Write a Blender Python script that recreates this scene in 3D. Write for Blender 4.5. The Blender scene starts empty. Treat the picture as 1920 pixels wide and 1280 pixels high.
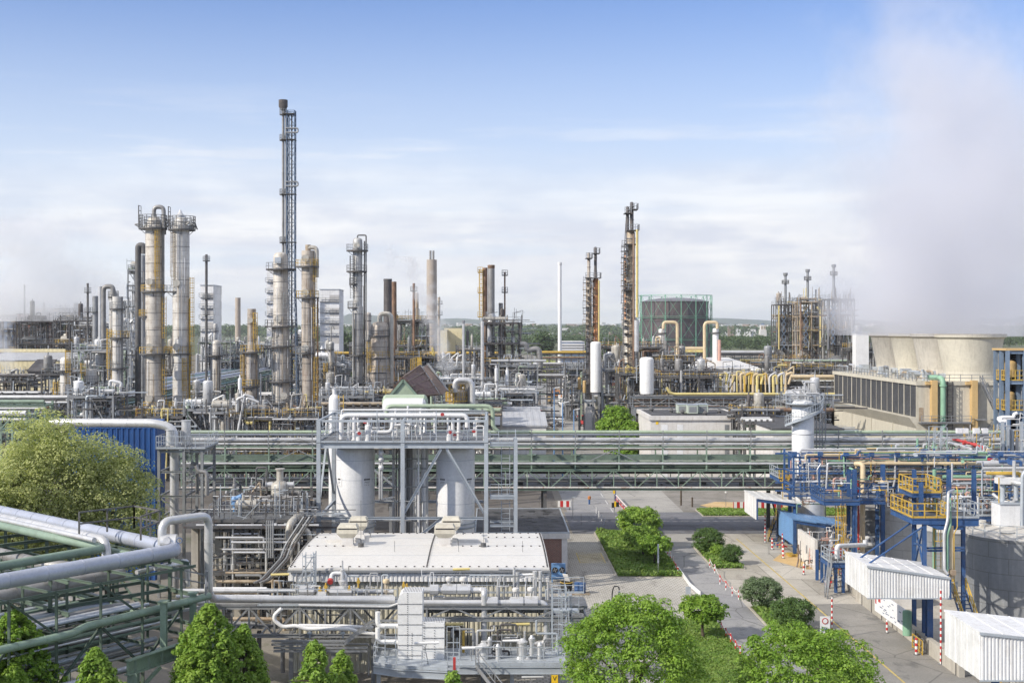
import bpy, math, random
import numpy as np
from mathutils import Vector, Matrix
R = math.radians
scene = bpy.context.scene
col = scene.collection
# ---------------------------------------------------------------- camera
# metres; camera looks along +Y from 24 m up. W(x, y, Y) gives the point at depth Y that the 1920x1280 photo shows at x, y
F = 2400.; CX = 920.; CY = 615.; H = 24.
cam = bpy.data.cameras.new('camera'); cam_o = bpy.data.objects.new('camera', cam); col.objects.link(cam_o)
cam_o.location = (0, 0, H); cam_o.rotation_euler = (R(90), 0, 0)
cam.sensor_width = 36; cam.lens = F / 1920 * 36; cam.shift_x = 40 / 1920; cam.shift_y = -25 / 1920
cam.clip_start = 1; cam.clip_end = 60000
scene.camera = cam_o
# ---------------------------------------------------------------- sky and sun
SUN_EL = 33.; SUN_AZ = 240.      # azimuth the light comes from, degrees clockwise from +Y
sd = Vector((math.sin(R(SUN_AZ)) * math.cos(R(SUN_EL)), math.cos(R(SUN_AZ)) * math.cos(R(SUN_EL)), math.sin(R(SUN_EL))))
sun = bpy.data.lights.new('sun', 'SUN'); sun.energy = 2.7; sun.angle = R(0.6); sun.color = (1, .925, .81)
sun_o = bpy.data.objects.new('sun', sun); col.objects.link(sun_o)
sun_o.rotation_euler = sd.to_track_quat('Z', 'Y').to_euler(); sun_o.location = sd * 300
world = bpy.data.worlds.new('World'); scene.world = world; world.use_nodes = True
nt = world.node_tree; nt.nodes.clear()
def N(nt, t, **kw):
    n = nt.nodes.new(t)
    for k, v in kw.items():
        if k in ('inp',):
            for a, b in v.items(): n.inputs[a].default_value = b
        else: setattr(n, k, v)
    return n
def mth(nt, op, a, b=None, c=None, clamp=False):
    n = nt.nodes.new('ShaderNodeMath'); n.operation = op; n.use_clamp = clamp
    for i, v in enumerate((a, b, c)):
        if v is None: continue
        if isinstance(v, (int, float)): n.inputs[i].default_value = v
        else: nt.links.new(v, n.inputs[i])
    return n.outputs[0]
def mixc(nt, fac, a, b, blend='MIX'):
    n = nt.nodes.new('ShaderNodeMix'); n.data_type = 'RGBA'; n.blend_type = blend
    for i, v in ((0, fac), (6, a), (7, b)):
        if isinstance(v, (int, float)): n.inputs[i].default_value = v
        elif isinstance(v, tuple): n.inputs[i].default_value = v if len(v) == 4 else (*v, 1)
        else: nt.links.new(v, n.inputs[i])
    return n.outputs[2]
sky = N(nt, 'ShaderNodeTexSky', sky_type='NISHITA', sun_disc=False, sun_elevation=R(SUN_EL), sun_rotation=R(SUN_AZ),
        altitude=100, air_density=1.0, dust_density=0.6, ozone_density=3.0)
tc = N(nt, 'ShaderNodeTexCoord'); sep = N(nt, 'ShaderNodeSeparateXYZ'); nt.links.new(tc.outputs['Generated'], sep.inputs[0])
def cloud(sx, sz, scale, detail, off, rough=.55):
    mp = N(nt, 'ShaderNodeMapping'); mp.inputs['Scale'].default_value = (sx, sx, sz); mp.inputs['Location'].default_value = off
    nt.links.new(tc.outputs['Generated'], mp.inputs[0])
    n = N(nt, 'ShaderNodeTexNoise'); n.inputs['Scale'].default_value = scale; n.inputs['Detail'].default_value = detail; n.inputs['Roughness'].default_value = rough
    nt.links.new(mp.outputs[0], n.inputs['Vector']); return n.outputs['Fac']
def ramp01(v, a, b):
    n = nt.nodes.new('ShaderNodeMapRange'); n.interpolation_type = 'SMOOTHSTEP'
    n.inputs['From Min'].default_value = a; n.inputs['From Max'].default_value = b; nt.links.new(v, n.inputs['Value']); return n.outputs[0]
z = sep.outputs['Z']
n1 = cloud(1, 7, 2.6, 7, (3, 1, 0)); n2 = cloud(1, 11, 4.5, 8, (7, 2, 1), .6); n3 = cloud(1, 2.6, 13, 6, (1, 5, 2), .55); n4 = cloud(1, 14, 2.2, 7, (2, 8, 4), .6)
# stratus sheet: dense below about 7 degrees, dissolving above 9
lowband = mth(nt, 'SUBTRACT', 1.0, ramp01(mth(nt, 'ADD', z, mth(nt, 'MULTIPLY', mth(nt, 'SUBTRACT', n1, .5), .10)), .055, .15))
wisp = mth(nt, 'MULTIPLY', ramp01(n2, .50, .72), mth(nt, 'SUBTRACT', 1.0, ramp01(z, .10, .20)))
holes = mth(nt, 'SUBTRACT', 1.0, mth(nt, 'MULTIPLY', ramp01(n4, .50, .66), .62))
cf = mth(nt, 'MAXIMUM', mth(nt, 'MULTIPLY', mth(nt, 'MULTIPLY', lowband, .95), holes), mth(nt, 'MULTIPLY', wisp, .6), clamp=True)
shade = ramp01(n3, .40, .60)
shade2 = ramp01(n2, .40, .62)
ccol = mixc(nt, mth(nt, 'MULTIPLY', mth(nt, 'ADD', shade, shade2), .5), (3.75, 3.9, 4.4, 1), (5.3, 5.25, 5.2, 1))
hz = mth(nt, 'SUBTRACT', 1.0, ramp01(z, .04, .30))
tint = mixc(nt, 1.0, sky.outputs[0], (.41, .54, .78, 1), 'MULTIPLY')
base = mixc(nt, mth(nt, 'ADD', mth(nt, 'MULTIPLY', hz, .85), .04), tint, (4.0, 4.4, 4.95, 1))
high = mth(nt, 'MULTIPLY', ramp01(z, .30, .50), mth(nt, 'ADD', mth(nt, 'MULTIPLY', n2, .5), .5))   # unseen broken cloud overhead and behind the camera, added to brighten the fill light
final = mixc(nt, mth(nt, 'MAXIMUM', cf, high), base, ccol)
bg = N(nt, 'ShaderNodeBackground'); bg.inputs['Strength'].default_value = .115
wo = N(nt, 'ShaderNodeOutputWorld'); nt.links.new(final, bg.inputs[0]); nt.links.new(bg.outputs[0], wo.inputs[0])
scene.view_settings.view_transform = 'Standard'; scene.view_settings.look = 'None'
scene.view_settings.exposure = 0.84; scene.view_settings.gamma = 1
cy = scene.cycles
scene.render.engine = 'CYCLES'
cy.use_denoising = True; cy.max_bounces = 6; cy.diffuse_bounces = 3; cy.glossy_bounces = 3; cy.transmission_bounces = 4
cy.volume_bounces = 3; cy.transparent_max_bounces = 12; cy.use_adaptive_sampling = True; cy.adaptive_threshold = .02
cy.caustics_reflective = False; cy.caustics_refractive = False; cy.volume_step_rate = 1; cy.volume_max_steps = 64
scene.render.film_transparent = False

def W(x, y, Y): return Vector(((x - CX) * Y / F, Y, H - (y - CY) * Y / F))
def GX(x, Y): return (x - CX) * Y / F
def GZ(y, Y): return H - (y - CY) * Y / F
def YG(y): return H * F / (y - CY)
def G(x, y, z=0.):                # ground point seen at x, y
    Y = (H - z) * F / (y - CY); return Vector(((x - CX) * Y / F, Y, z))

# ---------------------------------------------------------------- mesh builder
class MB:
    def __init__(s): s.v = []; s.f = []; s.sm = []
    def add(s, vs, fs, smooth=False):
        o = len(s.v); s.v.extend(vs); s.f.extend([tuple(i + o for i in f) for f in fs]); s.sm.extend([smooth] * len(fs)); return s
    def box(s, x0, x1, y0, y1, z0, z1):
        return s.add([(x0,y0,z0),(x1,y0,z0),(x1,y1,z0),(x0,y1,z0),(x0,y0,z1),(x1,y0,z1),(x1,y1,z1),(x0,y1,z1)],
            [(0,3,2,1),(4,5,6,7),(0,1,5,4),(1,2,6,5),(2,3,7,6),(3,0,4,7)])
    def cb(s, x, y, z, sx, sy, sz, rz=0.):
        c, q = math.cos(rz), math.sin(rz); vs = []
        for dz in (0, sz):
            for dx, dy in ((-sx/2,-sy/2),(sx/2,-sy/2),(sx/2,sy/2),(-sx/2,sy/2)):
                vs.append((x + dx*c - dy*q, y + dx*q + dy*c, z + dz))
        return s.add(vs, [(0,3,2,1),(4,5,6,7),(0,1,5,4),(1,2,6,5),(2,3,7,6),(3,0,4,7)])
    def poly(s, pts): return s.add([tuple(p) for p in pts], [tuple(range(len(pts)))])
    def prism(s, pts, h):       # polygon list of xyz, extruded by vector h
        n = len(pts); h = Vector(h); a = [tuple(p) for p in pts]; b = [tuple(Vector(p) + h) for p in pts]
        return s.add(a + b, [tuple(range(n))[::-1], tuple(range(n, 2*n))] + [(i, (i+1) % n, n + (i+1) % n, n + i) for i in range(n)])
    def bar(s, p, q, w=.1, h=None):   # rectangular bar between two points
        p = Vector(p); q = Vector(q); h = h or w; d = q - p
        if d.length < 1e-6: return s
        d.normalize(); up = Vector((0,0,1)) if abs(d.z) < .95 else Vector((0,1,0))
        a = d.cross(up).normalized() * w / 2; b = a.cross(d).normalized() * h / 2
        vs = [tuple(e + k*a + l*b) for e in (p, q) for k, l in ((-1,-1),(1,-1),(1,1),(-1,1))]
        return s.add(vs, [(0,3,2,1),(4,5,6,7),(0,1,5,4),(1,2,6,5),(2,3,7,6),(3,0,4,7)])
    def beam(s, p, q, w=.2, h=.2, t=.03):   # I-section
        p = Vector(p); q = Vector(q); d = (q - p).normalized(); up = Vector((0,0,1)) if abs(d.z) < .95 else Vector((0,1,0))
        a = d.cross(up).normalized(); b = a.cross(d).normalized()
        s.bar(p + b*(h/2 - t/2), q + b*(h/2 - t/2), w, t) if abs(d.z) < .95 else s.bar(p + b*(h/2-t/2), q + b*(h/2-t/2), w, t)
        s.bar(p - b*(h/2 - t/2), q - b*(h/2 - t/2), w, t); s.bar(p, q, t, h - 2*t); return s
    def ring(s, c, a, b, r, n): return [tuple(c + a*(math.cos(2*math.pi*i/n)*r) + b*(math.sin(2*math.pi*i/n)*r)) for i in range(n)]
    def cyl(s, p, q, r0, r1=None, n=12, caps=True):
        p = Vector(p); q = Vector(q); r1 = r0 if r1 is None else r1; d = (q - p)
        if d.length < 1e-6: return s
        d.normalize(); up = Vector((0,0,1)) if abs(d.z) < .9 else Vector((1,0,0))
        a = d.cross(up).normalized(); b = a.cross(d)
        s.add(s.ring(p,a,b,r0,n) + s.ring(q,a,b,r1,n), [(i,(i+1)%n,n+(i+1)%n,n+i)[::-1] for i in range(n)], True)
        if caps: s.add(s.ring(p,a,b,r0,n), [tuple(range(n))]); s.add(s.ring(q,a,b,r1,n), [tuple(range(n))[::-1]])
        return s
    def tube(s, pts, r, n=8, bend=None, seam=0, caps=True):
        pts = [Vector(p) for p in pts]; bend = r*1.8 if bend is None else bend
        path = [pts[0]]
        for i in range(1, len(pts)-1):
            a, b, c = pts[i-1], pts[i], pts[i+1]; u = (a-b); w = (c-b); lu, lw = u.length, w.length
            if lu < 1e-5 or lw < 1e-5: continue
            u /= lu; w /= lw; k = min(bend, lu*.45, lw*.45)
            if u.dot(w) < -.999: path.append(b); continue
            p0 = b + u*k; p1 = b + w*k; st = 4 if r > .06 else 2
            for t in range(st+1):
                t /= st; path.append(p0*(1-t)**2 + b*2*t*(1-t) + p1*t*t)
        path.append(pts[-1]); rings = []; m = len(path); pa = None
        for i, p in enumerate(path):
            d = (path[min(i+1,m-1)] - path[max(i-1,0)])
            if d.length < 1e-7: d = Vector((1,0,0))
            d.normalize()
            if pa is None: up = Vector((0,0,1)) if abs(d.z) < .9 else Vector((1,0,0)); a = d.cross(up).normalized()
            else:
                a = pa - d*pa.dot(d)
                a = a.normalized() if a.length > 1e-4 else d.cross(Vector((.3,.5,.8))).normalized()
            pa = a; b = a.cross(d); rings += s.ring(p,a,b,r,n)
        fs = [(j*n+i, j*n+(i+1)%n, (j+1)*n+(i+1)%n, (j+1)*n+i)[::-1] for j in range(m-1) for i in range(n)]
        if caps: fs += [tuple(range(n)), tuple(range((m-1)*n, m*n))[::-1]]
        s.add(rings, fs, True)
        if seam:
            for a, b in zip(pts[:-1], pts[1:]):
                L = (b-a).length; k = int(L/seam)
                if L < bend*2.5: continue
                d = (b-a)/L
                for i in range(1, k):
                    c = a + d*(i*L/k); s.cyl(c - d*.025, c + d*.025, r*1.03 + .006, n=n, caps=True)
        return s
    def lathe(s, c, prof, n=24, smooth=True, a0=0., a1=360.):
        c = Vector(c); full = abs(a1-a0) >= 360; k = n if full else n+1; vs = []
        for r, z in prof:
            for i in range(k):
                a = R(a0 + (a1-a0)*i/n); vs.append((c.x + r*math.cos(a), c.y + r*math.sin(a), c.z + z))
        fs = []
        for j in range(len(prof)-1):
            for i in range(n):
                i2 = (i+1) % k if full else i+1
                fs.append((j*k+i, j*k+i2, (j+1)*k+i2, (j+1)*k+i))
        s.add(vs, fs, smooth); return s
    def vessel(s, c, r, h, n=24, bot=False, flat=False):     # upright drum with domed head
        pr = [(0,0),(r,0)] if not bot else [(0,0),(r*.6,.1*r),(r*.9,.3*r),(r,.5*r)]
        pr += [(r,h-(0 if flat else r*.5))]
        if flat: pr += [(r*.2, h + r*.12), (0, h + r*.13)]
        else: pr += [(r*.97,h-r*.3),(r*.83,h-r*.14),(r*.55,h-r*.04),(r*.01,h)]
        return s.lathe(c, pr, n)
    def drum(s, p, q, r, n=16):     # lying drum with dished ends
        p = Vector(p); q = Vector(q); d = (q-p).normalized()
        s.cyl(p, q, r, n=n, caps=False)
        for e, k in ((p,-1),(q,1)):
            s.cyl(e, e + d*k*r*.25, r, r*.8, n, False); s.cyl(e + d*k*r*.25, e + d*k*r*.42, r*.8, r*.3, n, True)
        return s
    def rail(s, pts, h=1.1, post=1.5, w=.045, mid=True, closed=False, toe=True):
        pts = [Vector(p) for p in pts]
        if closed: pts = pts + [pts[0]]
        for j, (a, b) in enumerate(zip(pts[:-1], pts[1:])):
            L = (b-a).length; k = max(1, round(L/post))
            for hh in ((h, h*.5) if mid else (h,)): s.bar(a + Vector((0,0,hh)), b + Vector((0,0,hh)), w*.9)
            if toe: s.bar(a + Vector((0,0,.08)), b + Vector((0,0,.08)), .012, .14)
            for i in range(0 if j == 0 else 1, k if closed and j == len(pts)-2 else k+1):
                c = a + (b-a)*i/k; s.bar(c, c + Vector((0,0,h+.004)), w)
        return s
    def ladder(s, x, y, z0, z1, w=.5, d=(0,-1), cage=True, t=.05):
        dx, dy = d; px, py = -dy, dx
        for k in (-1, 1): s.bar((x+px*w/2*k, y+py*w/2*k, z0), (x+px*w/2*k, y+py*w/2*k, z1), t)
        n = max(2, int((z1-z0)/.45))
        for i in range(n): z = z0 + (z1-z0)*(i+.5)/n; s.bar((x-px*w/2, y-py*w/2, z), (x+px*w/2, y+py*w/2, z), t*.6)
        if cage and z1 - z0 > 3:
            zz = z0 + 2.2; cw = .42
            pts = [(-w/2,0),(-cw,.35),(-.2,.72),(.2,.72),(cw,.35),(w/2,0)]
            while zz < z1:
                for a, b in zip(pts[:-1], pts[1:]):
                    s.bar((x+px*a[0]+dx*a[1], y+py*a[0]+dy*a[1], zz), (x+px*b[0]+dx*b[1], y+py*b[0]+dy*b[1], zz), t*.9)
                zz += .9
            for a in pts[1:-1]: s.bar((x+px*a[0]+dx*a[1], y+py*a[0]+dy*a[1], z0+2.2), (x+px*a[0]+dx*a[1], y+py*a[0]+dy*a[1], z1), t*.7)
        return s
    def stair(s, p, q, w=.9, n=None, side=(0,1), rails=True, t=.05):   # straight flight p->q, steps wide along side
        p = Vector(p); q = Vector(q); sv = Vector((*side, 0)).normalized()*w; n = n or max(3, int(abs(q.z-p.z)/.22))
        for o in (Vector((0,0,0)), sv):
            s.bar(p+o, q+o, .06, .22)
            if rails:
                s.bar(p+o+Vector((0,0,1)), q+o+Vector((0,0,1)), t); s.bar(p+o+Vector((0,0,.5)), q+o+Vector((0,0,.5)), t*.8)
                k = max(2, int((q-p).length/1.3))
                for i in range(k+1): c = p+o+(q-p)*i/k; s.bar(c, c+Vector((0,0,1)), t)
        run = Vector((q.x-p.x, q.y-p.y, 0)); rd = run.normalized() if run.length > .01 else Vector((1,0,0))
        for i in range(n):
            c = p + (q-p)*(i+.5)/n; a = c - rd*.12; b = c + rd*.12
            s.prism([a, b, b+sv, a+sv], (0,0,.03))
        return s
    def build(s, name, mat, parent=None, loc=None, bevel=0):
        me = bpy.data.meshes.new(name)
        o = Vector(loc) if loc is not None else (parent_loc(parent) if parent else Vector((0,0,0)))
        arr = np.array(s.v, dtype=np.float64).reshape(-1, 3) - np.array(o)
        me.from_pydata(arr.tolist(), [], s.f)
        me.polygons.foreach_set('use_smooth', s.sm)
        me.materials.append(M[mat] if isinstance(mat, str) else mat); me.update()
        if any(s.sm): me.set_sharp_from_angle(angle=R(38))
        ob = bpy.data.objects.new(name, me); col.objects.link(ob)
        if parent: ob.parent = parent
        else: ob.location = o
        if bevel:
            b = ob.modifiers.new('bevel', 'BEVEL'); b.width = bevel; b.segments = 2; b.limit_method = 'ANGLE'
        return ob
def parent_loc(p):
    o = Vector((0,0,0))
    while p is not None: o = o + p.location; p = p.parent
    return o
def tag(o, label=None, cat=None, group=None, kind=None):
    if label: o['label'] = label
    if cat: o['category'] = cat
    if group: o['group'] = group
    if kind: o['kind'] = kind
    return o
def thing(name, label, cat, loc=(0,0,0), group=None):
    o = bpy.data.objects.new(name, None); col.objects.link(o); o.location = loc; o.empty_display_size = .5
    return tag(o, label, cat, group)
def kids(o): return [c for c in bpy.data.objects if c.parent == o]
def copy_tree(o, parent=None):
    c = o.copy(); col.objects.link(c); c.parent = parent
    for ch in kids(o): copy_tree(ch, c)
    return c

# ---------------------------------------------------------------- materials
M = {}
def newmat(name):
    m = bpy.data.materials.new(name); m.use_nodes = True; t = m.node_tree; b = t.nodes['Principled BSDF']; M[name] = m; return m, t, b
def noise(t, vec, scale, detail=4, rough=.6):
    n = t.nodes.new('ShaderNodeTexNoise'); n.inputs['Scale'].default_value = scale; n.inputs['Detail'].default_value = detail
    n.inputs['Roughness'].default_value = rough; t.links.new(vec, n.inputs['Vector']); return n.outputs['Fac']
def mapr(t, v, a, b, c=0., d=1.):
    n = t.nodes.new('ShaderNodeMapRange'); n.interpolation_type = 'SMOOTHSTEP'
    for k, x in (('From Min',a),('From Max',b),('To Min',c),('To Max',d)): n.inputs[k].default_value = x
    t.links.new(v, n.inputs['Value']); return n.outputs[0]
def scaled(t, vec, s):
    n = t.nodes.new('ShaderNodeMapping'); n.inputs['Scale'].default_value = s; t.links.new(vec, n.inputs[0]); return n.outputs[0]
def paint(name, c, rough=.5, metal=0., var=.12, sc=.6, dirt=None, damt=.3, streak=None, samt=0., fine=.06, bump=0., seam=None, corr=None, spec=.5):
    """painted / clad / stained surface. dirt: patches, streak: vertical runs, seam: (w, h) plates round a round shell, corr: (axis, pitch) ribs"""
    m, t, b = newmat(name); L = t.links
    pos = t.nodes.new('ShaderNodeNewGeometry').outputs['Position']
    n1 = noise(t, pos, sc, 5); n2 = noise(t, pos, sc*14, 3)
    f = mapr(t, n1, .3, .7)
    c0 = tuple(max(0, x*(1-var)) for x in c); c1 = tuple(min(1, x*(1+var)) for x in c)
    out = mixc(t, f, c0, c1)
    if fine: out = mixc(t, mapr(t, n2, .35, .7, 0, fine*3), out, tuple(x*.55 for x in c))
    if dirt: out = mixc(t, mapr(t, noise(t, pos, sc*2.3, 6, .7), .48, .72, 0, damt), out, dirt)
    if streak: out = mixc(t, mapr(t, noise(t, scaled(t, pos, (1,1,.07)), 2.2, 5, .65), .47, .72, 0, samt), out, streak)
    if seam:
        tcn = t.nodes.new('ShaderNodeTexCoord'); sp = t.nodes.new('ShaderNodeSeparateXYZ'); L.new(tcn.outputs['Object'], sp.inputs[0])
        u = mth(t, 'MULTIPLY', mth(t, 'ARCTAN2', sp.outputs[1], sp.outputs[0]), seam[2] if len(seam) > 2 else 1.7)
        cb = t.nodes.new('ShaderNodeCombineXYZ'); L.new(u, cb.inputs[0]); L.new(sp.outputs[2], cb.inputs[1])
        br = t.nodes.new('ShaderNodeTexBrick'); L.new(cb.outputs[0], br.inputs['Vector'])
        br.inputs['Scale'].default_value = 1; br.inputs['Brick Width'].default_value = seam[0]; br.inputs['Row Height'].default_value = seam[1]
        br.inputs['Mortar Size'].default_value = .035; br.inputs['Mortar Smooth'].default_value = .3
        br.inputs['Color1'].default_value = (1,1,1,1); k = seam[3] if len(seam) > 3 else .86; br.inputs['Color2'].default_value = (k,k,k,1); br.inputs['Mortar'].default_value = (k*.7,k*.68,k*.66,1)
        out = mixc(t, 1., out, br.outputs['Color'], 'MULTIPLY')
    L.new(out, b.inputs['Base Color']); b.inputs['Metallic'].default_value = metal
    b.inputs['Specular IOR Level'].default_value = spec
    r = mapr(t, n2, .3, .7, max(0, rough-.08), min(1, rough+.1)); L.new(r, b.inputs['Roughness'])
    if corr:
        sp = t.nodes.new('ShaderNodeSeparateXYZ'); L.new(pos, sp.inputs[0])
        v = mth(t, 'SINE', mth(t, 'MULTIPLY', sp.outputs[corr[0]], 2*math.pi/corr[1]))
        v = mth(t, 'MULTIPLY', v, 3., clamp=False); v = mapr(t, v, -1, 1)
        bp = t.nodes.new('ShaderNodeBump'); bp.inputs['Strength'].default_value = .8; bp.inputs['Distance'].default_value = .04; L.new(v, bp.inputs['Height'])
        L.new(bp.outputs[0], b.inputs['Normal'])
    elif bump:
        bp = t.nodes.new('ShaderNodeBump'); bp.inputs['Strength'].default_value = bump; bp.inputs['Distance'].default_value = .05; L.new(n2, bp.inputs['Height'])
        L.new(bp.outputs[0], b.inputs['Normal'])
    return m
RUST = (.19,.08,.035); DIRT = (.12,.10,.08)
paint('galv', (.30,.31,.32), .5, .35, .12, .8, DIRT, .25)
paint('galv_light', (.44,.48,.52), .45, .2, .08, .8, DIRT, .15)
paint('galv_dark', (.12,.12,.12), .6, .2, .2, .9, RUST, .25)
paint('steel_dark', (.085,.085,.088), .65, .1, .25, .9, RUST, .35)
paint('grating', (.17,.175,.18), .6, .3, .15, 1.5, DIRT, .4)
paint('silver', (.62,.62,.62), .38, .45, .10, .7, (.33,.31,.29), .3)
paint('silver_blue', (.44,.47,.55), .42, .25, .08, .5, (.36,.35,.35), .3)
paint('silver_dull', (.29,.285,.28), .5, .35, .18, .6, (.2,.17,.14), .5)
paint('white_pipe', (.72,.72,.72), .4, .0, .05, .6, (.5,.48,.45), .2)
paint('white_paint', (.80,.80,.79), .4, .0, .04, .3, (.55,.52,.48), .2, (.5,.48,.44), .12)
paint('canopy_white', (.78,.78,.775), .45, .0, .06, .5, (.5,.48,.45), .45, (.40,.38,.35), .45)
paint('roof_white', (.67,.65,.61), .5, .0, .04, .25, (.66,.64,.6), .35)
paint('vessel_grey', (.78,.785,.79), .38, .05, .05, .3, (.42,.42,.42), .2, (.40,.40,.40), .2)
paint('clad', (.66,.62,.56), .55, .15, .14, .35, (.26,.19,.12), .5, (.25,.17,.10), .55, seam=(2.2,1.5))
paint('clad_light', (.72,.70,.66), .52, .15, .1, .35, (.38,.32,.25), .4, (.32,.25,.17), .4, seam=(2.2,1.6))
paint('clad_grey', (.54,.54,.53), .5, .25, .14, .35, (.28,.24,.2), .5, (.26,.22,.18), .4, seam=(2.0,1.4))
paint('clad_rust', (.47,.42,.36), .6, .1, .3, .3, RUST, .5, (.17,.10,.06), .6, seam=(2.6,2.2))
paint('rusty', (.24,.145,.095), .75, .0, .35, .7, (.12,.07,.05), .6, (.42,.36,.28), .4)
paint('rust_light', (.41,.34,.25), .65, .1, .3, .6, RUST, .6, (.2,.13,.08), .5)
paint('sooty', (.11,.10,.10), .7, .1, .3, .6, (.2,.15,.12), .5, (.05,.05,.05), .5)
paint('yellow', (.55,.36,.06), .5, 0, .15, 1., (.35,.25,.1), .4)
paint('yellow_pale', (.66,.55,.22), .5, 0, .12, .8, (.42,.33,.2), .4)
paint('beige_pipe', (.62,.50,.32), .5, 0, .1, .7, (.4,.3,.2), .3)
paint('ochre', (.58,.40,.18), .6, 0, .06, .5, (.5,.35,.18), .3)
paint('orange', (.5,.2,.06), .5, 0, .12, .8, RUST, .3)
paint('green', (.22,.30,.23), .5, 0, .14, .7, (.12,.13,.1), .4)
paint('green_sage', (.36,.44,.32), .5, 0, .08, .7, (.2,.22,.17), .35)
paint('green_light', (.24,.42,.29), .5, 0, .1, .7, (.2,.3,.2), .3)
paint('green_dark', (.055,.085,.065), .6, 0, .2, .7, (.04,.04,.03), .4)
paint('green_holder', (.15,.38,.25), .55, 0, .15, .2, (.2,.3,.25), .3)
paint('blue', (.035,.095,.24), .5, 0, .2, .9, (.10,.11,.15), .6)
paint('blue_light', (.14,.28,.50), .45, 0, .06, .5, (.12,.22,.4), .3)
paint('blue_clad', (.022,.085,.27), .4, 0, .1, .3, (.03,.06,.2), .3, corr=(0,.5))
paint('red', (.48,.05,.045), .45, 0, .1, 1.)
paint('pink_pipe', (.55,.33,.27), .5, 0, .1, 1., (.4,.25,.2), .3)
paint('black', (.02,.02,.021), .6, 0, .2, 1.)
paint('rubber', (.03,.03,.03), .8, 0, .2, 1.)
paint('tank_grey', (.22,.23,.24), .45, .1, .08, .25, (.2,.2,.2), .35, (.38,.38,.38), .35, seam=(3.2,1.25,4.5,.97))
paint('tank_light', (.47,.47,.46), .5, .0, .06, .25, (.36,.34,.3), .3, (.36,.35,.32), .3, seam=(3.2,1.4,4,.96))
paint('tank_top', (.52,.50,.46), .65, .0, .1, .9, (.3,.26,.2), .6)
paint('concrete', (.46,.43,.37), .85, 0, .12, .3, (.25,.22,.18), .45, (.24,.21,.18), .5, bump=.3)
paint('concrete_cream', (.58,.545,.45), .8, 0, .06, .2, (.45,.41,.34), .4, (.33,.3,.25), .4, bump=.2)
paint('concrete_stack', (.43,.37,.31), .85, 0, .1, .08, (.33,.28,.24), .5, (.3,.25,.22), .5)
paint('wall_cream', (.60,.57,.46), .7, 0, .06, .5, (.45,.42,.33), .3, corr=(0,.35))
paint('wall_yellow', (.66,.58,.36), .7, 0, .08, .2, (.4,.35,.22), .3, corr=(0,1.2))
paint('wall_white', (.66,.64,.61), .7, 0, .05, .4, (.45,.42,.38), .4, (.42,.38,.34), .4)
paint('louver', (.06,.062,.068), .75, 0, .15, .5, (.1,.1,.1), .4, (.1,.1,.1), .3, corr=(2,.22))
paint('gas_dark', (.085,.07,.075), .7, 0, .18, .1, (.16,.10,.08), .5, (.06,.06,.07), .5)
paint('gas_roof', (.17,.17,.19), .7, 0, .1, .05)
paint('roof_dark', (.075,.075,.08), .9, 0, .3, .5, (.02,.02,.022), .8)
paint('roof_grey', (.40,.41,.43), .6, 0, .1, .3, (.28,.28,.28), .4, corr=(0,1.))
paint('brick_red', (.25,.10,.07), .85, 0, .2, .5, (.15,.08,.06), .4)
paint('red_roof', (.13,.075,.065), .75, 0, .3, 1.2, (.3,.22,.18), .5)
paint('copper_brown', (.20,.14,.11), .6, .2, .2, 1., (.4,.38,.35), .4)
paint('rust_white', (.55,.53,.50), .6, .1, .1, .9, (.25,.10,.05), .9)
paint('bark', (.09,.07,.05), .9, 0, .2, 3., bump=.5)
paint('glass_dark', (.05,.07,.09), .15, 0, .1, 1., fine=0)
paint('sign_yellow', (.85,.55,.02), .5, 0, .03, 1.)
paint('sign_white', (.8,.8,.8), .5, 0, .02, 1.)
paint('city_white', (.62,.62,.62), .8, 0, .15, .01)
paint('city_brown', (.30,.22,.18), .8, 0, .2, .01)
paint('far_blue', (.12,.16,.24), .7, 0, .2, .05)
def striped(name, c1, c2, pitch, axis=2):
    m, t, b = newmat(name); pos = t.nodes.new('ShaderNodeNewGeometry').outputs['Position']
    sp = t.nodes.new('ShaderNodeSeparateXYZ'); t.links.new(pos, sp.inputs[0])
    f = mth(t, 'GREATER_THAN', mth(t, 'FRACT', mth(t, 'DIVIDE', sp.outputs[axis], pitch)), .5)
    t.links.new(mixc(t, f, c1, c2), b.inputs['Base Color']); b.inputs['Roughness'].default_value = .5
paint('mast_blue', (.10,.15,.23), .6, .1, .2, 1., (.2,.15,.12), .4)
paint('galv_blue', (.20,.27,.37), .5, .1, .12, 1., (.2,.2,.2), .3)
paint('orange_rust', (.52,.21,.07), .6, 0, .3, .6, (.2,.09,.05), .6, (.6,.5,.38), .5)
paint('cool_green', (.50,.56,.48), .5, 0, .04, 1., (.4,.42,.38), .2)
paint('teal', (.20,.33,.32), .5, .1, .1, .6, (.2,.22,.2), .3)
paint('clad_white', (.85,.85,.85), .6, 0, .05, .1, (.5,.5,.5), .3, (.42,.41,.4), .4, seam=(1.6,2.6))
paint('green_frame', (.11,.155,.115), .55, 0, .15, .7, (.1,.1,.08), .4)
paint('concrete_stained', (.50,.47,.41), .8, 0, .08, .12, (.36,.33,.28), .5, (.24,.22,.19), .6)
paint('girder_green', (.13,.18,.14), .6, 0, .18, .4, (.07,.08,.06), .5, (.2,.22,.18), .3)
striped('red_white', (.75,.74,.72), (.50,.03,.03), .44); striped('red_white_x', (.75,.74,.72), (.50,.03,.03), .8, 0)
striped('yellow_black', (.02,.02,.02), (.7,.5,.03), .5, 0)
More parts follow.
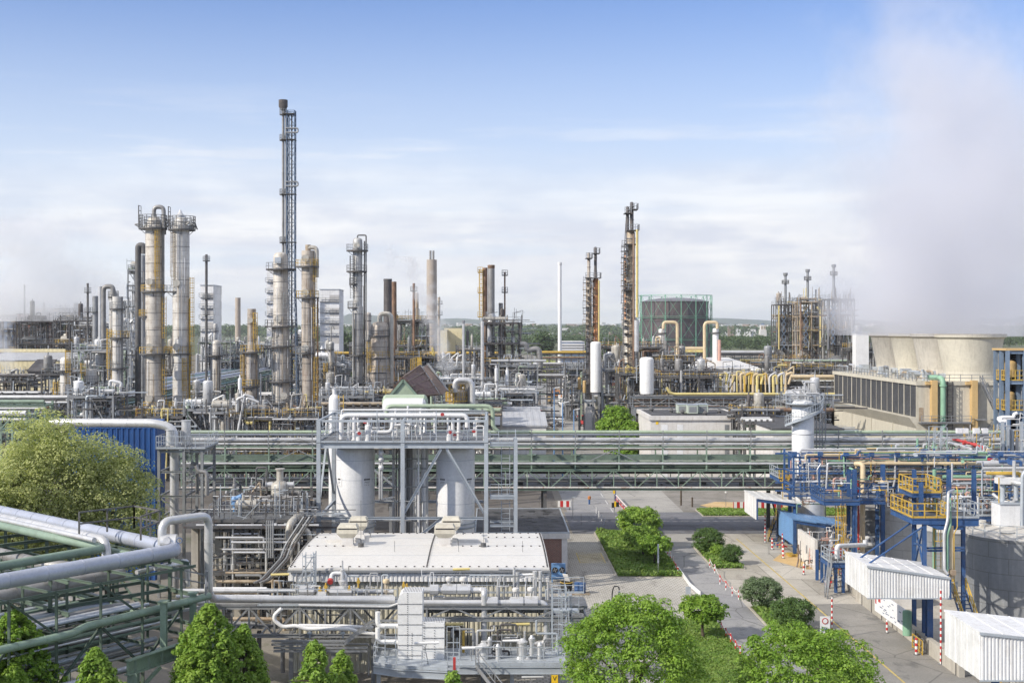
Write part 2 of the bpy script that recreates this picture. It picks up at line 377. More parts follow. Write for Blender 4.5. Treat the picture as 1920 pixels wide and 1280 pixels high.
def brickmat():
    m, t, b = newmat('brick'); pos = t.nodes.new('ShaderNodeNewGeometry').outputs['Position']
    sp = t.nodes.new('ShaderNodeSeparateXYZ'); t.links.new(pos, sp.inputs[0]); cb = t.nodes.new('ShaderNodeCombineXYZ')
    t.links.new(mth(t, 'ADD', sp.outputs[0], sp.outputs[1]), cb.inputs[0]); t.links.new(sp.outputs[2], cb.inputs[1])
    br = t.nodes.new('ShaderNodeTexBrick'); t.links.new(cb.outputs[0], br.inputs['Vector']); br.inputs['Scale'].default_value = 1
    br.inputs['Brick Width'].default_value = .26; br.inputs['Row Height'].default_value = .085; br.inputs['Mortar Size'].default_value = .012
    br.inputs['Color1'].default_value = (.24,.10,.07,1); br.inputs['Color2'].default_value = (.17,.07,.05,1); br.inputs['Mortar'].default_value = (.3,.26,.23,1)
    t.links.new(br.outputs['Color'], b.inputs['Base Color']); b.inputs['Roughness'].default_value = .9
brickmat()
def leafmat(name, c, c2, trans=.35):
    m, t, b = newmat(name); L = t.links; g = t.nodes.new('ShaderNodeNewGeometry')
    n1 = noise(t, g.outputs['Position'], .9, 3); rnd = g.outputs['Random Per Island']
    f = mth(t, 'ADD', mth(t, 'MULTIPLY', mapr(t, n1, .3, .7), .5), mth(t, 'MULTIPLY', rnd, .5))
    cc = mixc(t, f, c, c2); L.new(cc, b.inputs['Base Color']); b.inputs['Roughness'].default_value = .5; b.inputs['Specular IOR Level'].default_value = .3
    tr = t.nodes.new('ShaderNodeBsdfTranslucent'); L.new(mixc(t, .35, cc, (.30,.42,.03)), tr.inputs[0])
    mx = t.nodes.new('ShaderNodeMixShader'); mx.inputs[0].default_value = trans; L.new(b.outputs[0], mx.inputs[1]); L.new(tr.outputs[0], mx.inputs[2])
    L.new(mx.outputs[0], t.nodes['Material Output'].inputs[0])
leafmat('leaf_maple', (.12,.25,.025), (.31,.46,.07))
leafmat('leaf_bright', (.15,.29,.035), (.35,.49,.09))
leafmat('leaf_willow', (.40,.44,.15), (.66,.68,.32), .5)
leafmat('leaf_grass', (.11,.22,.035), (.25,.34,.08), .3)
leafmat('leaf_dark', (.055,.11,.03), (.13,.21,.06), .25)
leafmat('leaf_shrub', (.10,.15,.07), (.20,.27,.14), .25)
leafmat('leaf_far', (.045,.085,.035), (.11,.16,.06), .15)
# ---------------------------------------------------------------- ground materials
def groundmat(name, c, c2, sc=.15, crack=.0, rough=.9, tile=None, patch=None, pamt=.5, bump=.2):
    m, t, b = newmat(name); L = t.links; pos = t.nodes.new('ShaderNodeNewGeometry').outputs['Position']
    out = mixc(t, mapr(t, noise(t, pos, sc, 6, .65), .35, .65), c, c2)
    out = mixc(t, mapr(t, noise(t, pos, 6., 3), .35, .7, 0, .3), out, tuple(x*.6 for x in c))
    if patch: out = mixc(t, mapr(t, noise(t, scaled(t, pos, (1,.45,1)), sc*3.1, 6, .7), .55, .66, 0, pamt), out, patch)
    out = mixc(t, mapr(t, noise(t, pos, .75, 6, .75), .52, .70, 0, .38), out, tuple(x*.55 for x in c))
    if tile:
        br = t.nodes.new('ShaderNodeTexBrick'); L.new(pos, br.inputs['Vector']); br.inputs['Scale'].default_value = 1
        br.inputs['Brick Width'].default_value = tile[0]; br.inputs['Row Height'].default_value = tile[1]; br.inputs['Mortar Size'].default_value = tile[2]
        br.inputs['Color1'].default_value = (1,1,1,1); br.inputs['Color2'].default_value = tile[3] if len(tile) > 3 else (.86,.86,.86,1); br.inputs['Mortar'].default_value = (.55,.55,.53,1)
        br.inputs['Mortar Smooth'].default_value = .2
        out = mixc(t, 1., out, br.outputs['Color'], 'MULTIPLY')
    if crack:
        v = t.nodes.new('ShaderNodeTexVoronoi'); v.feature = 'DISTANCE_TO_EDGE'; v.inputs['Scale'].default_value = .16
        L.new(mixc(t, .12, pos, t.nodes.new('ShaderNodeTexNoise').outputs['Color']), v.inputs['Vector'])
        out = mixc(t, mapr(t, v.outputs['Distance'], 0, .012, crack, 0), out, (.04,.04,.04))
    L.new(out, b.inputs['Base Color']); b.inputs['Roughness'].default_value = rough; b.inputs['Specular IOR Level'].default_value = .3
    bp = t.nodes.new('ShaderNodeBump'); bp.inputs['Strength'].default_value = bump; bp.inputs['Distance'].default_value = .04
    L.new(noise(t, pos, 14, 4), bp.inputs['Height']); L.new(bp.outputs[0], b.inputs['Normal'])
groundmat('ground', (.19,.175,.15), (.26,.24,.21), .05, patch=(.09,.10,.05), pamt=.7)
groundmat('farland', (.08,.10,.05), (.13,.14,.07), .004)
groundmat('asphalt', (.26,.26,.27), (.34,.335,.33), .12, crack=.5, patch=(.14,.14,.145))
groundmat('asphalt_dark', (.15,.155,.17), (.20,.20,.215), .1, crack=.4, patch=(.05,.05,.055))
groundmat('road_pale', (.31,.30,.28), (.40,.385,.36), .1, crack=.6, patch=(.22,.22,.215))
groundmat('yard', (.44,.415,.365), (.56,.525,.465), .1, crack=.3, tile=(5.4,7.2,.06,(.8,.79,.77,1)), patch=(.31,.285,.255), pamt=.75)
groundmat('yard_asphalt', (.24,.23,.21), (.32,.305,.28), .13, crack=.5, patch=(.13,.13,.125), pamt=.7)
groundmat('paving', (.48,.455,.41), (.58,.555,.51), .12, tile=(.42,.42,.055), patch=(.22,.205,.19), pamt=.7)
groundmat('paving_warm', (.26,.225,.19), (.33,.29,.25), .12, tile=(.42,.42,.055), patch=(.15,.14,.13), pamt=.6)
groundmat('gravel', (.20,.19,.17), (.29,.27,.25), .3, patch=(.13,.12,.1), pamt=.6, bump=.8)
groundmat('sand', (.50,.34,.16), (.60,.44,.24), .3, patch=(.4,.36,.28), pamt=.7)
groundmat('soil_grass', (.09,.12,.035), (.15,.18,.06), .35, patch=(.14,.13,.06), pamt=.4, bump=.6)
groundmat('plant_floor', (.10,.09,.08), (.17,.155,.14), .08, patch=(.05,.045,.04), pamt=.7)
paint('line_yellow', (.55,.42,.12), .7, 0, .15, 1., (.25,.22,.17), .8)
paint('line_white', (.55,.55,.53), .7, 0, .15, 1., (.25,.24,.22), .8)
def sheet(name, pts, z, mat, parent=None, thick=0):
    m = MB()
    if thick: m.prism([(x, y, z - thick) for x, y in pts], (0,0,thick))
    else: m.poly([(x, y, z) for x, y in pts])
    o = m.build(name, mat, parent)
    if parent is None: tag(o, kind='structure')
    return o
def rect(x0, x1, y0, y1): return [(x0,y0),(x1,y0),(x1,y1),(x0,y1)]
# one ground sheet to the horizon
g = MB(); NX, NY = 40, 40
sheet('ground', rect(-9000, 9000, -200, 16000), 0, 'farland')
sheet('plant_ground', rect(-420, 420, 20, 1150), .004, 'ground')
sheet('plant_floor', rect(-110, 9, 150, 640), .008, 'plant_floor')
sheet('plant_floor', rect(31, 130, 168, 640), .008, 'plant_floor')
sheet('gravel_lot', rect(25.2, 75, 168.5, 205), .012, 'gravel')
sheet('sand_patch', [(29.5,170.5),(41,170.5),(42,173),(38.5,176),(31,177),(28.4,173.6)], .016, 'sand')
sheet('road', rect(16.2, 25.2, 150, 640), .012, 'road_pale')
sheet('road', rect(10, 16.2, 150.0, 210), .012, 'asphalt')
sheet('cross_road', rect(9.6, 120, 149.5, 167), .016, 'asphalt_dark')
sheet('paving', rect(1.5, 12.1, 78, 149.9), .012, 'paving')
sheet('paving', rect(12.1, 18.55, 105, 123), .012, 'paving')
sheet('paving', rect(-22, 1.5, 60, 86), .012, 'paving_warm')
sheet('yard', rect(24.6, 60, 111.5, 149.5), .012, 'yard')
sheet('yard', rect(22.1, 24.6, 110, 127.2), .012, 'yard')
sheet('yard', rect(18.55, 24.6, 141, 149.5), .012, 'road_pale')
sheet('yard_asphalt', rect(24.6, 33, 60, 111.5), .012, 'yard_asphalt')
sheet('path', rect(18.55, 22.1, 60, 141), .016, 'asphalt')
# verges: kerb stone with a grassed bed inside
def verge(x0, x1, y0, y1):
    sheet('kerb', rect(x0, x1, y0, y1), .12, 'concrete', thick=.12)
    sheet('grass_bed', rect(x0+.15, x1-.15, y0+.15, y1-.15), .15, 'soil_grass')
verge(12.1, 18.55, 123, 150)
verge(12.1, 18.5, 60, 105)
verge(22.15, 25.3, 127.2, 141); verge(22.15, 25.5, 60, 110)
verge(27, 60, 163, 169); verge(-40, -22.5, 60, 86)
mk = MB(); mk.poly([(27.95,66,.0165),(28.1,66,.0165),(28.1,146,.0165),(27.95,146,.0165)])
tag(mk.build('yellow_line', 'line_yellow'), kind='structure')
mk = MB()
for i in range(9):
    t = i*1.0
    mk.poly([(9.2+.0,132-.9+i*.55,.0165),(11.7,132.6-.9+i*.55,.0165),(11.7,132.75-.9+i*.55,.0165),(9.2,132.15-.9+i*.55,.0165)])
for a in (rect(9.1,9.2,131,136.7), rect(11.7,11.8,131,136.7), rect(9.1,11.8,130.9,131), rect(9.1,11.8,136.7,136.8)): mk.poly([(x,y,.0165) for x,y in a])
tag(mk.build('yellow_hatching', 'line_yellow'), kind='structure')
mk = MB(); mk.poly([(29.2,132.5,.0165),(31.2,127.5,.0165),(33.5,127.5,.0165),(33.5,137,.0165),(31.2,137,.0165)])
tag(mk.build('yellow_ground_patch', 'ochre'), kind='structure')
mk = MB()
for i in range(7): mk.poly([(x,y,.0205) for x,y in rect(15.9,16.05,152+i*7.5,156+i*7.5)])
for y in (110, 119): mk.poly([(x,y2,.0205) for x,y2 in rect(18.6,18.72,y,y+8)])
tag(mk.build('white_line', 'line_white'), kind='structure')
mk = MB()
for x, y in ((22.3,144.5),(27.5,151.5),(34,158),(30,152),(45,156)): mk.poly([(a,b,.021) for a,b in rect(x,x+1.6,y,y+2.2)])
tag(mk.build('manhole_plate', 'steel_dark'), kind='structure')

# ---------------------------------------------------------------- hills
def hill(name, y, x0, x1, h, seed, base):
    rs = np.random.RandomState(seed); n = 90; m = MB(); xs = np.linspace(x0, x1, n)
    prof = sum(a*np.sin(xs/(x1-x0)*k*6.283 + p) for k, a, p in ((1,.35,rs.rand()*6),(2.3,.3,rs.rand()*6),(4.1,.16,rs.rand()*6),(9.,.06,rs.rand()*6),(17.,.03,rs.rand()*6)))
    prof = np.clip(.55 + prof*.55, .08, None); zs = base + h*prof
    vs = []; 
    for j, (dy, k) in enumerate(((0,0.),(250,.45),(700,.8),(1300,1.),(2600,.2))):
        for i in range(n): vs.append((xs[i], y+dy+120*math.sin(i*.7+j), zs[i]*k - 1))
    fs = [(j*n+i, j*n+i+1, (j+1)*n+i+1, (j+1)*n+i) for j in range(4) for i in range(n-1)]
    m.add(vs, fs, True); return tag(m.build(name, 'leaf_hill'), kind='structure')
paint('leaf_hill', (.035,.06,.03), .9, 0, .3, .002)
hill('hills', 9500, -1200, 6200, 165, 3, 12); hill('hills', 8200, 1700, 6200, 95, 8, 6); hill('hills', 9000, -6500, 400, 42, 5, 6)

# ---------------------------------------------------------------- foliage
def quads_mesh(name, P, Nn, size, seed, mat, parent, aspect=1.5, jit=.36):
    rs = np.random.RandomState(seed); n = len(P)
    Nn = Nn + rs.normal(0, jit, (n,3)); Nn /= np.linalg.norm(Nn, axis=1)[:,None] + 1e-9
    rv = rs.normal(0, 1, (n,3)); T = np.cross(Nn, rv); T /= np.linalg.norm(T, axis=1)[:,None] + 1e-9; B = np.cross(Nn, T)
    s = size * (.6 + .8*rs.rand(n))[:,None]
    v = np.empty((n,4,3)); v[:,0] = P - T*s*.5*aspect; v[:,1] = P + B*s*.42 + Nn*s*.12; v[:,2] = P + T*s*.5*aspect; v[:,3] = P - B*s*.42 + Nn*s*.12
    me = bpy.data.meshes.new(name); me.vertices.add(n*4); me.vertices.foreach_set('co', v.reshape(-1).astype(np.float32))
    me.loops.add(n*4); me.loops.foreach_set('vertex_index', np.arange(n*4, dtype=np.int32))
    me.polygons.add(n); me.polygons.foreach_set('loop_start', np.arange(0, n*4, 4, dtype=np.int32)); me.update(calc_edges=True)
    me.materials.append(M[mat]); ob = bpy.data.objects.new(name, me); col.objects.link(ob)
    if parent: ob.parent = parent
    return ob
def clumps(rs, cen, rad, k, cr, shell=.55, zbias=0., pw=1.):
    """k clump centres in an ellipsoid; cen, rad local; returns array (k,4)"""
    d = rs.normal(0,1,(k,3)); d[:,2] += zbias; d /= np.linalg.norm(d,axis=1)[:,None]
    r = shell + (1-shell)*rs.rand(k)**pw
    c = np.array(cen) + d*np.array(rad)*r[:,None]*(1 + .10*np.sin(d[:,0:1]*5+rs.rand()*6)*np.cos(d[:,2:3]*4+1))
    return np.c_[c, cr*(.6+.8*rs.rand(k))]
def crown(name, C, per, size, seed, mat, parent, flat=.75, aspect=1.5, r0=.75, r1=.35):
    rs = np.random.RandomState(seed); k = len(C); d = rs.normal(0,1,(k*per,3)); d /= np.linalg.norm(d,axis=1)[:,None]
    d[:,2] = np.where(d[:,2] < -.35, -d[:,2], d[:,2])
    c = np.repeat(C, per, axis=0); rr = c[:,3:4]*(r0+r1*rs.rand(k*per,1))
    P = c[:,:3] + d*rr*np.array([1,1,flat]); Nn = d + np.array([0,0,.5])
    return quads_mesh(name, P, Nn, size, seed+1, mat, parent, aspect)
def trunk(parent, h, r, limbs, seed, spread=1.5, top=None):
    rs = random.Random(seed); m = MB(); top = top or h
    m.tube([(0,0,-.1),(rs.uniform(-.1,.1),rs.uniform(-.1,.1),h*.5),(rs.uniform(-.2,.2),rs.uniform(-.2,.2),h)], r, 8); 
    m.cyl((0,0,-.1),(0,0,.5), r*1.5, r, 8)
    for i in range(limbs):
        a = rs.uniform(0, 6.28); z0 = rs.uniform(h*.6, h); e = (math.cos(a)*spread*rs.uniform(.5,1), math.sin(a)*spread*rs.uniform(.5,1), z0 + (top-h)*rs.uniform(.4,1.)+.4)
        mid = (e[0]*.4, e[1]*.4, z0 + (e[2]-z0)*.55)
        m.cyl((0,0,z0), mid, r*.5, r*.33, 6); m.cyl(mid, e, r*.33, r*.12, 5)
    return m.build('trunk', 'bark', None, (0,0,0)) 
def tree(kind, name, label, x, y, ht, wid, seed, mat, cb=None, dense=1., leaf=.22, group=None, depth=None, clump=None, cat='tree'):
    """ht total height, wid crown width, cb height where the crown begins"""
    rs = np.random.RandomState(seed); t = thing(name, label, cat, (x, y, 0), group); cb = ht*.3 if cb is None else cb; depth = depth or wid
    ch = ht - cb; cen = (0,0,cb+ch/2); rad = (wid/2, depth/2, ch/2); area = wid*ch*3.
    cr = clump or .085*wid + .12
    k = int(dense*area/(cr*cr)*.5)
    if kind == 'round': C = clumps(rs, cen, tuple(q-cr*.7 for q in rad), k, cr, .62, .3, .6); C[:,:3] += rs.normal(0,cr*.28,(len(C),3))
    elif kind == 'cone':
        k = int(k*1.25); zz = rs.rand(k)**.8; rr = np.minimum(1,(1-zz)**.62*1.15)*(.45+.55*rs.rand(k)**.6)*(1+.22*np.sin(zz*17+seed)*rs.rand(k)); aa = rs.rand(k)*6.283; L = rs.rand(3,2)*1.1-.55; L[0] = 0; hl = np.array([1,.80+.1*rs.rand(),.68+.12*rs.rand()]); w_ = rs.randint(0,3,k); q = np.where(w_ == 0, 1., .62)
        C = np.c_[np.cos(aa)*rr*q*wid/2 + L[w_,0]*wid*.5*(1-zz*.3), np.sin(aa)*rr*q*depth/2 + L[w_,1]*wid*.4, cb + zz*ch*.98*hl[w_], cr*(.35+.75*rs.rand(k))*(1-zz*.55)]
    else:
        C = clumps(rs, cen, tuple(q-cr*.7 for q in rad), k, cr, .35, .3, .5)
        C[:,2] += rs.normal(0, ch*.05, len(C))
    crn = crown('crown', C, int((28 if kind != 'loose' else 17)*(cr/.5)**1.2*(.22/leaf)**1.3)+10, leaf, seed, mat, t, .75 if kind != 'cone' else 1.3, 1.5, *((.75,.35) if kind != 'cone' else (.3,1.1)))
    tr = trunk(t, cb + ch*(.35 if kind != 'cone' else .8), max(.07, wid*.028), 7 if kind != 'cone' else 4, seed, wid*.33, cb+ch*.75); tr.parent = t
    return t
def at(x, y, Y, *a): return (GX(x, Y), Y)
# foreground maples and the hornbeams along the lower edge
tree('round', 'maple_tree', 'large round bright green maple filling the lower middle of the picture', GX(1186,73), 73, GZ(1112,73), 8.6, 11, 'leaf_maple', cb=.9, leaf=.115, dense=1.15, clump=.5)
tree('round', 'maple_tree', 'large round maple at the bottom right beside the yard', GX(1508,73.5), 73.5, GZ(1166,73.5), 8.6, 12, 'leaf_maple', cb=.4, leaf=.115, dense=1.15, clump=.5)
tree('round', 'small_tree', 'small lollipop tree with a flat round crown on the lawn beside the path', GX(1318,99), 99, GZ(1114,99), 3.9, 13, 'leaf_maple', cb=1.05, leaf=.15, dense=1.4, clump=.33)
for i, (x, y0, w, Y, lab) in enumerate(((28,1142,150,62,'pointed green hornbeam at the lower left corner'),(180,1212,90,60,'short pale green pointed tree under the green pipe rack, left of the tall pair'),
        (392,1130,128,66,'tall pointed hornbeam with two tips standing in front of the pipe truss'),(456,1172,74,68,'lower pointed hornbeam just right of the two-tipped one'),
        (590,1200,85,63,'pointed hornbeam below the pipe truss, left of the white flanged casing'),(640,1222,70,65,'small hornbeam leaning against the right side of its taller neighbour'),
        (848,1258,52,61,'tip of a small tree poking up below the steel walkway'))):
    tree('cone', 'hornbeam_tree', lab, GX(x,Y), Y, GZ(y0,Y), w*Y/F*1.85, 30+i, 'leaf_bright' if i not in (0,) else 'leaf_maple', cb=1.0, leaf=.12, dense=2.2, group='pointed trees along the lower edge', clump=.36)
for i, (x, y0, w, Y, hh) in enumerate(((85,776,230,104,1),(203,822,222,107,2),(20,850,170,101,3))):
    tree('loose', 'poplar_tree', ('broad olive green poplar standing left of the blue building','lower olive green poplar spreading in front of the blue building','dense olive poplar at the left edge behind the pipes')[i],
         GX(x,Y), Y, GZ(y0,Y), w*Y/F, 50+i, 'leaf_willow', cb=1.8, leaf=.145, dense=2.3, depth=8.5, group='olive green poplars beside the blue building')
# trees on the island and shrubs by the path
for i, (x, y0, y1, w, Y, m) in enumerate(((1198,950,1014,84,139,'leaf_bright'),(1206,985,1040,76,133,'leaf_bright'),(1226,1003,1052,74,129,'leaf_maple'))):
    tree('round', 'small_maple', ('palest round maple at the back of the grass island','middle round maple on the grass island','darker round maple at the front of the grass island')[i],
         GX(x,Y), Y, GZ(y0,Y), w*Y/F, 60+i, m, cb=1.0, leaf=.17, dense=1.5, clump=.4, group='maples on the grass island')
for i, (x, y0, y1, w, Y, m, lab) in enumerate(((1328,988,1040,64,136,'leaf_dark','dark green bush at the far end of the verge beside the path'),(1372,1021,1065,44,130,'leaf_dark','small round dark bush next to the larger one on the verge'),
        (1428,1080,1148,82,109,'leaf_shrub','grey green spiky bush on the verge between path and yard'),(1486,1120,1180,90,102,'leaf_dark','wide low dark bush just behind the bottom right maple'),(1345,1020,1050,30,134,'leaf_bright','bright green shoot growing out of the side of the dark bush'))):
    tree('round', 'bush', lab, GX(x,Y), Y, GZ(y0,Y), w*Y/F, 70+i, m, cb=.1, leaf=.095, dense=1.3, clump=.3, group='bushes on the verge', cat='bush')
tree('round', 'maple_tree', 'round green tree beside the white flat-roofed building, behind the pipe bridge', GX(1157,226), 226, GZ(757,226), 7.6, 81, 'leaf_maple', cb=.8, leaf=.3, dense=1.3)
tree('round', 'maple_tree', 'low green tree touching the white building, right of the taller one', GX(1182,222), 222, GZ(786,222), 4.2, 82, 'leaf_maple', cb=.3, leaf=.3, dense=1.3)
for i, (x, y0, w, Y) in enumerate(((1165,826,60,240),(1270,838,80,235),(1330,836,50,228),(1290,862,60,225))):
    tree('round', 'tree', ('green tree seen through the upper gap of the pipe bridge, leftmost','tree with pale leaves seen through the bridge gap, middle','small tree seen through the bridge gap below the white building','low tree seen through the lower truss of the bridge')[i],
         GX(x,Y), Y, GZ(y0,Y), w*Y/F, 85+i, 'leaf_bright', cb=.3, leaf=.35, dense=1.2, group='trees behind the pipe bridge')
for i, (x, y0, w, Y) in enumerate(((1022,670,56,560),(1018,622,46,900),(1000,700,60,520),(640,622,50,900),(655,700,60,420),(770,640,70,800),(1165,640,80,800),(1250,640,90,1100),(985,700,40,500))):
    tree('loose', 'distant_tree', ('yellow green tree at the far end of the street','round tree behind the white slatted building','tree beside the pipes where the street bends','dark tree below the white tower block','tree between the columns and the yellow pipe',
        'tree behind the round dark column','tree behind the two sooty stacks','tree beneath the gas holder','small tree at the street corner far back')[i],
         GX(x,Y), Y, GZ(y0,Y)if GZ(y0,Y)>3 else 9, w*Y/F, 95+i, 'leaf_far' if i not in (0,2,8) else 'leaf_willow', cb=.5, leaf=.9, dense=1.3, clump=1.3, group='distant trees')
# grass and hedges: uncountable blades as one object each
def tufts(name, rects, per, size, hgt, mat, seed, label, spread=.0):
    rs = np.random.RandomState(seed); P = []
    for x0,x1,y0,y1,z,h in rects:
        n = int((x1-x0)*(y1-y0)*per); p = np.c_[rs.uniform(x0,x1,n), rs.uniform(y0,y1,n), np.zeros(n)]
        w = .5+.5*np.sin(p[:,0]*1.3+1)*np.cos(p[:,1]*.9); p[:,2] = z + rs.rand(n)*h*(.4+.6*w); P.append(p)
    P = np.vstack(P); o = quads_mesh(name, P, np.tile([0,-.3,.6],(len(P),1)), size, seed, mat, None, 1.6, .55)
    return tag(o, label, 'grass', kind='stuff')
tufts('grass', [(12.3,18.4,123.2,150,.15,.55),(22.3,25.2,127.3,140.8,.15,.5),(22.3,25.4,70,109.8,.15,.55),(27.1,60,163.1,168.8,.15,.3)], 85, .2, .4, 'leaf_grass', 5, 'rough green grass on the verges')
tufts('grass', [(12.3,18.4,70,104.8,.15,.12),(-40,-23,60,86,.15,.25)], 130, .14, .1, 'leaf_grass', 6, 'short lawn grass')
# far woods: one mass
def wood(name, x0, x1, y0, y1, hgt, mat, seed, n, cl, label):
    rs = np.random.RandomState(seed); xs = rs.uniform(x0,x1,n); ys = rs.uniform(y0,y1,n)
    C = np.c_[xs, ys, hgt*(.35+.5*rs.rand(n)), cl*(.7+.6*rs.rand(n))]
    o = crown(name, C, 60, cl*.28, seed, mat, None, .8); return tag(o, label, 'wood', kind='stuff')
wood('wood', GX(1335,1150), GX(1640,1150), 1100, 1280, 17, 'leaf_far', 21, 900, 3.8, 'wooded belt behind the pipe plant, right of the gas holder')
wood('wood', GX(560,1500), GX(1340,1500), 1450, 1700, 15, 'leaf_far', 22, 1300, 5, 'line of trees beyond the plant')
wood('wood', GX(1600,1500), GX(1990,1500), 1400, 1700, 15, 'leaf_far', 23, 700, 5, 'trees behind the cooling tower')
wood('wood', -1600, 2600, 2600, 4200, 24, 'leaf_far', 24, 3600, 14, 'distant tree cover round the town')
rs = random.Random(4); m = MB(); m2 = MB()
for i in range(900):
    Y = rs.uniform(2800, 6500); x = rs.uniform(500, 1960); X = GX(x, Y); s = rs.uniform(6,22)*Y/4000
    (m if rs.random() < .7 else m2).cb(X, Y, 0, s*1.4, s, rs.uniform(12,34)*Y/4000, rs.uniform(-.4,.4))
tag(m.build('city', 'city_white'), 'pale houses of the distant town', 'city', kind='stuff'); tag(m2.build('city', 'city_brown'), 'brown roofs of the distant town', 'city', kind='stuff')
for i, (x, w, y0) in enumerate(((1367,5,612),(1373,4,612),(1384,8,617),(1860,18,634))):
    m = MB(); Y = 2700; m.cb(GX(x,Y), Y, 0, w*Y/F, 8, GZ(y0,Y)); m.cb(GX(x,Y), Y, GZ(y0,Y), w*Y/F*.4, 4, 2)
    t = thing('tower_block', ('far tower block on the skyline, left one of the pair','far tower block on the skyline, right one of the pair','low pale block right of the two skyline towers','low white block on the skyline behind the cooling tower')[i], 'building', (GX(x,Y), Y, 0), 'distant tower blocks'); m.build('wall', 'city_brown' if i < 2 else 'city_white', t)
# haze
hm, ht, hb = newmat('haze'); ht.nodes.remove(hb); pv = ht.nodes.new('ShaderNodeVolumePrincipled')
pv.inputs['Color'].default_value = (.93,.96,1,1); pv.inputs['Density'].default_value = 7e-5; pv.inputs['Anisotropy'].default_value = .3
ht.links.new(pv.outputs[0], ht.nodes['Material Output'].inputs['Volume'])
m = MB(); m.box(-9500, 9500, -260, 17000, -1.5, 230); hz_o = m.build('haze', 'haze'); tag(hz_o, 'thin blue air over the whole plant', 'haze', kind='stuff')
# ================================================================ pipe bridge across the picture
def part_pipe(par, pts, r, mat, n=10, seam=0, name='pipe', bend=None, label=None):
    o = MB().tube(pts, r, n, bend, seam).build(name, mat, par)
    if label: o['label'] = label
    return o
def truss(m, x0, x1, y, z0, z1, bay, w=.12, diag=True, ch=.2):
    n = max(1, round((x1-x0)/bay)); b = (x1-x0)/n
    m.beam((x0,y,z0),(x1,y,z0),ch,ch*1.2); m.beam((x0,y,z1),(x1,y,z1),ch,ch*1.2)
    for i in range(n+1):
        x = x0 + b*i; m.bar((x,y,z0),(x,y,z1),w)
        if diag and i < n:
            if i % 2: m.bar((x,y,z0),(x+b,y,z1),w*.8)
            else: m.bar((x,y,z1),(x+b,y,z0),w*.8)
    return n, b
YB = 148.
def zb(y): return GZ(y, YB)
bridge = thing('pipe_bridge', 'long green and silver pipe bridge crossing the whole width of the plant above the road', 'pipe bridge', (GX(900,YB), YB, 0))
xl, xr = GX(340,YB), GX(1880,YB)
m = MB()
for yy in (YB, YB+6.5):
    truss(m, xl, xr, yy, zb(917), zb(881), 2.53, .11)
    for i in range(int((xr-xl)/5.06)+1):
        x = xl + i*5.06; m.bar((x,yy,zb(881)),(x,yy,zb(838)),.16); m.bar((x-.5,yy,zb(852)),(x+.5,yy,zb(852)),.1)
    m.bar((xl,yy,zb(838)),(xr,yy,zb(838)),.16,.12)
for i in range(int((xr-xl)/2.53)+1):
    x = xl + i*2.53
    for z in (zb(917), zb(881)): m.bar((x,YB,z),(x,YB+6.5,z),.14)
    if i % 2 == 0:
        m.bar((x,YB,zb(838)),(x,YB+6.5,zb(838)),.16); m.bar((x,YB,zb(866)),(x,YB+6.5,zb(866)),.14)
        m.bar((x,YB,zb(915)),(x+2.4,YB+6.5,zb(915)),.09)
m.build('steel_frame', 'green', bridge)
for x in (xl+9, GX(640,YB), GX(750,YB), GX(1022,YB), GX(1462,YB), GX(1700,YB)):
    m = MB()
    for yy in (YB+.4, YB+6.1): m.beam((x,yy,0),(x,yy,zb(917)),.4,.4,.05)
    m.bar((x,YB+.4,1),(x,YB+6.1,zb(925)),.15); m.bar((x,YB+.4,zb(919)),(x,YB+6.1,zb(919)),.3)
    m.build('trestle', 'galv_dark', bridge)
m = MB()
for x in (1068, 1500, 480, 1680):    # braces standing on the big pipes
    X = GX(x+80,YB)
    for d in (-2.5, 2.5): m.bar((X,YB-.35,zb(822)),(X+d,YB-.35,zb(831)),.07); m.bar((X,YB-.35,zb(843)),(X+d,YB-.35,zb(862)),.09)
for i in range(int((xr-xl)/5.06)+1): x = xl+i*5.06; m.bar((x,YB-.32,zb(806)),(x,YB-.32,zb(838)),.1); m.bar((x+.35,YB-.32,zb(812)),(x-.5,YB-.32,zb(815)),.06)
m.build('brace', 'galv', bridge)
def bp(y, dy, d, mat, seam=0, x0=None, x1=None, n=12): part_pipe(bridge, [(x0 or xl, YB+dy, zb(y)),(x1 or xr, YB+dy, zb(y))], d/2, mat, n, seam)
bp(810,.2,.40,'green_sage'); bp(818,3.4,.45,'silver_blue',4); bp(824.5,.4,.52,'silver',3.2); bp(832,.1,.28,'silver',4); bp(829,1.5,.5,'silver_dull',3)
bp(835,2.6,.35,'silver'); bp(843,.8,.16,'rust_light'); bp(848,4.5,.3,'silver'); bp(846,5.4,.35,'green_dark'); bp(868.5,-.05,.30,'silver',5); bp(876,1.,.55,'green_dark'); bp(876,2.3,.6,'green_dark')
bp(874,4.,.5,'green'); bp(897,.7,.2,'silver'); bp(904,1.6,.36,'silver_dull'); bp(902,3.,.3,'silver'); bp(893,4.2,.3,'galv_dark'); bp(907,5.0,.3,'silver'); bp(889,2.4,.28,'galv_dark')
bp(913.5,-.15,.24,'rust_white',2.5)
m = MB(); m.box(xl,xr,YB+.25,YB+1.2,zb(863),zb(853)); o = m.build('girder', 'girder_green', bridge)
m = MB(); m.box(xl,xr,YB+.2,YB+6.4,zb(914.6),zb(914.2)); m.build('walkway', 'grating', bridge)
m = MB()
rs = random.Random(8)
for i in range(90):
    x = rs.uniform(xl, xr); m.cb(x, YB+rs.uniform(1,6), zb(914)+0.02, rs.uniform(.2,1), .2, rs.uniform(.1,.5))
m.build('pipe_shoe', 'galv_dark', bridge)

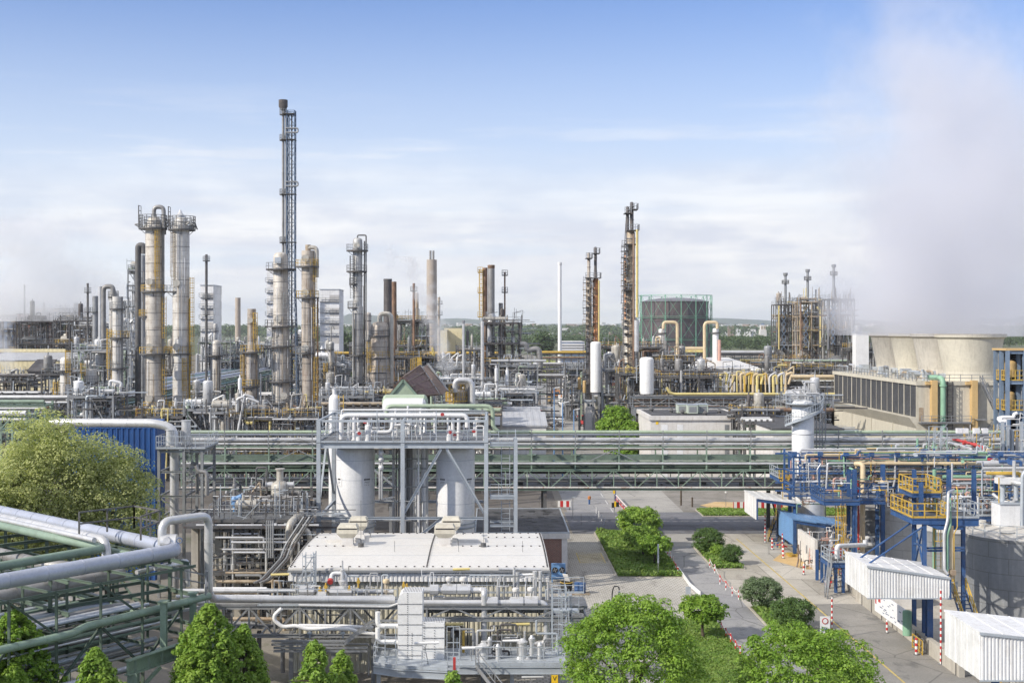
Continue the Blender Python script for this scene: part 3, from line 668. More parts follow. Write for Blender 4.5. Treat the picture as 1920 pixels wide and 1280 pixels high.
# ================================================================ frame with the two grey vessels
Y0, Y1 = 115., 126.
def z0(y): return GZ(y, Y0)
fx = [GX(597.5,Y0), GX(755,Y0), GX(911.5,Y0)]
fr = thing('vessel_frame', 'light grey steel frame with a pipework deck holding two grey vessels', 'steel frame', (fx[1], Y0, 0))
for x in fx:
    for yy, t in ((Y0, z0(787)), (Y1, z0(787))): MB().beam((x,yy,0),(x,yy,t),.36,.36,.05).build('column', 'galv_light', fr)
m = MB()
for x in fx: m.beam((x,Y0,z0(835)),(x,Y1,z0(835)),.25,.4,.04); m.beam((x,Y0,z0(971)),(x,Y1,z0(971)),.2,.25,.03)
for yy in (Y0, Y1):
    m.beam((fx[0],yy,z0(835)),(fx[2],yy,z0(835)),.3,.46,.04); m.bar((fx[0],yy,z0(789)),(fx[2],yy,z0(789)),.16,.2)
    m.beam((fx[0],yy,z0(971)),(fx[2],yy,z0(971)),.2,.24,.03)
for x in fx: m.bar((x,Y0,z0(789)),(x,Y1,z0(789)),.14,.18)
m.build('beam', 'galv_light', fr)
m = MB(); ax = (fx[1]+fx[2])/2 - .3
m.beam((ax,Y0,z0(841)),(fx[1]+.1,Y0,z0(962)),.2,.24,.03); m.beam((ax+.5,Y0,z0(841)),(fx[2]-.1,Y0,z0(964)),.2,.24,.03)
m.beam((ax,Y0,z0(972)),(ax-2.3,Y0,z0(1010)),.2,.24,.03)
for x, a in ((fx[0],1),(fx[2],-1)):
    m.beam((x,Y0+5.5,z0(840)),(x,Y0,z0(955)),.18,.2,.03); m.beam((x,Y0+5.5,z0(840)),(x,Y1,z0(955)),.18,.2,.03)
    m.beam((x,Y0,z0(975)),(x,Y1,1),.18,.2,.03)
m.beam((fx[0]+.1,Y1,z0(840)),(fx[1]-.1,Y1,z0(965)),.18,.2,.03)
m.build('brace', 'galv_light', fr)
m = MB()
m.box(fx[0]-.2,fx[2]+.2,Y0-.2,Y1+.2,z0(830)-.0,z0(829)); m.build('deck', 'grating', fr)
zd = z0(829)
m = MB(); m.rail([(fx[0],Y0-.15,zd),(fx[2],Y0-.15,zd),(fx[2],Y1+.1,zd),(fx[0],Y1+.1,zd)], 1.1, 1.6, .05, closed=True)
for x in (GX(707,Y0), GX(818,Y0)): m.bar((x,Y0-.1,zd),(x,Y0-.1,z0(768)),.07)
m.build('railing', 'galv_light', fr)
# header and risers on the deck
za = z0(776)
part_pipe(fr, [(GX(640,Y0+2),Y0+2,zd+.1),(GX(640,Y0+2),Y0+2,za-.25),(GX(876,Y0+2),Y0+2,za-.25),(GX(876,Y0+2),Y0+2,zd+1.2)], .21, 'white_pipe', 12, 1.6, bend=.6)
part_pipe(fr, [(GX(641,Y0+5),Y0+5,zd+1.0),(GX(641,Y0+5),Y0+5,za+.05),(GX(880,Y0+5),Y0+5,za+.05)], .09, 'white_pipe', 8)
part_pipe(fr, [(GX(725,Y0+9),Y0+9,GZ(766,Y0+9)-1.),(GX(725,Y0+9),Y0+9,GZ(761,Y0+9)),(GX(924,Y0+9),Y0+9,GZ(761,Y0+9)),(GX(924,Y0+9),Y0+9,GZ(800,Y0+9)),(GX(936,Y0+9),Y0+9,GZ(810,Y0+9)),(GX(990,YB),YB,zb(810))], .2, 'green_sage', 12, 0, bend=.7)
part_pipe(fr, [(GX(690,Y0+4),Y0+4,zd+.6),(GX(735,Y0+4),Y0+4,zd+.6),(GX(737,Y0+4),Y0+4,zd+1.9)], .2, 'white_pipe', 12, 0, bend=.5)
part_pipe(fr, [(fx[0],Y0+6,zd+1.8),(fx[2],Y0+6,zd+1.8)], .06, 'galv_light', 6)
part_pipe(fr, [(fx[0],Y0+7,zd+2.4),(fx[2],Y0+7,zd+2.4)], .05, 'galv_light', 6)
for x, h, r, dy in ((653,1.9,.14,2.2),(664,2.4,.17,2.0),(1,0,0,0),(672,1.8,.1,3),(840,2.2,.1,3),(849,2.0,.16,2.2),(860,2.0,.17,2.1),(870,1.4,.12,2.6),(742,2.6,.12,7),(765,2.8,.12,8),(789,2.6,.13,7.5),(815,2.2,.12,8)):
    if not h: continue
    m = MB(); X = GX(x,Y0+dy); m.cyl((X,Y0+dy,zd),(X,Y0+dy,zd+h),r,n=10); m.cyl((X,Y0+dy,zd+h*.35),(X,Y0+dy,zd+h*.35+.08),r*1.6,n=10); m.cyl((X,Y0+dy,zd+.02),(X,Y0+dy,zd+.1),r*1.6,n=10)
    m.build('riser', 'white_pipe', fr)
for x, dy, h in ((673,1.2,.9),(690,1.1,1.5),(843,1.,1.1)):
    m = MB(); X = GX(x,Y0+dy); m.vessel((X,Y0+dy,zd), .28, h, 14); m.cyl((X,Y0+dy,zd+h),(X,Y0+dy,zd+h+.3),.1,n=8); m.build('filter_vessel', 'white_pipe', fr)
for x, dy, z in ((673,.85,.75),(843,.65,.85),(829,1.5,2.4),(852,1.4,.5),(684,1.6,1.7),(888,1.2,.9)):
    m = MB(); X = GX(x,Y0+dy); m.cyl((X,Y0+dy,zd+z),(X+.05,Y0+dy-.2,zd+z+.02),.16,n=12); m.cyl((X,Y0+dy+.3,zd+z),(X,Y0+dy,zd+z),.06,n=8); m.build('valve_cap', 'red', fr)
for i in range(16):
    rs = random.Random(i+50); X = rs.uniform(fx[0]+.6, fx[2]-.6); yy = rs.uniform(Y0+1.5, Y1-1); X2 = X+rs.uniform(-1.5,1.5); h = rs.uniform(.5,2.2)
    part_pipe(fr, [(X,yy,zd),(X,yy,zd+h),(X2,yy,zd+h),(X2,yy+rs.uniform(-1,1),zd+h),(X2,yy,zd+.1)] if i % 2 else [(X,yy,zd),(X,yy,zd+h),(X2,yy,zd+h),(X2,yy,zd)], rs.choice((.05,.07,.1)), rs.choice(('silver','white_pipe','galv_light')), 8)
# pipe bundle between the vessels
for i in range(13):
    rs = random.Random(i+5); x = 738 + i*5.2; dy = rs.uniform(2,8); X = GX(x,Y0+dy); part_pipe(fr, [(X,Y0+dy,.5),(X,Y0+dy,zd-.4)], rs.choice((.07,.1,.14,.2)), rs.choice(('silver','silver','vessel_grey','silver_dull')), 8, 1.5)
for y in (866,885,920,948,985): part_pipe(fr, [(GX(706,Y0+3),Y0+3,z0(y)),(GX(800,Y0+3),Y0+3,z0(y))], .06, 'galv', 6)
for x in (712,716): part_pipe(fr, [(GX(x,Y0+1),Y0+1,z0(842)),(GX(x,Y0+1),Y0+1,z0(940)),(GX(x+20,Y0+1),Y0+3,z0(940))], .1, 'silver', 8)
m = MB(); X = GX(715,Y0+1)
for y in (850,862,878): m.lathe((X,Y0+.8,z0(y)), [(0,-.25),(.2,-.18),(.27,0),(.2,.18),(0,.25)], 12)
m.build('relief_valve', 'white_pipe', fr)
def big_vessel(x0, x1, lab, sx):
    Yv = Y0+4.2; cx = GX((x0+x1)/2,Yv); r = (x1-x0)/2*Yv/F
    t = thing('storage_vessel', lab, 'vessel', (cx,Yv,0), 'pair of grey vessels in the frame')
    m = MB(); zt = z0(830)-.3; zb_ = GZ(985,Yv); pr = [(r,zb_),(r,zt-1.0),(r*.97,zt-.6),(r*.86,zt-.28),(r*.6,zt-.08),(r*.25,zt),(0,zt+.02)]
    m.lathe((cx,Yv,0), pr, 48); m.build('shell', 'vessel_grey', t)
    m = MB(); m.lathe((cx,Yv,0), [(r*.985,0),(r*.985,zb_-.1)], 48); m.build('skirt', 'white_paint', t)
    m = MB()
    for z in (zb_, zb_+.35): m.lathe((cx,Yv,z), [(r+.02,-.03),(r+.12,-.03),(r+.12,.05),(r+.02,.05)], 48)
    for z in (zb_+2.2, zb_+4.4, zb_+6.2): m.lathe((cx,Yv,z), [(r-.01,-.02),(r+.012,-.015),(r+.012,.015),(r-.01,.02)], 48)
    m.build('ring', 'galv_light', t)
    for px_, w in sx:
        ax = math.asin(max(-1,min(1,(GX(px_,Yv-r*.8)-cx)/r))); m = MB(); m2 = MB()
        za_, zb2 = GZ(912,Yv-r), GZ(896,Yv-r); da = w/2*Yv/F/r/max(.45,math.cos(ax))
        q = [(cx+(r+.03)*math.sin(a), Yv-(r+.03)*math.cos(a)) for a in (ax-da, ax-da/3, ax+da/3, ax+da)]
        for a, b in zip(q[:-1], q[1:]): m.poly([(a[0],a[1],za_),(b[0],b[1],za_),(b[0],b[1],zb2),(a[0],a[1],zb2)])
        pl = m.build('placard', 'sign_white', t)
        # small print: heading and three rows of characters, too small in the photograph to read
        rr = r+.045; rs = random.Random(int(px_))
        def seg(a0, a1, z, h): m2.poly([(cx+rr*math.sin(a0),Yv-rr*math.cos(a0),z),(cx+rr*math.sin(a1),Yv-rr*math.cos(a1),z),(cx+rr*math.sin(a1),Yv-rr*math.cos(a1),z+h),(cx+rr*math.sin(a0),Yv-rr*math.cos(a0),z+h)])
        k = 5
        for j in range(k): a = ax - da*.6 + j*da*1.2/k; seg(a, a+da*.17, zb2-.24, .15)
        for row, (z, kk) in enumerate(((zb2-.42,6),(zb2-.55,4),(zb2-.70,3))):
            for j in range(kk):
                a = ax - da*.5 + j*da*1./kk; seg(a, a+da*rs.uniform(.06,.14), z, .05)
        m2.build('lettering', 'black', pl)
big_vessel(630.5, 702.5, 'left one of two tall grey vessels with white placards inside the steel frame', ((636,9),(688,17)))
big_vessel(818, 890, 'right one of two tall grey vessels, the one behind the inverted V brace', ((830,16),(880,14)))
# ladder tower right of the frame
t = thing('stair_tower', 'narrow grey ladder tower attached to the right side of the vessel frame', 'stair tower', (GX(967,Y0),Y0,0))
m = MB(); xa, xb_ = fx[2]+.35, GX(967,Y0)
for x in (xb_,):
    for yy in (Y0,Y0+2.4): m.beam((x,yy,0),(x,yy,z0(823)),.32,.32,.05)
for y in (834,933,985): 
    for yy in (Y0,Y0+2.4): m.beam((xa,yy,z0(y)),(xb_,yy,z0(y)),.16,.2,.03)
m.build('frame', 'galv_light', t)
for y in (834,933):
    m = MB(); m.box(xa,xb_-.2,Y0+.1,Y0+2.3,z0(y)+.11,z0(y)+.15); p = m.build('platform', 'grating', t)
    m = MB(); m.rail([(xa,Y0,z0(y)+.12),(xb_,Y0,z0(y)+.12),(xb_,Y0+2.4,z0(y)+.12)], 1.1, .8, .045); m.build('railing', 'galv_light', p)
m = MB(); m.ladder(GX(948,Y0+.6),Y0+.6,z0(933),z0(825),.75,(0,-1),False,.06); m.ladder(GX(948,Y0+.6),Y0+.6,.2,z0(940),.75,(0,-1),False,.06); m.build('ladder', 'galv_light', t)

# ================================================================ white roofed hall
YA, YC = 89., 104.
zr = GZ(1064,YA); hx0, hx1 = GX(541,YA), GX(1030,YA)
hall = thing('process_hall', 'low hall with a white studded roof and cream corrugated walls in the lower middle', 'building', ((hx0+hx1)/2, YA, 0))
def corr_wall(m, a, b, z0_, z1_, pitch=.33, d=.05):
    """ribbed sheet between plan points a and b"""
    a = Vector((*a,0)); b = Vector((*b,0)); L = (b-a).length; u = (b-a)/L; nrm = Vector((u.y,-u.x,0)); k = int(L/pitch); p = L/k; pts = []
    for i in range(k):
        for f, o in ((0,0),(.42,0),(.5,d),(.92,d)): pts.append(a + u*(i+f)*p + nrm*o)
    pts.append(b.copy()); vs = [(q.x,q.y,z) for q in pts for z in (z0_,z1_)]
    m.add(vs, [(2*i,2*i+2,2*i+3,2*i+1) for i in range(len(pts)-1)])
    return m
m = MB(); corr_wall(m,(hx0+.25,YA+.3),(hx1-.25,YA+.3),0,zr-.5); corr_wall(m,(hx0+.25,YC-.2),(hx0+.25,YA+.3),0,zr-.5); corr_wall(m,(hx1-.25,YA+.3),(hx1-.25,YC-.2),0,zr-.5); m.build('wall', 'wall_cream', hall)
m = MB(); corr_wall(m,(hx0+.03,YA),(hx1-.03,YA),zr-.95,zr-.12,.3,.05); corr_wall(m,(hx0+.03,YC),(hx0+.03,YA),zr-.95,zr-.12); corr_wall(m,(hx1-.03,YA),(hx1-.03,YC),zr-.95,zr-.12); m.build('fascia', 'canopy_white', hall)
m = MB(); ny = 12
rise = [ .27*math.sin(math.pi*j/ny) for j in range(ny+1)]
vs = []
for j in range(ny+1):
    y = YA-.12 + (YC-YA+.24)*j/ny
    for x in (hx0,hx1): vs.append((x,y,zr+rise[j]))
for j in range(ny+1):
    y = YA-.12 + (YC-YA+.24)*j/ny
    for x in (hx0,hx1): vs.append((x,y,zr+rise[j]-.16))
k = 2*(ny+1); fs = [(2*j,2*j+1,2*j+3,2*j+2) for j in range(ny)] + [(k+2*j,k+2*j+2,k+2*j+3,k+2*j+1) for j in range(ny)]
fs += [(0,k,k+1,1),(2*ny,2*ny+1,k+2*ny+1,k+2*ny)] + [(2*j,2*j+2,k+2*j+2,k+2*j) for j in range(ny)] + [(2*j+1,k+2*j+1,k+2*j+3,2*j+3) for j in range(ny)]
m.add(vs, fs); roof = m.build('roof', 'roof_white', hall)
m = MB(); xm = hx0 + (hx1-hx0)*.53
def rz(y): return zr + .27*math.sin(math.pi*min(1,max(0,(y-YA+.12)/(YC-YA+.24))))
for x in (hx0+.12, xm, hx1-.12):
    for i in range(34): y = YA+.2+i*(YC-YA-.4)/33; m.cb(x, y, rz(y)-.01, .11, .11, .09)
for y in (YA+.25, YA+7.2, YC-3.2, YC-.3):
    k = 28
    for i in range(k):
        x = hx0+.4+i*(hx1-hx0-.8)/(k-1)
        if y in (YA+7.2, YC-3.2) and not (x > xm+2 or x < hx0+3.2): continue
        m.cb(x, y, rz(y)-.01, .13, .08, .08)
m.build('roof_stud', 'steel_dark', roof)
m = MB()
for i in range(1,4): y = YA + (YC-YA)*i/4.; m.box(hx0+.02,hx1-.02,y-.02,y+.02,rz(y)-.01,rz(y)+.012)
m.build('roof_seam', 'galv_light', roof)
m = MB(); m.bar((hx0-.05,YA-.2,zr-.2),(hx1+.05,YA-.2,zr-.2),.16,.14); m.build('gutter', 'galv', hall)
for x, yy in ((GX(672,101),101),(GX(846,101),101)):
    for dy, s in ((0,1.),(-4.3,1.05)):
        X = x + (0 if dy == 0 else -.35); y = yy + dy; z = rz(y)
        v = thing('roof_vent', {(0,0):'vent cowl at the back left of the white roof',(0,1):'vent cowl at the front left of the white roof',(1,0):'vent cowl at the back right of the white roof',(1,1):'vent cowl at the front right of the white roof'}[(int(x > GX(700,101)), int(dy != 0))], 'roof vent', (X,y,z), 'vents on the white roof')
        m = MB(); m.cb(X,y,z-.05,.95*s,.8*s,.15); m.cb(X,y,z+.1,.8*s,.7*s,.55); m.build('base', 'wall_white', v)
        m = MB(); b_ = [(-.75*s,-.6*s),(.75*s,-.6*s),(.75*s,.6*s),(-.75*s,.6*s)]
        def fr_(k0,za_,k1,zb2):
            vs = [(X+a*k0,y+b*k0,z+za_) for a,b in b_] + [(X+a*k1,y+b*k1,z+zb2) for a,b in b_]
            m.add(vs, [(0,3,2,1),(4,5,6,7),(0,1,5,4),(1,2,6,5),(2,3,7,6),(3,0,4,7)])
        fr_(.6,.6,.98,.95); fr_(.98,.952,.98,1.25); m.build('hood', 'concrete_cream', v)
        m = MB(); fr_(.84,1.255,.84,1.36); m.build('louvre', 'steel_dark', v); m = MB(); fr_(.98,1.37,.78,1.62); m.build('cap', 'concrete_cream', v)
        m = MB(); m.tube([(X+.55*s,y,z+.5),(X+.95*s,y-.1,z+.5),(X+.95*s,y-.1,z+.02)], .05, 6); m.build('drain_pipe', 'galv', v)
for x, y in ((GX(645,98),98.),(GX(870,98),98.)):
    m = MB(); m.prism([(x-1.4,y,rz(y)),(x+1.6,y,rz(y)),(x+1.3,y+2.4,rz(y)),(x-1.2,y+2.4,rz(y))], (0,0,.22)); o = m.build('skylight', 'roof_white', roof)
    m = MB(); m.cyl((x+1.5,y-2,rz(y-2)),(x+1.5,y-2,rz(y-2)+.28),.22,n=10); m.bar((x+1.5,y-2,rz(y)),(x+1.5,y-2,rz(y)+3.5),.025); m.build('lightning_rod', 'galv_dark', roof)
for x in (740, 860, 980):
    m = MB(); X = GX(x,94); m.bar((X,94,rz(94)-.02),(X,94,rz(94)+.8),.03); m.build('lightning_rod', 'galv_dark', roof)
# access ladder stair on the left gable
t = thing('roof_ladder', 'grey cat ladder tower standing against the front left corner of the white roof', 'ladder', (GX(580,87.8),87.8,0))
m = MB(); X = GX(577,87.8)
for dx in (-.9,.5):
    for dy in (-.5,.5): m.bar((X+dx,87.8+dy,3.0),(X+dx,87.8+dy,zr+1.3 if dx > 0 else zr-1),.07)
for z in (3.6,4.6,5.6,6.6,zr,zr+1.2): m.bar((X-.9,87.3,min(z,zr-1)),(X+.5,87.3,z),.05); m.bar((X-.9,88.3,min(z,zr-1)),(X+.5,88.3,z),.05)
m.ladder(X-.6,87.3,3.0,zr-1,.5,(0,-1),True); m.ladder(X+.2,87.3,4.5,zr+1.4,.5,(0,-1),True); m.box(X-.9,X+.5,87.3,88.3,zr-1.05,zr-1.0); m.build('frame', 'galv_light', t)
# ================================================================ brick building behind
bx0, bx1, by0, by1 = GX(948,124)-3, GX(1068,124), 124., 140.6; bz = GZ(999,124)
t = thing('brick_building', 'flat-roofed red brick building with a dark patched roof beside the white hall', 'building', ((bx0+bx1)/2,by0,0))
m = MB(); m.box(bx0+.2,bx1-.75,by0+.2,by1-.2,0,bz-.5); m.build('wall', 'brick', t)
m = MB(); m.box(bx1-.75,bx1-.2,by0+.15,by0+.75,0,bz-.5); m.box(bx0+.2,bx1-.2,by0+.15,by0+.3,0,.35); m.build('pier', 'wall_white', t)
m = MB(); m.box(bx0,bx1,by0,by1,bz-.55,bz-.02); m.build('parapet', 'wall_white', t)
m = MB(); m.box(bx0+.15,bx1-.15,by0+.15,by1-.15,bz-.02,bz+.03); m.build('roof', 'roof_dark', t)
m = MB()
for a in ((bx0,bx1,by0,by0+.12),(bx0,bx1,by1-.12,by1),(bx0,bx0+.12,by0+.12,by1-.12),(bx1-.12,bx1,by0+.12,by1-.12)): m.box(a[0],a[1],a[2],a[3],bz-.02,bz+.1)
m.build('roof_edge', 'galv_light', t)
rs = random.Random(3); m = MB()
for i in range(60): 
    x = rs.uniform(bx0+1,bx1-1); y = rs.uniform(by0+1,by1-1); m.cb(x,y,bz+.031,rs.uniform(.2,.7),rs.uniform(.3,1.3),.006+i*.0002,rs.uniform(-.3,.3))
m.build('roof_patch', 'black', t)
t = thing('fan_unit', 'pale blue twin fan cooler on the paving in front of the brick building', 'air cooler', (GX(1046,121),121,0))
X = GX(1047,121); m = MB(); m.box(X-.66,X+.66,120.8,121.4,.35,1.75); m.build('casing', 'blue_light', t)
for dx in (-.33,.33):
    m = MB(); m.cyl((X+dx,120.8,1.2),(X+dx,120.74,1.2),.27,n=20); fan = m.build('fan', 'black', t)
    m = MB()
    for a in range(4): m.bar((X+dx,120.72,1.2),(X+dx+.22*math.cos(a*1.57+.4),120.72,1.2+.22*math.sin(a*1.57+.4)),.03,.07)
    m.build('blade', 'galv', fan)
m = MB()
for dx in (-.6,.6): m.box(X+dx-.05,X+dx+.05,120.85,121.35,0,.35)
m.bar((X-.66,120.75,.5),(X+.66,120.75,.5),.06); m.build('leg', 'blue_light', t)
for i,(x,y) in enumerate(((1083,1112),(1092,1113))):
    p = G(x,y); t = thing('oil_drum', ('left one of two blue drums on a pallet in the paved yard','right one of two blue drums on a pallet in the paved yard')[i], 'drum', p, 'blue drums on the paving')
    m = MB(); m.lathe(p, [(0,.12),(.3,.12),(.3,.4),(.315,.42),(.3,.44),(.3,.7),(.315,.72),(.3,.74),(.3,1.0),(.28,1.02),(0,1.0)], 20); m.build('barrel', 'blue_light' if 0 else 'blue_drum' if 'blue_drum' in M else 'blue', t)
m = MB(); p = G(1088,1113); 
for i in range(4): m.cb(p.x, p.y-.5+i*.33, .06, 1.7, .12, .05)
for i in (-1,0,1): m.cb(p.x+i*.7, p.y, 0, .12, 1.1, .06)
tag(m.build('pallet', 'rust_light'), 'wooden pallet under the two blue drums', 'pallet')
p = G(1062,1109); t = thing('rubbish_bin', 'black round bin with its white lid propped open beside the blue drums', 'bin', p)
m = MB(); m.lathe(p, [(0,.02),(.5,.02),(.55,.9),(.5,.9),(.45,.5),(0,.5)], 20); m.build('body', 'rubber', t); m = MB(); m.lathe(p, [(.56,.86),(.6,.9),(.52,.93)], 20); m.build('rim', 'yellow', t)
m = MB(); m.prism([p+Vector((-.1,.3,.95)),p+Vector((.35,0,.95)),p+Vector((.1,-.2,1.6)),p+Vector((-.35,.1,1.6))], (0,0,.05)); m.build('lid', 'white_paint', t)
# ================================================================ angled pipe rack at lower left (two arms meeting in a corner)
C0 = Vector((GX(338,70), 70, 0)); dB = Vector((-.59,-.807,0)).normalized(); dA = Vector((-.73,.69,0)).normalized()
nB = Vector((-dB.y, dB.x, 0)); nB = nB if nB.x < 0 else -nB         # across arm B, away from camera-right
def zc(y, Y=70): return GZ(y, Y)
rk = thing('pipe_rack', 'green steel pipe rack at the lower left whose two arms meet in a sharp corner', 'pipe rack', C0)
def armB(t, off, z): return C0 + dB*t + Vector((-.807,.59,0)).normalized()*off + Vector((0,0,z))     # off>0: further left/behind
def armA(t, off, z): return C0 + dA*t + Vector((-.69,-.73,0)).normalized()*off + Vector((0,0,z))
zt = zc(1030)
def elbow(offA, offB, z, r, mat, tA=45, tB=34, zA=None, seam=0, n=16):
    # both runs are offset inwards from the corner; corner point by intersection
    a = armA(0, offA, 0); b = armB(0, offB, 0)
    det = dA.x*dB.y - dA.y*dB.x; d = b - a; s = (d.x*dB.y - d.y*dB.x)/det; c = a + dA*s
    part_pipe(rk, [armA(tA, offA, zA or z), Vector((c.x,c.y,zA or z)), armB(tB, offB, z)], r, mat, n, seam, bend=r*2.6)
elbow(0.0, 0.0, zt, .385, 'silver_blue', seam=2.0, n=20)
part_pipe(rk, [armA(45,2.0,zt+.25), armA(4.5,2.0,zt+.25), armA(4.2,2.0,zt-.6), armA(3.9,2.4,zt-.9)], .27, 'silver', 16, 2.0, bend=.6)
part_pipe(rk, [armA(45,3.1,zt+.1), armA(9,3.1,zt+.1), armB(1.8,4.2,zt-.1), armB(34,4.2,zt-.25)], .24, 'green', 12, bend=.6)
part_pipe(rk, [armA(45,2.9,zt+.42), armA(4,2.9,zt+.42)], .15, 'silver', 10)
part_pipe(rk, [armA(45,4.2,zt-1.2), armA(7,4.2,zt-1.2), armB(1.5,2.6,zt-1.35), armB(34,2.6,zt-1.35)], .36, 'silver_dull', 18, 2.2, bend=1.0)
part_pipe(rk, [armA(45,1.2,zt-.55), armA(2.5,1.2,zt-.55)], .22, 'green', 10)
for i in range(5): part_pipe(rk, [armA(45,4.9+i*.42,zt-2.2), armA(6+i*.5,4.9+i*.42,zt-2.2)], .10+.03*(i % 3), ('silver','white_pipe','silver')[i % 3], 8)
for i in range(10): part_pipe(rk, [armB(2.+.3*i,.2+i*.46,zt-2.65), armB(34,.2+i*.46,zt-2.65)], .09+.05*(i % 3), ('galv_light','silver','silver_dull','green')[i % 4], 8)
part_pipe(rk, [armB(-1.2,-1.0,zt-2.6), armB(7,-1.1,zt-2.75), armB(7.7,-1.1,zt-2.95), armB(34,-1.1,zt-3.0)], .2, 'green', 14, 1.5, bend=.5)
for i in range(7): part_pipe(rk, [armB(.5+.7*i,.6+i*.6,zt-4.1), armB(34,.6+i*.6,zt-4.1)], .07+.05*(i % 3), ('green','silver_dull','galv','silver')[i % 4], 8)
for i in range(6): part_pipe(rk, [armB(1+.7*i,.3+i*.7,zt-5.2), armB(34,.3+i*.7,zt-5.2)], .08+.04*(i % 3), ('silver','galv','silver_dull','green')[i % 4], 8)
part_pipe(rk, [armB(-1.5,-1.4,zt-4.9), armB(3.0,-1.4,zt-5.1), armB(3.5,-1.4,zt-5.3), armB(34,-1.4,zt-5.4)], .17, 'silver_blue', 12, 2.4, bend=.3)
for i in range(6): part_pipe(rk, [armA(45,.4+i*.8,zt-3.6), armA(2+i*.6,.4+i*.8,zt-3.6)], .09+.05*(i % 3), ('silver','green','silver_dull')[i % 3], 8)
for i in range(14): part_pipe(rk, [armB(.6+.2*i,-.7+.42*i,zt-(3.5,4.7)[i%2]), armB(34,-.7+.42*i,zt-(3.5,4.7)[i%2])], .05+.03*(i % 4), ('silver','silver_dull','green','galv_light','silver')[i % 5], 8)
m = MB(); m2 = MB()
for i in range(13):      # portal frames along arm B
    t = .6 + i*2.6
    for off in (-.8, 2., 5.):
        a = armB(t, off, zt-5.6); b = armB(t, off, zt-.45 if off > 0 else zt-.75); m.beam(a, b, .12, .12, .02)
    for z in (-.9, -2.95, -4.35, -5.5): m.beam(armB(t,-1.0,zt+z), armB(t,5.2,zt+z), .1, .14, .02)
    if i % 2: m2.bar(armB(t,-.8,zt-5.5), armB(t+2.6,-.8,zt-3), .12); m2.bar(armB(t,5,zt-5.5), armB(t+2.6,5,zt-3), .12); m2.bar(armB(t,-.8,zt-2.9), armB(t+2.6,-.8,zt-.9), .1)
    else: m2.bar(armB(t+2.6,-.8,zt-5.5), armB(t,-.8,zt-3), .12); m2.bar(armB(t+2.6,5,zt-5.5), armB(t,5,zt-3), .12)
for z in (-.85,-2.95,-5.5):
    for off in (-.8,5.): m.beam(armB(-.4,off,zt+z), armB(34,off,zt+z), .1, .15, .02)
m.build('steel_frame', 'green_frame', rk); m2.build('bracing', 'green_dark', rk)
m = MB()
for i in range(16):
    t = 1.5 + i*2.8
    for off in (-.3, 6.8): m.beam(armA(t,off,0 if i % 3 == 1 else zt-4.4), armA(t,off,zt-.5), .17, .17, .03)
    for z in (-.75,-2.4,-4.0): m.beam(armA(t,-.5,zt+z), armA(t,7,zt+z), .14, .18, .03)
    if i % 2: m.bar(armA(t,-.3,zt-4),armA(t+2.8,-.3,zt-2.4),.1); m.bar(armA(t,6.8,zt-4),armA(t+2.8,6.8,zt-2.4),.1)
for z in (-.75,-2.4,-4.0):
    for off in (-.3,6.8): m.beam(armA(-.4,off,zt+z), armA(45,off,zt+z), .14, .2, .03)
m.build('steel_frame', 'green_frame', rk)
# heavy trestle under the corner
m = MB()
p = [W(238,1252,64), W(425,1200,71)]; zz = p[0].z
a = Vector((p[0].x,p[0].y,zz)); b = Vector((GX(425,71),71,zz)); m.beam(a, b, .34, .75, .06)
for i in range(8): c = a + (b-a)*(i+.5)/8; m.bar(c-Vector((0,0,.36)), c+Vector((0,0,.36)), .3, .03)
m.build('beam', 'green', rk)
for q, top in ((a+(b-a)*.06,zz-.3),(a+(b-a)*.93,zz-.3)): m = MB(); m.beam((q.x,q.y,0),(q.x,q.y,top),.5,.5,.06); m.bar((q.x,q.y,top-1.2),(q.x+1.1,q.y+1,top),.16); m.build('column', 'green', rk)
for x, y0_, y1_, Y in ((307,1128,1213,67),(362,1112,1192,69.5)):
    m = MB(); X = GX(x,Y); m.beam((X,Y,GZ(y1_,Y)),(X,Y,GZ(y0_,Y)),.32,.32,.05); m.box(X-.25,X+.25,Y-.25,Y+.25,GZ(y0_,Y),GZ(y0_,Y)+.08); m.build('post', 'green', rk)
# small platform on top of the corner and the lifted white pipe
m = MB(); q = [W(224,1000,74), W(262,996,77), W(330,1004,77)]
zp = zt+.4
m.rail([armA(6.2,-.9,zp), armA(3.5,-.9,zp), armA(2.2,1.1,zp)], 1.3, 1.4, .09, True, toe=False); m.rail([armA(6.2,2.6,zp), armA(6.2,-.9,zp)], 1.3, 1.4, .09, toe=False); m.build('railing', 'galv_dark', rk)
part_pipe(rk, [(GX(304,70.5),70.5,zt+.2),(GX(304,70.5),70.5,zc(980)),(GX(391,73),73,zc(966,73)),(GX(391,73),73,zc(1112,73)),(GX(400,80),80,zc(1122,80)),(GX(740,82),82,GZ(1124,82))], .24, 'silver', 14, 1.4, bend=.55)
m = MB(); X = GX(320,70.5); m.cyl((X-.5,70.5,zt+.35),(X+.35,70.5,zt+.35),.42,n=16); m.cyl((X-.1,70.3,zt+.5),(X-.1,70,zt+.5),.2,n=10); m.build('valve', 'silver', rk)
m = MB(); m.tube([(X+.5,70,zt+.6+.2*math.sin(a)) if 0 else (X+.6+.16*math.cos(a),70,zt+.5+.16*math.sin(a)) for a in [i*.63 for i in range(11)]], .025, 6); m.build('handwheel', 'blue', rk)
part_pipe(rk, [armB(.5,1.5,zt-1.1),(GX(345,72),72,GZ(1055,72)),(GX(345,73),73,GZ(1085,73))], .14, 'silver', 10, bend=.3)
part_pipe(rk, [armB(1.2,2.2,zt-1.3),(GX(300,72),72,GZ(1062,72)),(GX(352,74),74,GZ(1050,74)),(GX(352,74),74,GZ(1098,74))], .13, 'silver', 10, bend=.3)
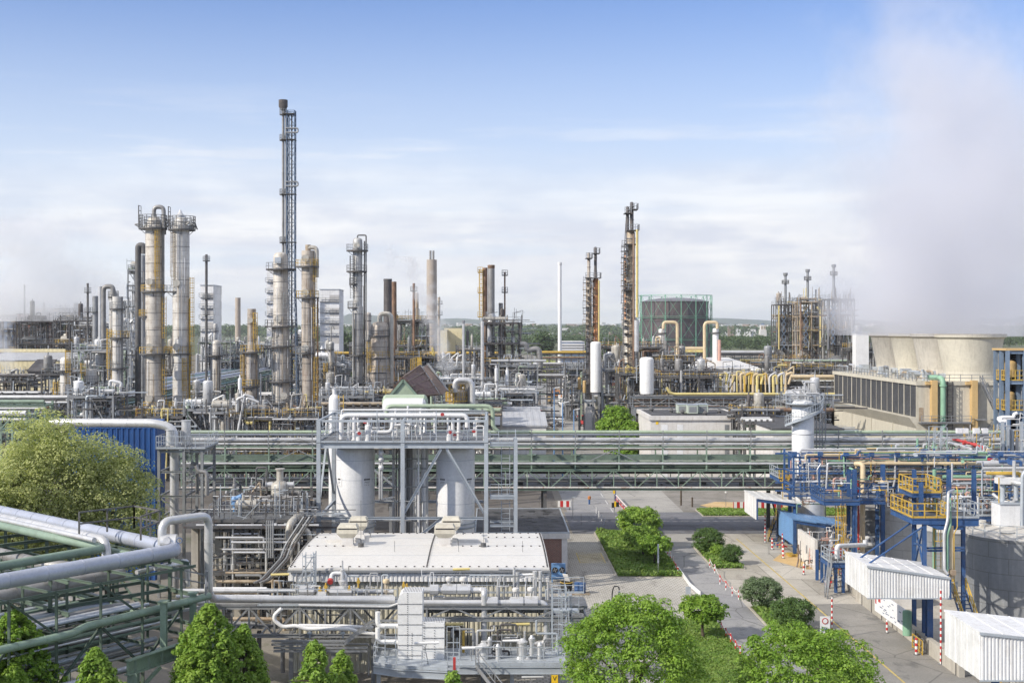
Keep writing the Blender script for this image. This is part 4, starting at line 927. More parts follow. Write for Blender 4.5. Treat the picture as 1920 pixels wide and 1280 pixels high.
m = MB(); m.rail([(GX(322,71.5),71.5,GZ(1098,71.5)),(GX(386,72.5),72.5,GZ(1110,72.5)),(GX(386,70),70,GZ(1110,72.5)-.2)], 1.0, 1.6, .08, toe=False); m.build('railing', 'galv', rk)
m = MB(); m.bar((GX(388,72),72,0),(GX(388,72),72,GZ(1070,72)),.18); m.bar((GX(388,72),72,GZ(1135,72)),(GX(310,70),70,GZ(1150,70)),.14); m.build('post', 'galv', rk)
# ================================================================ blue building and the bent duct
t = thing('blue_building', 'bright blue corrugated building partly hidden behind the poplars', 'building', (GX(260,124),124,0))
m = MB(); x0_, x1_ = GX(130,122), GX(292,122); corr_wall(m,(x0_,122),(x1_,122),0,GZ(803,122),.5,.08); corr_wall(m,(x1_,122),(GX(308,133),133),0,GZ(803,122),.5,.08); corr_wall(m,(x0_,133),(x0_,122),0,GZ(803,122),.5,.08); m.build('wall', 'blue_clad', t)
m = MB(); m.prism([(x0_-.05,121.9,GZ(803,122)),(x1_+.05,121.9,GZ(803,122)),(GX(308,133)+.05,133,GZ(803,122)),(x0_-.05,133,GZ(803,122))], (0,0,.15)); m.build('roof', 'blue_clad', t)
dt = thing('exhaust_duct', 'fat white duct running over the poplars and bending down beside the blue building', 'duct', (GX(328,116),116,0))
Yd = 116.
part_pipe(dt, [(GX(96,Yd+2),Yd+2,GZ(792,Yd+2)),(GX(290,Yd),Yd,GZ(793,Yd)),(GX(327,Yd),Yd,GZ(803,Yd)),(GX(327,Yd),Yd,.2)], .40, 'silver', 20, 2.1, bend=1.6)
m = MB(); X = GX(319,Yd-1); m.cyl((X,Yd-1,GZ(835,Yd-1)),(X,Yd-1,GZ(806,Yd-1)),.36,n=18); m.cyl((X,Yd-1,GZ(806,Yd-1)),(X,Yd-1,GZ(805,Yd-1)),.43,n=18); m.build('filter_drum', 'silver', dt)
m = MB(); X = GX(344,Yd); m.cyl((X,Yd+1,GZ(835,Yd)),(X,Yd+1,GZ(790,Yd)),.42,n=18); m.cyl((X,Yd+1,GZ(790,Yd)),(X,Yd+1,GZ(789,Yd)),.5,n=18); m.build('filter_drum', 'silver', dt)
t = thing('duct_frame', 'grey steel scaffold tower with a railed platform around the bent white duct', 'steel frame', (GX(340,Yd),Yd,0))
m = MB(); xs = (GX(298,Yd-2), GX(345,Yd-2), GX(379,Yd-2)); zd2 = GZ(838,Yd)
for x in xs:
    for y in (Yd-2,Yd+3): m.beam((x,y,0),(x,y,zd2),.24,.24,.04)
for z in (zd2-.2, GZ(880,Yd), GZ(925,Yd), GZ(965,Yd)):
    m.beam((xs[0],Yd-2,z),(xs[2],Yd-2,z),.16,.2,.03); m.beam((xs[0],Yd+3,z),(xs[2],Yd+3,z),.16,.2,.03)
    for x in xs: m.beam((x,Yd-2,z),(x,Yd+3,z),.14,.18,.03)
m.bar((xs[1],Yd-2,GZ(895,Yd)),(xs[2],Yd-2,GZ(875,Yd)),.16); m.bar((xs[0],Yd-2,GZ(925,Yd)),(xs[1],Yd-2,GZ(965,Yd)),.12); m.bar((xs[0],Yd+3,GZ(880,Yd)),(xs[1],Yd+3,GZ(838,Yd)),.12)
m.build('frame', 'galv', t)
m = MB(); m.box(xs[0]-.2,xs[2]+.3,Yd-2.3,Yd+3.2,zd2,zd2+.06); p = m.build('platform', 'grating', t)
m = MB(); m.rail([(xs[0]-.2,Yd-2.2,zd2+.06),(xs[2]+.3,Yd-2.2,zd2+.06),(xs[2]+.3,Yd+3.2,zd2+.06),(xs[0]-.2,Yd+3.2,zd2+.06)],1.1,.9,.05,closed=True); m.build('railing', 'galv_light', p)
m = MB(); m.ladder(GX(352,Yd-2),Yd-1.6,GZ(960,Yd),zd2+1,.5,(0,-1),True); m.build('ladder', 'galv', t)
t = thing('bypass_pipe', 'grey bent pipe coming down right of the duct scaffold', 'pipe', (GX(386,114),114,0))
part_pipe(t, [(GX(368,114),114,GZ(872,114)),(GX(372,114),114,GZ(883,114)),(GX(388,114),114,GZ(885,114)),(GX(388,114),114,GZ(928,114))], .2, 'silver_dull', 12, bend=.5)
t = thing('bypass_pipe', 'second grey bent pipe nested just inside the first beside the duct scaffold', 'pipe', (GX(378,112),112,0))
part_pipe(t, [(GX(358,116),116,GZ(868,116)),(GX(370,116),116,GZ(870,116)),(GX(370,116),116,GZ(925,116))], .16, 'silver_dull', 12, bend=.4)

# ================================================================ generic plant unit
PM = ['silver','silver','silver_dull','galv','galv_light','galv_dark','white_pipe','rust_light']
def unit(name, label, cat, x0, x1, ytop, Y, depth, levels, seed, zbase=0., frame='galv_dark', pm=None, ndrum=3, nves=3, npipe=22, bay=4., rails='galv', group=None, over=1.5, vm=None, deckfill=.8, railh=1.1, pr=1.):
    """steel framework from photo x0..x1 (at depth Y) with top deck at photo row ytop"""
    rs = random.Random(seed); X0, X1 = GX(x0,Y), GX(x1,Y); zt = GZ(ytop,Y); pm = pm or PM; vm = vm or ['silver','clad_plain','silver_dull','vessel_grey']
    t = thing(name, label, cat, ((X0+X1)/2, Y, zbase), group); Y1 = Y + depth
    nx = max(1, round((X1-X0)/bay)); ny = max(1, round(depth/bay)); zs = [zbase + (zt-zbase)*(i+1)/levels for i in range(levels)]
    m = MB(); w = .22 if Y < 200 else .3
    for i in range(nx+1):
        for j in range(ny+1):
            m.bar((X0+(X1-X0)*i/nx, Y+depth*j/ny, zbase),(X0+(X1-X0)*i/nx, Y+depth*j/ny, zt+ (rs.choice((0,0,1.5)) if j else 0)), w)
    for z in zs:
        for j in range(ny+1): m.bar((X0,Y+depth*j/ny,z-.18),(X1,Y+depth*j/ny,z-.18),w*.8,w*1.3)
        for i in range(nx+1): m.bar((X0+(X1-X0)*i/nx,Y,z-.18),(X0+(X1-X0)*i/nx,Y1,z-.18),w*.7,w*1.2)
    for k in range(levels*nx):
        if rs.random() < .45:
            i = k % nx; l = k//nx; za = zbase if l == 0 else zs[l-1]; xa = X0+(X1-X0)*i/nx; xb = X0+(X1-X0)*(i+1)/nx
            if rs.random() < .5: xa, xb = xb, xa
            m.bar((xa,Y,za),(xb,Y,zs[l]-.2),w*.6)
    m.build('steel_frame', frame, t)
    for z in zs:
        m = MB(); c = X0
        while c < X1-.1:
            wd = min(X1-c, rs.uniform(2,6)); 
            if rs.random() < deckfill: m.box(c, c+wd, Y, Y1, z-.04, z)
            c += wd
        if m.v: d = m.build('deck', 'grating', t)
        else: continue
        m = MB(); m.rail([(X0,Y-.05,z),(X1,Y-.05,z)], railh, 1.6, .05 if Y < 200 else .08, toe=False)
        m.rail([(X0,Y,z),(X0,Y1,z)], railh, 2, .05 if Y < 200 else .08, toe=False); m.build('railing', rs.choice((rails, rails, 'yellow')) if rails != 'galv_light' else rails, d)
    for k in range(nves):
        r = rs.choice((.3,.4,.5,.8))*pr; l = rs.randrange(levels); z = zs[l] if rs.random() < .35 else (zbase if l == 0 else zs[l-1]); x = rs.uniform(X0+r, X1-r); y = rs.uniform(Y+r, Y+depth*.6)
        h = rs.uniform(1.8,4.5)*pr; m = MB(); m.vessel((x,y,z+.4), r, h, 16, True)
        for a in range(3): m.bar((x+r*.8*math.cos(a*2.1),y+r*.8*math.sin(a*2.1),z),(x+r*.8*math.cos(a*2.1),y+r*.8*math.sin(a*2.1),z+.9),.12)
        m.cyl((x,y,z+h+.3),(x,y,z+h+.9),.12,n=8); m.cyl((x,y-r*.9,z+h*.6),(x,y-r*1.25,z+h*.6),.16,n=8); m.build('drum', rs.choice(vm), t)
    for k in range(ndrum):
        r = rs.choice((.25,.35,.5,.65))*pr; L = rs.uniform(2.5,5)*pr; l = rs.randrange(levels); z = (zbase if l == 0 else zs[l-1]) if rs.random() < .5 else zs[l]; x = rs.uniform(X0, max(X0+.1,X1-L)); y = rs.uniform(Y+r+.2, Y+depth*.6)
        m = MB(); m.drum((x,y,z+r+.4),(x+L,y,z+r+.4),r)
        for a in (.2,.8): m.box(x+L*a-.1,x+L*a+.1,y-r*.7,y+r*.7,z,z+.5+r*.4)
        for a in (.3,.7): m.cyl((x+L*a,y,z+2*r+.3),(x+L*a,y,z+2*r+.8),.12,n=8)
        m.build('heat_exchanger', rs.choice(vm), t)
    m = MB()
    for k in range(npipe*5):     # fine piping, cable runs, lamp posts and small valves
        x = rs.uniform(X0-.5,X1+.5); y = rs.uniform(Y-.6,Y+depth*.5); z = rs.uniform(zbase+.5,zt+.6); w_ = rs.choice((.035,.05,.07,.09))*(1 if Y < 200 else 1.5); q = rs.random()
        if q < .35: m.bar((x,y,z),(x+rs.uniform(1,6),y,z),w_*1.6)
        elif q < .7: m.bar((x,y,z),(x,y,min(zt+1.5,z+rs.uniform(1,4))),w_*1.6)
        elif q < .85: m.cb(x,y,z,rs.uniform(.15,.6),.3,rs.uniform(.15,.6))
        elif q < .93: m.bar((x,y,zt),(x,y,zt+rs.uniform(1,3)),.07); m.bar((x,y,zt+2),(x+.7,y,zt+2.1),.06)
        else: m.bar((x,y,z),(x+rs.uniform(-1.5,1.5),y,z+rs.uniform(-2,2)),w_*1.5)
        if k % (npipe*5//3) == npipe*5//3-1: o = m.build('small_piping', ('steel_dark','galv_light','galv_dark')[k*3//(npipe*5)], t); o['kind'] = 'stuff'; m = MB()
    for k in range(npipe):
        r = rs.choice((.05,.06,.08,.1,.14,.2 if Y > 150 else .14))*pr*(1 if Y < 200 else 1.2); x = rs.uniform(X0,X1); y = rs.uniform(Y-.3,Y+depth*.7); z = rs.choice(zs)+rs.uniform(-1.1,1.3); x2 = rs.uniform(X0,X1); z2 = rs.uniform(zbase,zt+over)
        kd = rs.random()
        if kd < .4: pts = [(x,y,z),(x2,y,z),(x2,y,z2)]
        elif kd < .6: pts = [(x,y,zbase+.3),(x,y,z),(x,y+1.4,z),(x2,y+1.4,z),(x2,y+1.4,z2)]
        elif kd < .8: pts = [(x,y,z),(x,y,z+rs.uniform(1,2.5)),(x+rs.uniform(-2,2),y,z+rs.uniform(1,2.5)),(x+rs.uniform(-2,2),y,zbase+.5)]
        else: pts = [(X0-rs.uniform(0,2),y,z),(X1+rs.uniform(0,2),y,z)]
        m = MB(); m.tube(pts, r, 8, None, 2.5 if r > .12 else 0)
        if r < .2 and Y < 330:
            for q in range(2):
                a, b = Vector(pts[0]), Vector(pts[1]); c = a+(b-a)*rs.uniform(.2,.8); m.cyl(c-(b-a).normalized()*.18 if (b-a).length > .5 else c, c+Vector((.01,0,.01))+(b-a).normalized()*.18 if (b-a).length > .5 else c+Vector((0,0,.2)), r*1.9, n=8)
        m.build('pipe', rs.choice(pm), t)
    return t
paint('clad_plain', (.50,.48,.43), .5, .2, .15, .5, (.26,.20,.14), .5, (.25,.18,.12), .5)
# dark two-storey plant left of the white hall
pl = unit('process_unit', 'dark open two-storey plant with a crowded grating deck left of the white hall', 'process plant', 392, 556, 972, 104, 13, 2, 101, frame='galv_dark', ndrum=7, nves=6, npipe=60, rails='galv', deckfill=1., over=.8, pr=.6)
m = MB(); X0_, X1_ = GX(345,103.6), GX(560,103.6)
m.box(X0_,X1_,103.4,118,GZ(977,104)-.5,GZ(977,104)-.3); m.build('slab', 'steel_dark', pl)
for x in (366,410,446,480,545):
    m = MB(); X = GX(x,105); m.box(X-.28,X+.28,104.8,105.4,0,GZ(977,104)-.5); m.build('pillar', 'concrete', pl)
for i in range(16):
    rs = random.Random(i+900); y = rs.uniform(1000,1170); Y = 101+rs.random()*3; xs_ = rs.uniform(385,450); xe = rs.uniform(480,560)
    part_pipe(pl, [(GX(xs_,Y),Y,GZ(y,Y)),(GX(xe,Y),Y,GZ(y,Y)),(GX(xe,Y),Y,GZ(y+rs.uniform(15,60),Y))], rs.choice((.06,.09,.14)), rs.choice(('silver_dull','galv','rust_light','silver')), 8)
for i, (x, y0_, y1_) in enumerate(((545,965,1100),(551,965,1100),(557,965,1100),(540,968,1100))):
    part_pipe(pl, [(GX(x+30,102),102,GZ(968,102)),(GX(x-4,102),102,GZ(1020,102)),(GX(x-14,101),101,GZ(1046,101)),(GX(x-50,99),99,GZ(1086,99)),(GX(x-64,98.5),98.5,GZ(1092,98.5))], .08, 'galv' if i % 2 else 'steel_dark', 8, bend=.2)
part_pipe(pl, [(GX(565,106),106,GZ(962,106)),(GX(543,103.),103,GZ(982,103)),(GX(541,103),103,GZ(1012,103)),(GX(552,103),103,GZ(1015,103)),(GX(560,103),103,GZ(1000,103))], .3, 'clad_plain', 14, .5, bend=.5)
part_pipe(pl, [(GX(560,104),104,GZ(992,104)),(GX(578,104),104,GZ(994,104)),(GX(581,104),104,GZ(1010,104))], .22, 'clad_plain', 14, .5, bend=.4)
for i in range(4): part_pipe(pl, [(GX(500+i*4,102),102,GZ(975,102)),(GX(500+i*4,102),102,GZ(1045,102))], .07, 'galv', 6)
t = thing('reactor_vessel', 'squat grey reactor with two side nozzles and a stepped top on the crowded deck', 'vessel', (GX(526,110),110,GZ(965,110)))
X = GX(525,110); m = MB(); m.lathe((X,110,0), [(.55,GZ(962,110)),(.62,GZ(945,110)),(.75,GZ(940,110)),(.75,GZ(908,110)),(.62,GZ(904,110)),(.3,GZ(901,110)),(.3,GZ(880,110)),(.42,GZ(880,110)),(.42,GZ(878,110)),(0,GZ(878,110))], 24); m.build('shell', 'clad_plain', t)
m = MB()
for s in (-1,1): m.cyl((X+s*.6,110,GZ(908,110)),(X+s*1.15,110,GZ(908,110)),.24,n=14); m.cyl((X+s*1.15,110,GZ(908,110)),(X+s*1.2,110,GZ(908,110)),.31,n=14)
m.build('nozzle', 'silver', t)
t = thing('blue_pump', 'small bright blue pump head among the pipes on the crowded deck', 'pump', (GX(440,108),108,GZ(972,108)))
X = GX(440,108); m = MB(); m.cb(X,108,GZ(972,108),.5,.5,.5); m.lathe((X,108,GZ(968,108)), [(.15,.4),(.18,.9),(.32,1.0),(.32,1.5),(.2,1.7),(0,1.72)],12); m.cyl((X+.1,108,GZ(935,108)),(X+.6,108,GZ(930,108)),.22,n=12); m.build('motor', 'blue_light', t)
# ================================================================ pipe truss and pump platform in front of the hall
YF = 84.
def zf(y, Y=YF): return GZ(y, Y)
tr = thing('pipe_truss', 'grey truss carrying silver pipes along the front of the white-roofed hall', 'pipe truss', (GX(720,YF),YF,0))
m = MB(); a, b = GX(372,YF), GX(1100,YF)
for yy in (YF, YF+2.6):
    for z in (1138, 1160): 
        if z == 1160: m.beam((GX(790,YF),yy,zf(1160)),(b,yy,zf(1160)),.2,.3,.03)
        else: m.beam((a,yy,zf(z)),(b,yy,zf(z)),.18,.24,.03)
    m.beam((a,yy,zf(1191)),(GX(800,YF),yy,zf(1191)),.18,.24,.03)
    n = 9; bw = (GX(800,YF)-a)/n
    for i in range(n+1):
        x = a+bw*i; m.bar((x,yy,zf(1191)),(x,yy,zf(1138)),.13)
        if i < n and i % 2: m.bar((x,yy,zf(1191)),(x+bw,yy,zf(1138)),.12)
        elif i < n: m.bar((x,yy,zf(1138)),(x+bw,yy,zf(1191)),.12)
    n = 6; bw2 = (b-GX(800,YF))/n
    for i in range(n+1):
        x = GX(800,YF)+bw2*i
        if i < n: m.bar((x,yy,zf(1138) if i % 2 else zf(1160)),(x+bw2,yy,zf(1160) if i % 2 else zf(1138)),.1)
for i in range(26):
    x = a+(b-a)*i/25
    for z in (1138,1191 if i < 15 else 1160): m.bar((x,YF,zf(z)),(x,YF+2.6,zf(z)),.12)
m.build('steel_frame', 'galv', tr)
for x in (395, 486, 546, 625, 700, 905, 1035): m = MB(); X = GX(x,YF+1.2); m.beam((X,YF+1.2,0),(X,YF+1.2,zf(1190 if x < 800 else 1160)),.26,.26,.04); m.build('post', 'galv_dark' if x < 500 else 'galv', tr)
m = MB(); m.box(GX(480,YF),b,YF-.1,YF+2.8,zf(1136)+.02,zf(1136)+.06); m.build('walkway', 'grating', tr)
m = MB(); m.rail([(GX(484,YF),YF-.1,zf(1135)),(GX(745,YF),YF-.1,zf(1135))],1.1,1.3,.04); m.build('railing', 'galv_light', tr)
m = MB(); m.rail([(GX(800,YF),YF+2.7,zf(1128)),(b,YF+2.7,zf(1128))],1.1,1.3,.04); m.build('railing', 'galv_light', tr)
def tp(pts, d, mat, seam=0, n=12, bend=None, par=None): return part_pipe(par or tr, [(GX(x,YF+dy),YF+dy,zf(y,YF+dy)) for x,y,dy in pts], d/2, mat, n, seam, bend=bend)
tp([(300,1129,.2),(746,1129,.2)], .36, 'silver', 1.8, 16); tp([(560,1134,-.1),(730,1137,-.1),(746,1131,-.1)], .18, 'silver'); tp([(330,1107,1.4),(560,1107,1.4),(738,1109,1.4)], .30, 'silver', 1.5)
tp([(330,1117,.8),(505,1117,.8)], .2, 'white_pipe', 1.6); tp([(395,1103,2.),(500,1103,2.)], .22, 'white_pipe', 1.8); tp([(560,1118,1.0),(738,1119,1.0)], .22, 'silver', 1.0)
tp([(792,1106,1.0),(911-3,1106,1.0),(908,1106,.2),(908,1232,.2)], .42, 'silver', 1.3, 16, .4); tp([(792,1129,.3),(1024,1129,.3),(1024,1205,.3),(1002,1206,.3)], .38, 'silver', 1.3, 16, .45)
for x0_, x1_, y, dy in ((807,822,1105,1.0),(830,856,1104,1.0),(857,882,1104,1.0),(914,933,1128,.3),(957,981,1128,.3),(984,1008,1128,.3),(563,590,1107,1.4),(620,660,1108,1.2),(683,710,1126,.2),(712,738,1124,.2),(596,612,1118,.9)):
    m = MB(); X = (GX(x0_,YF+dy)+GX(x1_,YF+dy))/2; w_ = GX(x1_,YF+dy)-GX(x0_,YF+dy); z = zf(y,YF+dy); hh = .34
    m.cyl((X-w_/2,YF+dy,z),(X+w_/2,YF+dy,z),hh*1.05,n=8); m.cyl((X-w_/2-.06,YF+dy,z),(X-w_/2,YF+dy,z),hh*.8,n=8); m.cyl((X+w_/2,YF+dy,z),(X+w_/2+.06,YF+dy,z),hh*.8,n=8); m.build('insulation_box', 'silver', tr)
for x, y, dy, mt in ((842,1084,1.0,'wall_white'),(869,1084,1.0,'wall_white'),(967,1104,.3,'wall_white'),(995,1103,.3,'wall_white'),(724,1088,.6,'beige_pipe')):
    X = GX(x,YF+dy); z = zf(y,YF+dy); m = MB(); m.lathe((X,YF+dy,z), [(.03,-.9),(.05,-.16),(.22,-.14),(.24,0),(.2,.09),(0,.14)], 16); m.bar((X-.12,YF+dy,z-.8),(X-.12,YF+dy,z-.1),.04); m.bar((X+.12,YF+dy,z-.8),(X+.12,YF+dy,z-.1),.04); m.build('valve_actuator', mt, tr)
for x in (648,655,664,672,688,757,763,771,600,611): # yellow and bare valves
    rs = random.Random(x); X = GX(x,YF+1); z = zf(rs.uniform(1098,1116)); m = MB(); m.cyl((X,YF+1,z-.3),(X,YF+1,z+.35),.06,n=8); m.cyl((X,YF+.9,z+.1),(X,YF+1.1,z+.1),.12,n=10); m.build('valve', rs.choice(('yellow','yellow','silver')), tr)
tp([(650,1095,2.2),(650,1078,2.2),(708,1078,2.2),(708,1100,2.2)], .07, 'silver'); 
# relief valve with the red cap
t = tp([(648,1100,1.6),(648,1074,1.6),(622,1074,1.6),(620,1088,1.2)], .26, 'white_pipe', 0, 14, .3)
m = MB(); X = GX(620,YF+1.2); m.cyl((X,YF+1.2,zf(1087,YF+1.2)),(X-.02,YF+1.,zf(1091,YF+1)),.19,n=16); m.build('red_cap', 'red', tr)
m = MB(); X = GX(642,YF+1.5); m.lathe((X,YF+1.5,zf(1112,YF+1.5)), [(.13,0),(.13,.4),(.28,.42),(.28,.85),(.16,.95),(.1,1.5),(.16,1.5),(.16,1.62),(.07,1.64),(.05,2.2),(0,2.2)],14); m.build('relief_valve', 'silver', tr)
for x, y1_, d in ((970,1072,.2),(1003,1070,.24),(964,1063,.14),(1013,1070,.2),(934,1085,.14),(1028,1090,.12)):
    tp([(x,1130,1.8),(x,y1_,1.8)], d*1.3, 'silver', .9)
tp([(935,1066,2.1),(940,1066,2.1),(1015,1067,2.1)], .2, 'silver', 1.); tp([(880,1078,2.2),(1020,1078,2.2)], .1, 'galv_light'); tp([(800,1077,2.2),(1025,1077,2.5)], .08, 'galv')
for i in range(46):
    rs = random.Random(i+2000); x = rs.choice((rs.uniform(485,742),rs.uniform(800,1035))); y = rs.uniform(1072,1128); dy = rs.uniform(.2,2.5); x2 = x+rs.uniform(-30,30); y2 = y+rs.uniform(-18,18)
    tp([(x,1134,dy),(x,y,dy),(x2,y,dy),(x2,y2,dy)], rs.choice((.05,.06,.08,.12)), rs.choice(('silver','galv_light','galv','white_pipe','silver_dull')), 0, 7)
# kinked white insulated line and the cable trays below the truss
t = thing('insulated_line', 'kinked white insulated pipe sagging below the truss towards the white flanged casing', 'pipe', (GX(600,83),83,zf(1180)))
part_pipe(t, [(GX(x,82.8),82.8,GZ(y,82.8)) for x,y in ((528,1140),(515,1152),(514,1162),(530,1175),(556,1172),(572,1178),(655,1178),(676,1185),(700,1187),(724,1196),(748,1196))], .13, 'white_paint', 12, 0, bend=.25)
part_pipe(t, [(GX(x,82.9),82.9,GZ(y,82.9)) for x,y in ((560,1172),(640,1173),(700,1176))], .12, 'white_pipe', 12)
for x in (581, 643): m = MB(); m.bar((GX(x,82.8),82.8,GZ(1182,82.8)),(GX(x,82.8),82.8,GZ(1196,82.8)),.09); m.cb(GX(x,82.8),82.8,GZ(1187,82.8),.3,.3,.12); m.build('bracket', 'galv_light', t)
t = thing('cable_tray', 'stack of blue grey cable trays stepping up under the truss', 'cable tray', (GX(600,82),82,zf(1210)))
for k in range(4):
    m = MB(); o = k*6.2
    pts = [(510,1201+o),(648-o*.3,1201+o),(697+o*.25,1163+o*.9 if k < 2 else 1163+o),(760,1163+o)] if k < 2 else [(514,1201+o),(690,1201+o)]
    ps = [Vector((GX(x,82),82,GZ(y,82))) for x,y in pts]
    for p, q in zip(ps[:-1], ps[1:]): m.bar(p,q,.5,.05); m.bar(p+Vector((0,-.25,.05)),q+Vector((0,-.25,.05)),.04,.14)
    m.build('tray', 'galv', t)
# hall side pipes seen under the truss
for i in range(22):
    rs = random.Random(i+3000); x = rs.uniform(520,1020); y = rs.uniform(1150,1240); Y = rs.uniform(85,88); x2 = x+rs.uniform(-60,60)
    part_pipe(tr, [(GX(x,Y),Y,GZ(y,Y)),(GX(x2,Y),Y,GZ(y,Y)),(GX(x2,Y),Y,GZ(y+rs.uniform(10,60),Y))], rs.choice((.05,.07,.1,.15)), rs.choice(('silver','galv','galv_dark','silver_dull')), 8)
# white flanged casing
YC_ = 80.5
t = thing('insulated_casing', 'tall white riveted casing with a lower step, standing on the walkway', 'casing', (GX(788,YC_),YC_,GZ(1244,YC_)))
x0_, x1_, x2_ = GX(745.5,YC_), GX(792,YC_), GX(833,YC_); zb_, zt_, zm = GZ(1245,YC_), GZ(1110,YC_), GZ(1165,YC_)
m = MB(); m.prism([(x0_,YC_,zb_),(x1_,YC_,zb_),(x1_,YC_,zt_-.05),(x1_-.02,YC_,zt_),(x0_+.35,YC_,zt_),(x0_+.12,YC_,zt_-.2),(x0_,YC_,zt_-.5)], (0,1.7,0)); m.build('shell', 'white_paint', t)
m = MB(); m.prism([(x1_+.003,YC_+.02,zb_),(x2_,YC_+.02,zb_),(x2_,YC_+.02,zm-.1),(x1_+.003,YC_+.02,zm)], (0,1.4,0)); m.build('step', 'white_paint', t)
m = MB()
def rivrow(p, q, n):
    p = Vector(p); q = Vector(q)
    for i in range(n): c = p+(q-p)*(i+.5)/n; m.cb(c.x, c.y, c.z, .035, .05, .045)
for i in range(1,7): z = zb_+(zt_-zb_)*i/7-.1; rivrow((x0_+.02,YC_-.01,z),(x1_,YC_-.01,z),18); 
for i in range(0,4): z = zb_+.3+(zm-zb_)*i/4.; rivrow((x1_,YC_,z),(x2_,YC_,z),16)
xv = x0_+.62; rivrow((xv,YC_-.01,zb_),(xv,YC_-.01,zt_),34); rivrow((xv+.28,YC_-.01,zb_),(xv+.28,YC_-.01,zb_+2),14); rivrow((x1_+.1,YC_,zb_),(x1_+.1,YC_,zm),16); rivrow((x1_+.75,YC_,zb_),(x1_+.75,YC_,zm-.3),14)
for k in range(5): rivrow((x0_+.3,YC_+.2+k*.32,zt_+.0),(x1_-.05,YC_+.2+k*.32,zt_),12); rivrow((x1_+.1,YC_+.2+k*.28,zm-.02),(x2_-.05,YC_+.2+k*.28,zm-.1),12)
m.build('rivets', 'galv_dark', t)
for z in (GZ(1177,YC_),GZ(1207,YC_)): part_pipe(t, [(x0_-1.3,YC_+.6,z+.9),(x0_-1.3,YC_+.6,z),(x0_,YC_+.6,z)], .16, 'white_paint', 12)
# lower platform with the filters and pumps
YP = 79.; zp = GZ(1246,YP)
t = thing('pump_platform', 'blue grey railed pump platform with stairs in front of the hall', 'platform', (GX(900,YP),YP,0))
m = MB(); xa, xb_ = GX(700,YP), GX(1062,YP)
m.box(GX(840,YP),xb_,YP,YP+4.2,zp-.05,zp); m.prism([(xa,YP+.2,zp),(GX(745,YP),YP-.6,zp-.0),(GX(840,YP)-.005,YP-1.2,zp),(GX(840,YP)-.005,YP+4.2,zp),(xa,YP+4.2,zp)], (0,0,-.05)); m.build('deck', 'galv_light', t)
m = MB(); m.beam((GX(840,YP),YP-.08,zp-.3),(xb_,YP-.08,zp-.3),.2,.45,.04); m.beam((xa,YP+.1,zp-.3),(GX(745,YP),YP-.7,zp-.3),.2,.45,.04); m.beam((GX(745,YP),YP-.7,zp-.3),(GX(840,YP),YP-1.3,zp-.3),.2,.45,.04)
for x in (710,842,960,1050): m.beam((GX(x,YP+.5),YP+.5,0),(GX(x,YP+.5),YP+.5,zp-.5),.25,.25,.04)
m.build('steel_frame', 'galv_light', t)
m = MB(); m.rail([(GX(892,YP),YP,zp),(xb_,YP,zp),(xb_,YP+4,zp)],1.1,1.5,.045); m.rail([(xa,YP+4,zp),(xa,YP+.2,zp),(GX(745,YP),YP-.6,zp),(GX(840,YP),YP-1.2,zp),(GX(862,YP),YP-1.3,zp)],1.1,1.3,.045)
for x0_, x1_ in ((838,862),(722,742)): m.rail([(GX(x0_,YP+1.6),YP+1.6,zp),(GX(x1_,YP+1.6),YP+1.6,zp)],2.,.5,.05)
m.build('railing', 'galv_light', t)
m = MB(); m.stair((GX(895,YP)-.1,YP-.1,zp),(GX(985,77),76.5,.0),.9,14,(0.2,-1)); m.build('stairs', 'galv', t)
m = MB(); X = GX(852,YP-1.2); m.box(X-.08,X+.08,YP-1.32,YP-1.18,zp+.05,zp+.8); m.build('fire_extinguisher', 'red', t)
def pv(x, y0_, y1_, w, mat='silver', dy=1.5, nm='filter_vessel'):
    Y = YP+dy; X = GX(x,Y); r = w/2*Y/F; m = MB(); za_, zb2 = GZ(y1_,Y), GZ(y0_,Y); m.lathe((X,Y,0), [(0,za_),(r*.9,za_),(r*.9,za_+.1),(r,za_+.12),(r,zb2-.3),(r*1.25,zb2-.3),(r*1.25,zb2-.18),(r*.9,zb2-.15),(r*.5,zb2),(0,zb2)], 16)
    m.cyl((X+r*.8,Y,za_+.4*(zb2-za_)),(X+r*1.7,Y,za_+.4*(zb2-za_)),r*.35,n=10); m.build(nm, mat, t)
for a_ in ((907,1203,1245,19),(918,1193,1224,8),(934,1206,1245,10),(980,1196,1243,16),(997,1190,1228,10),(1012,1203,1243,9),(902,1218,1250,13),(988,1228,1246,14),(973,1230,1247,12)): pv(*a_)
for i in range(26):
    rs = random.Random(i+4000); x = rs.uniform(850,1050); y = rs.uniform(1170,1240); Y = YP+rs.uniform(1.5,4.); x2 = x+rs.uniform(-45,45)
    part_pipe(t, [(GX(x,Y),Y,zp),(GX(x,Y),Y,GZ(y,Y)),(GX(x2,Y),Y,GZ(y,Y)),(GX(x2,Y),Y,GZ(y+rs.uniform(-30,20),Y))], rs.choice((.035,.05,.07)), rs.choice(('silver','galv','galv_light','steel_dark')), 7)
m = MB(); X = GX(869,YP+3); m.box(X-.08,X+.08,YP+3,YP+3.1,zp,zp+1.4); m.build('gate', 'yellow', t)
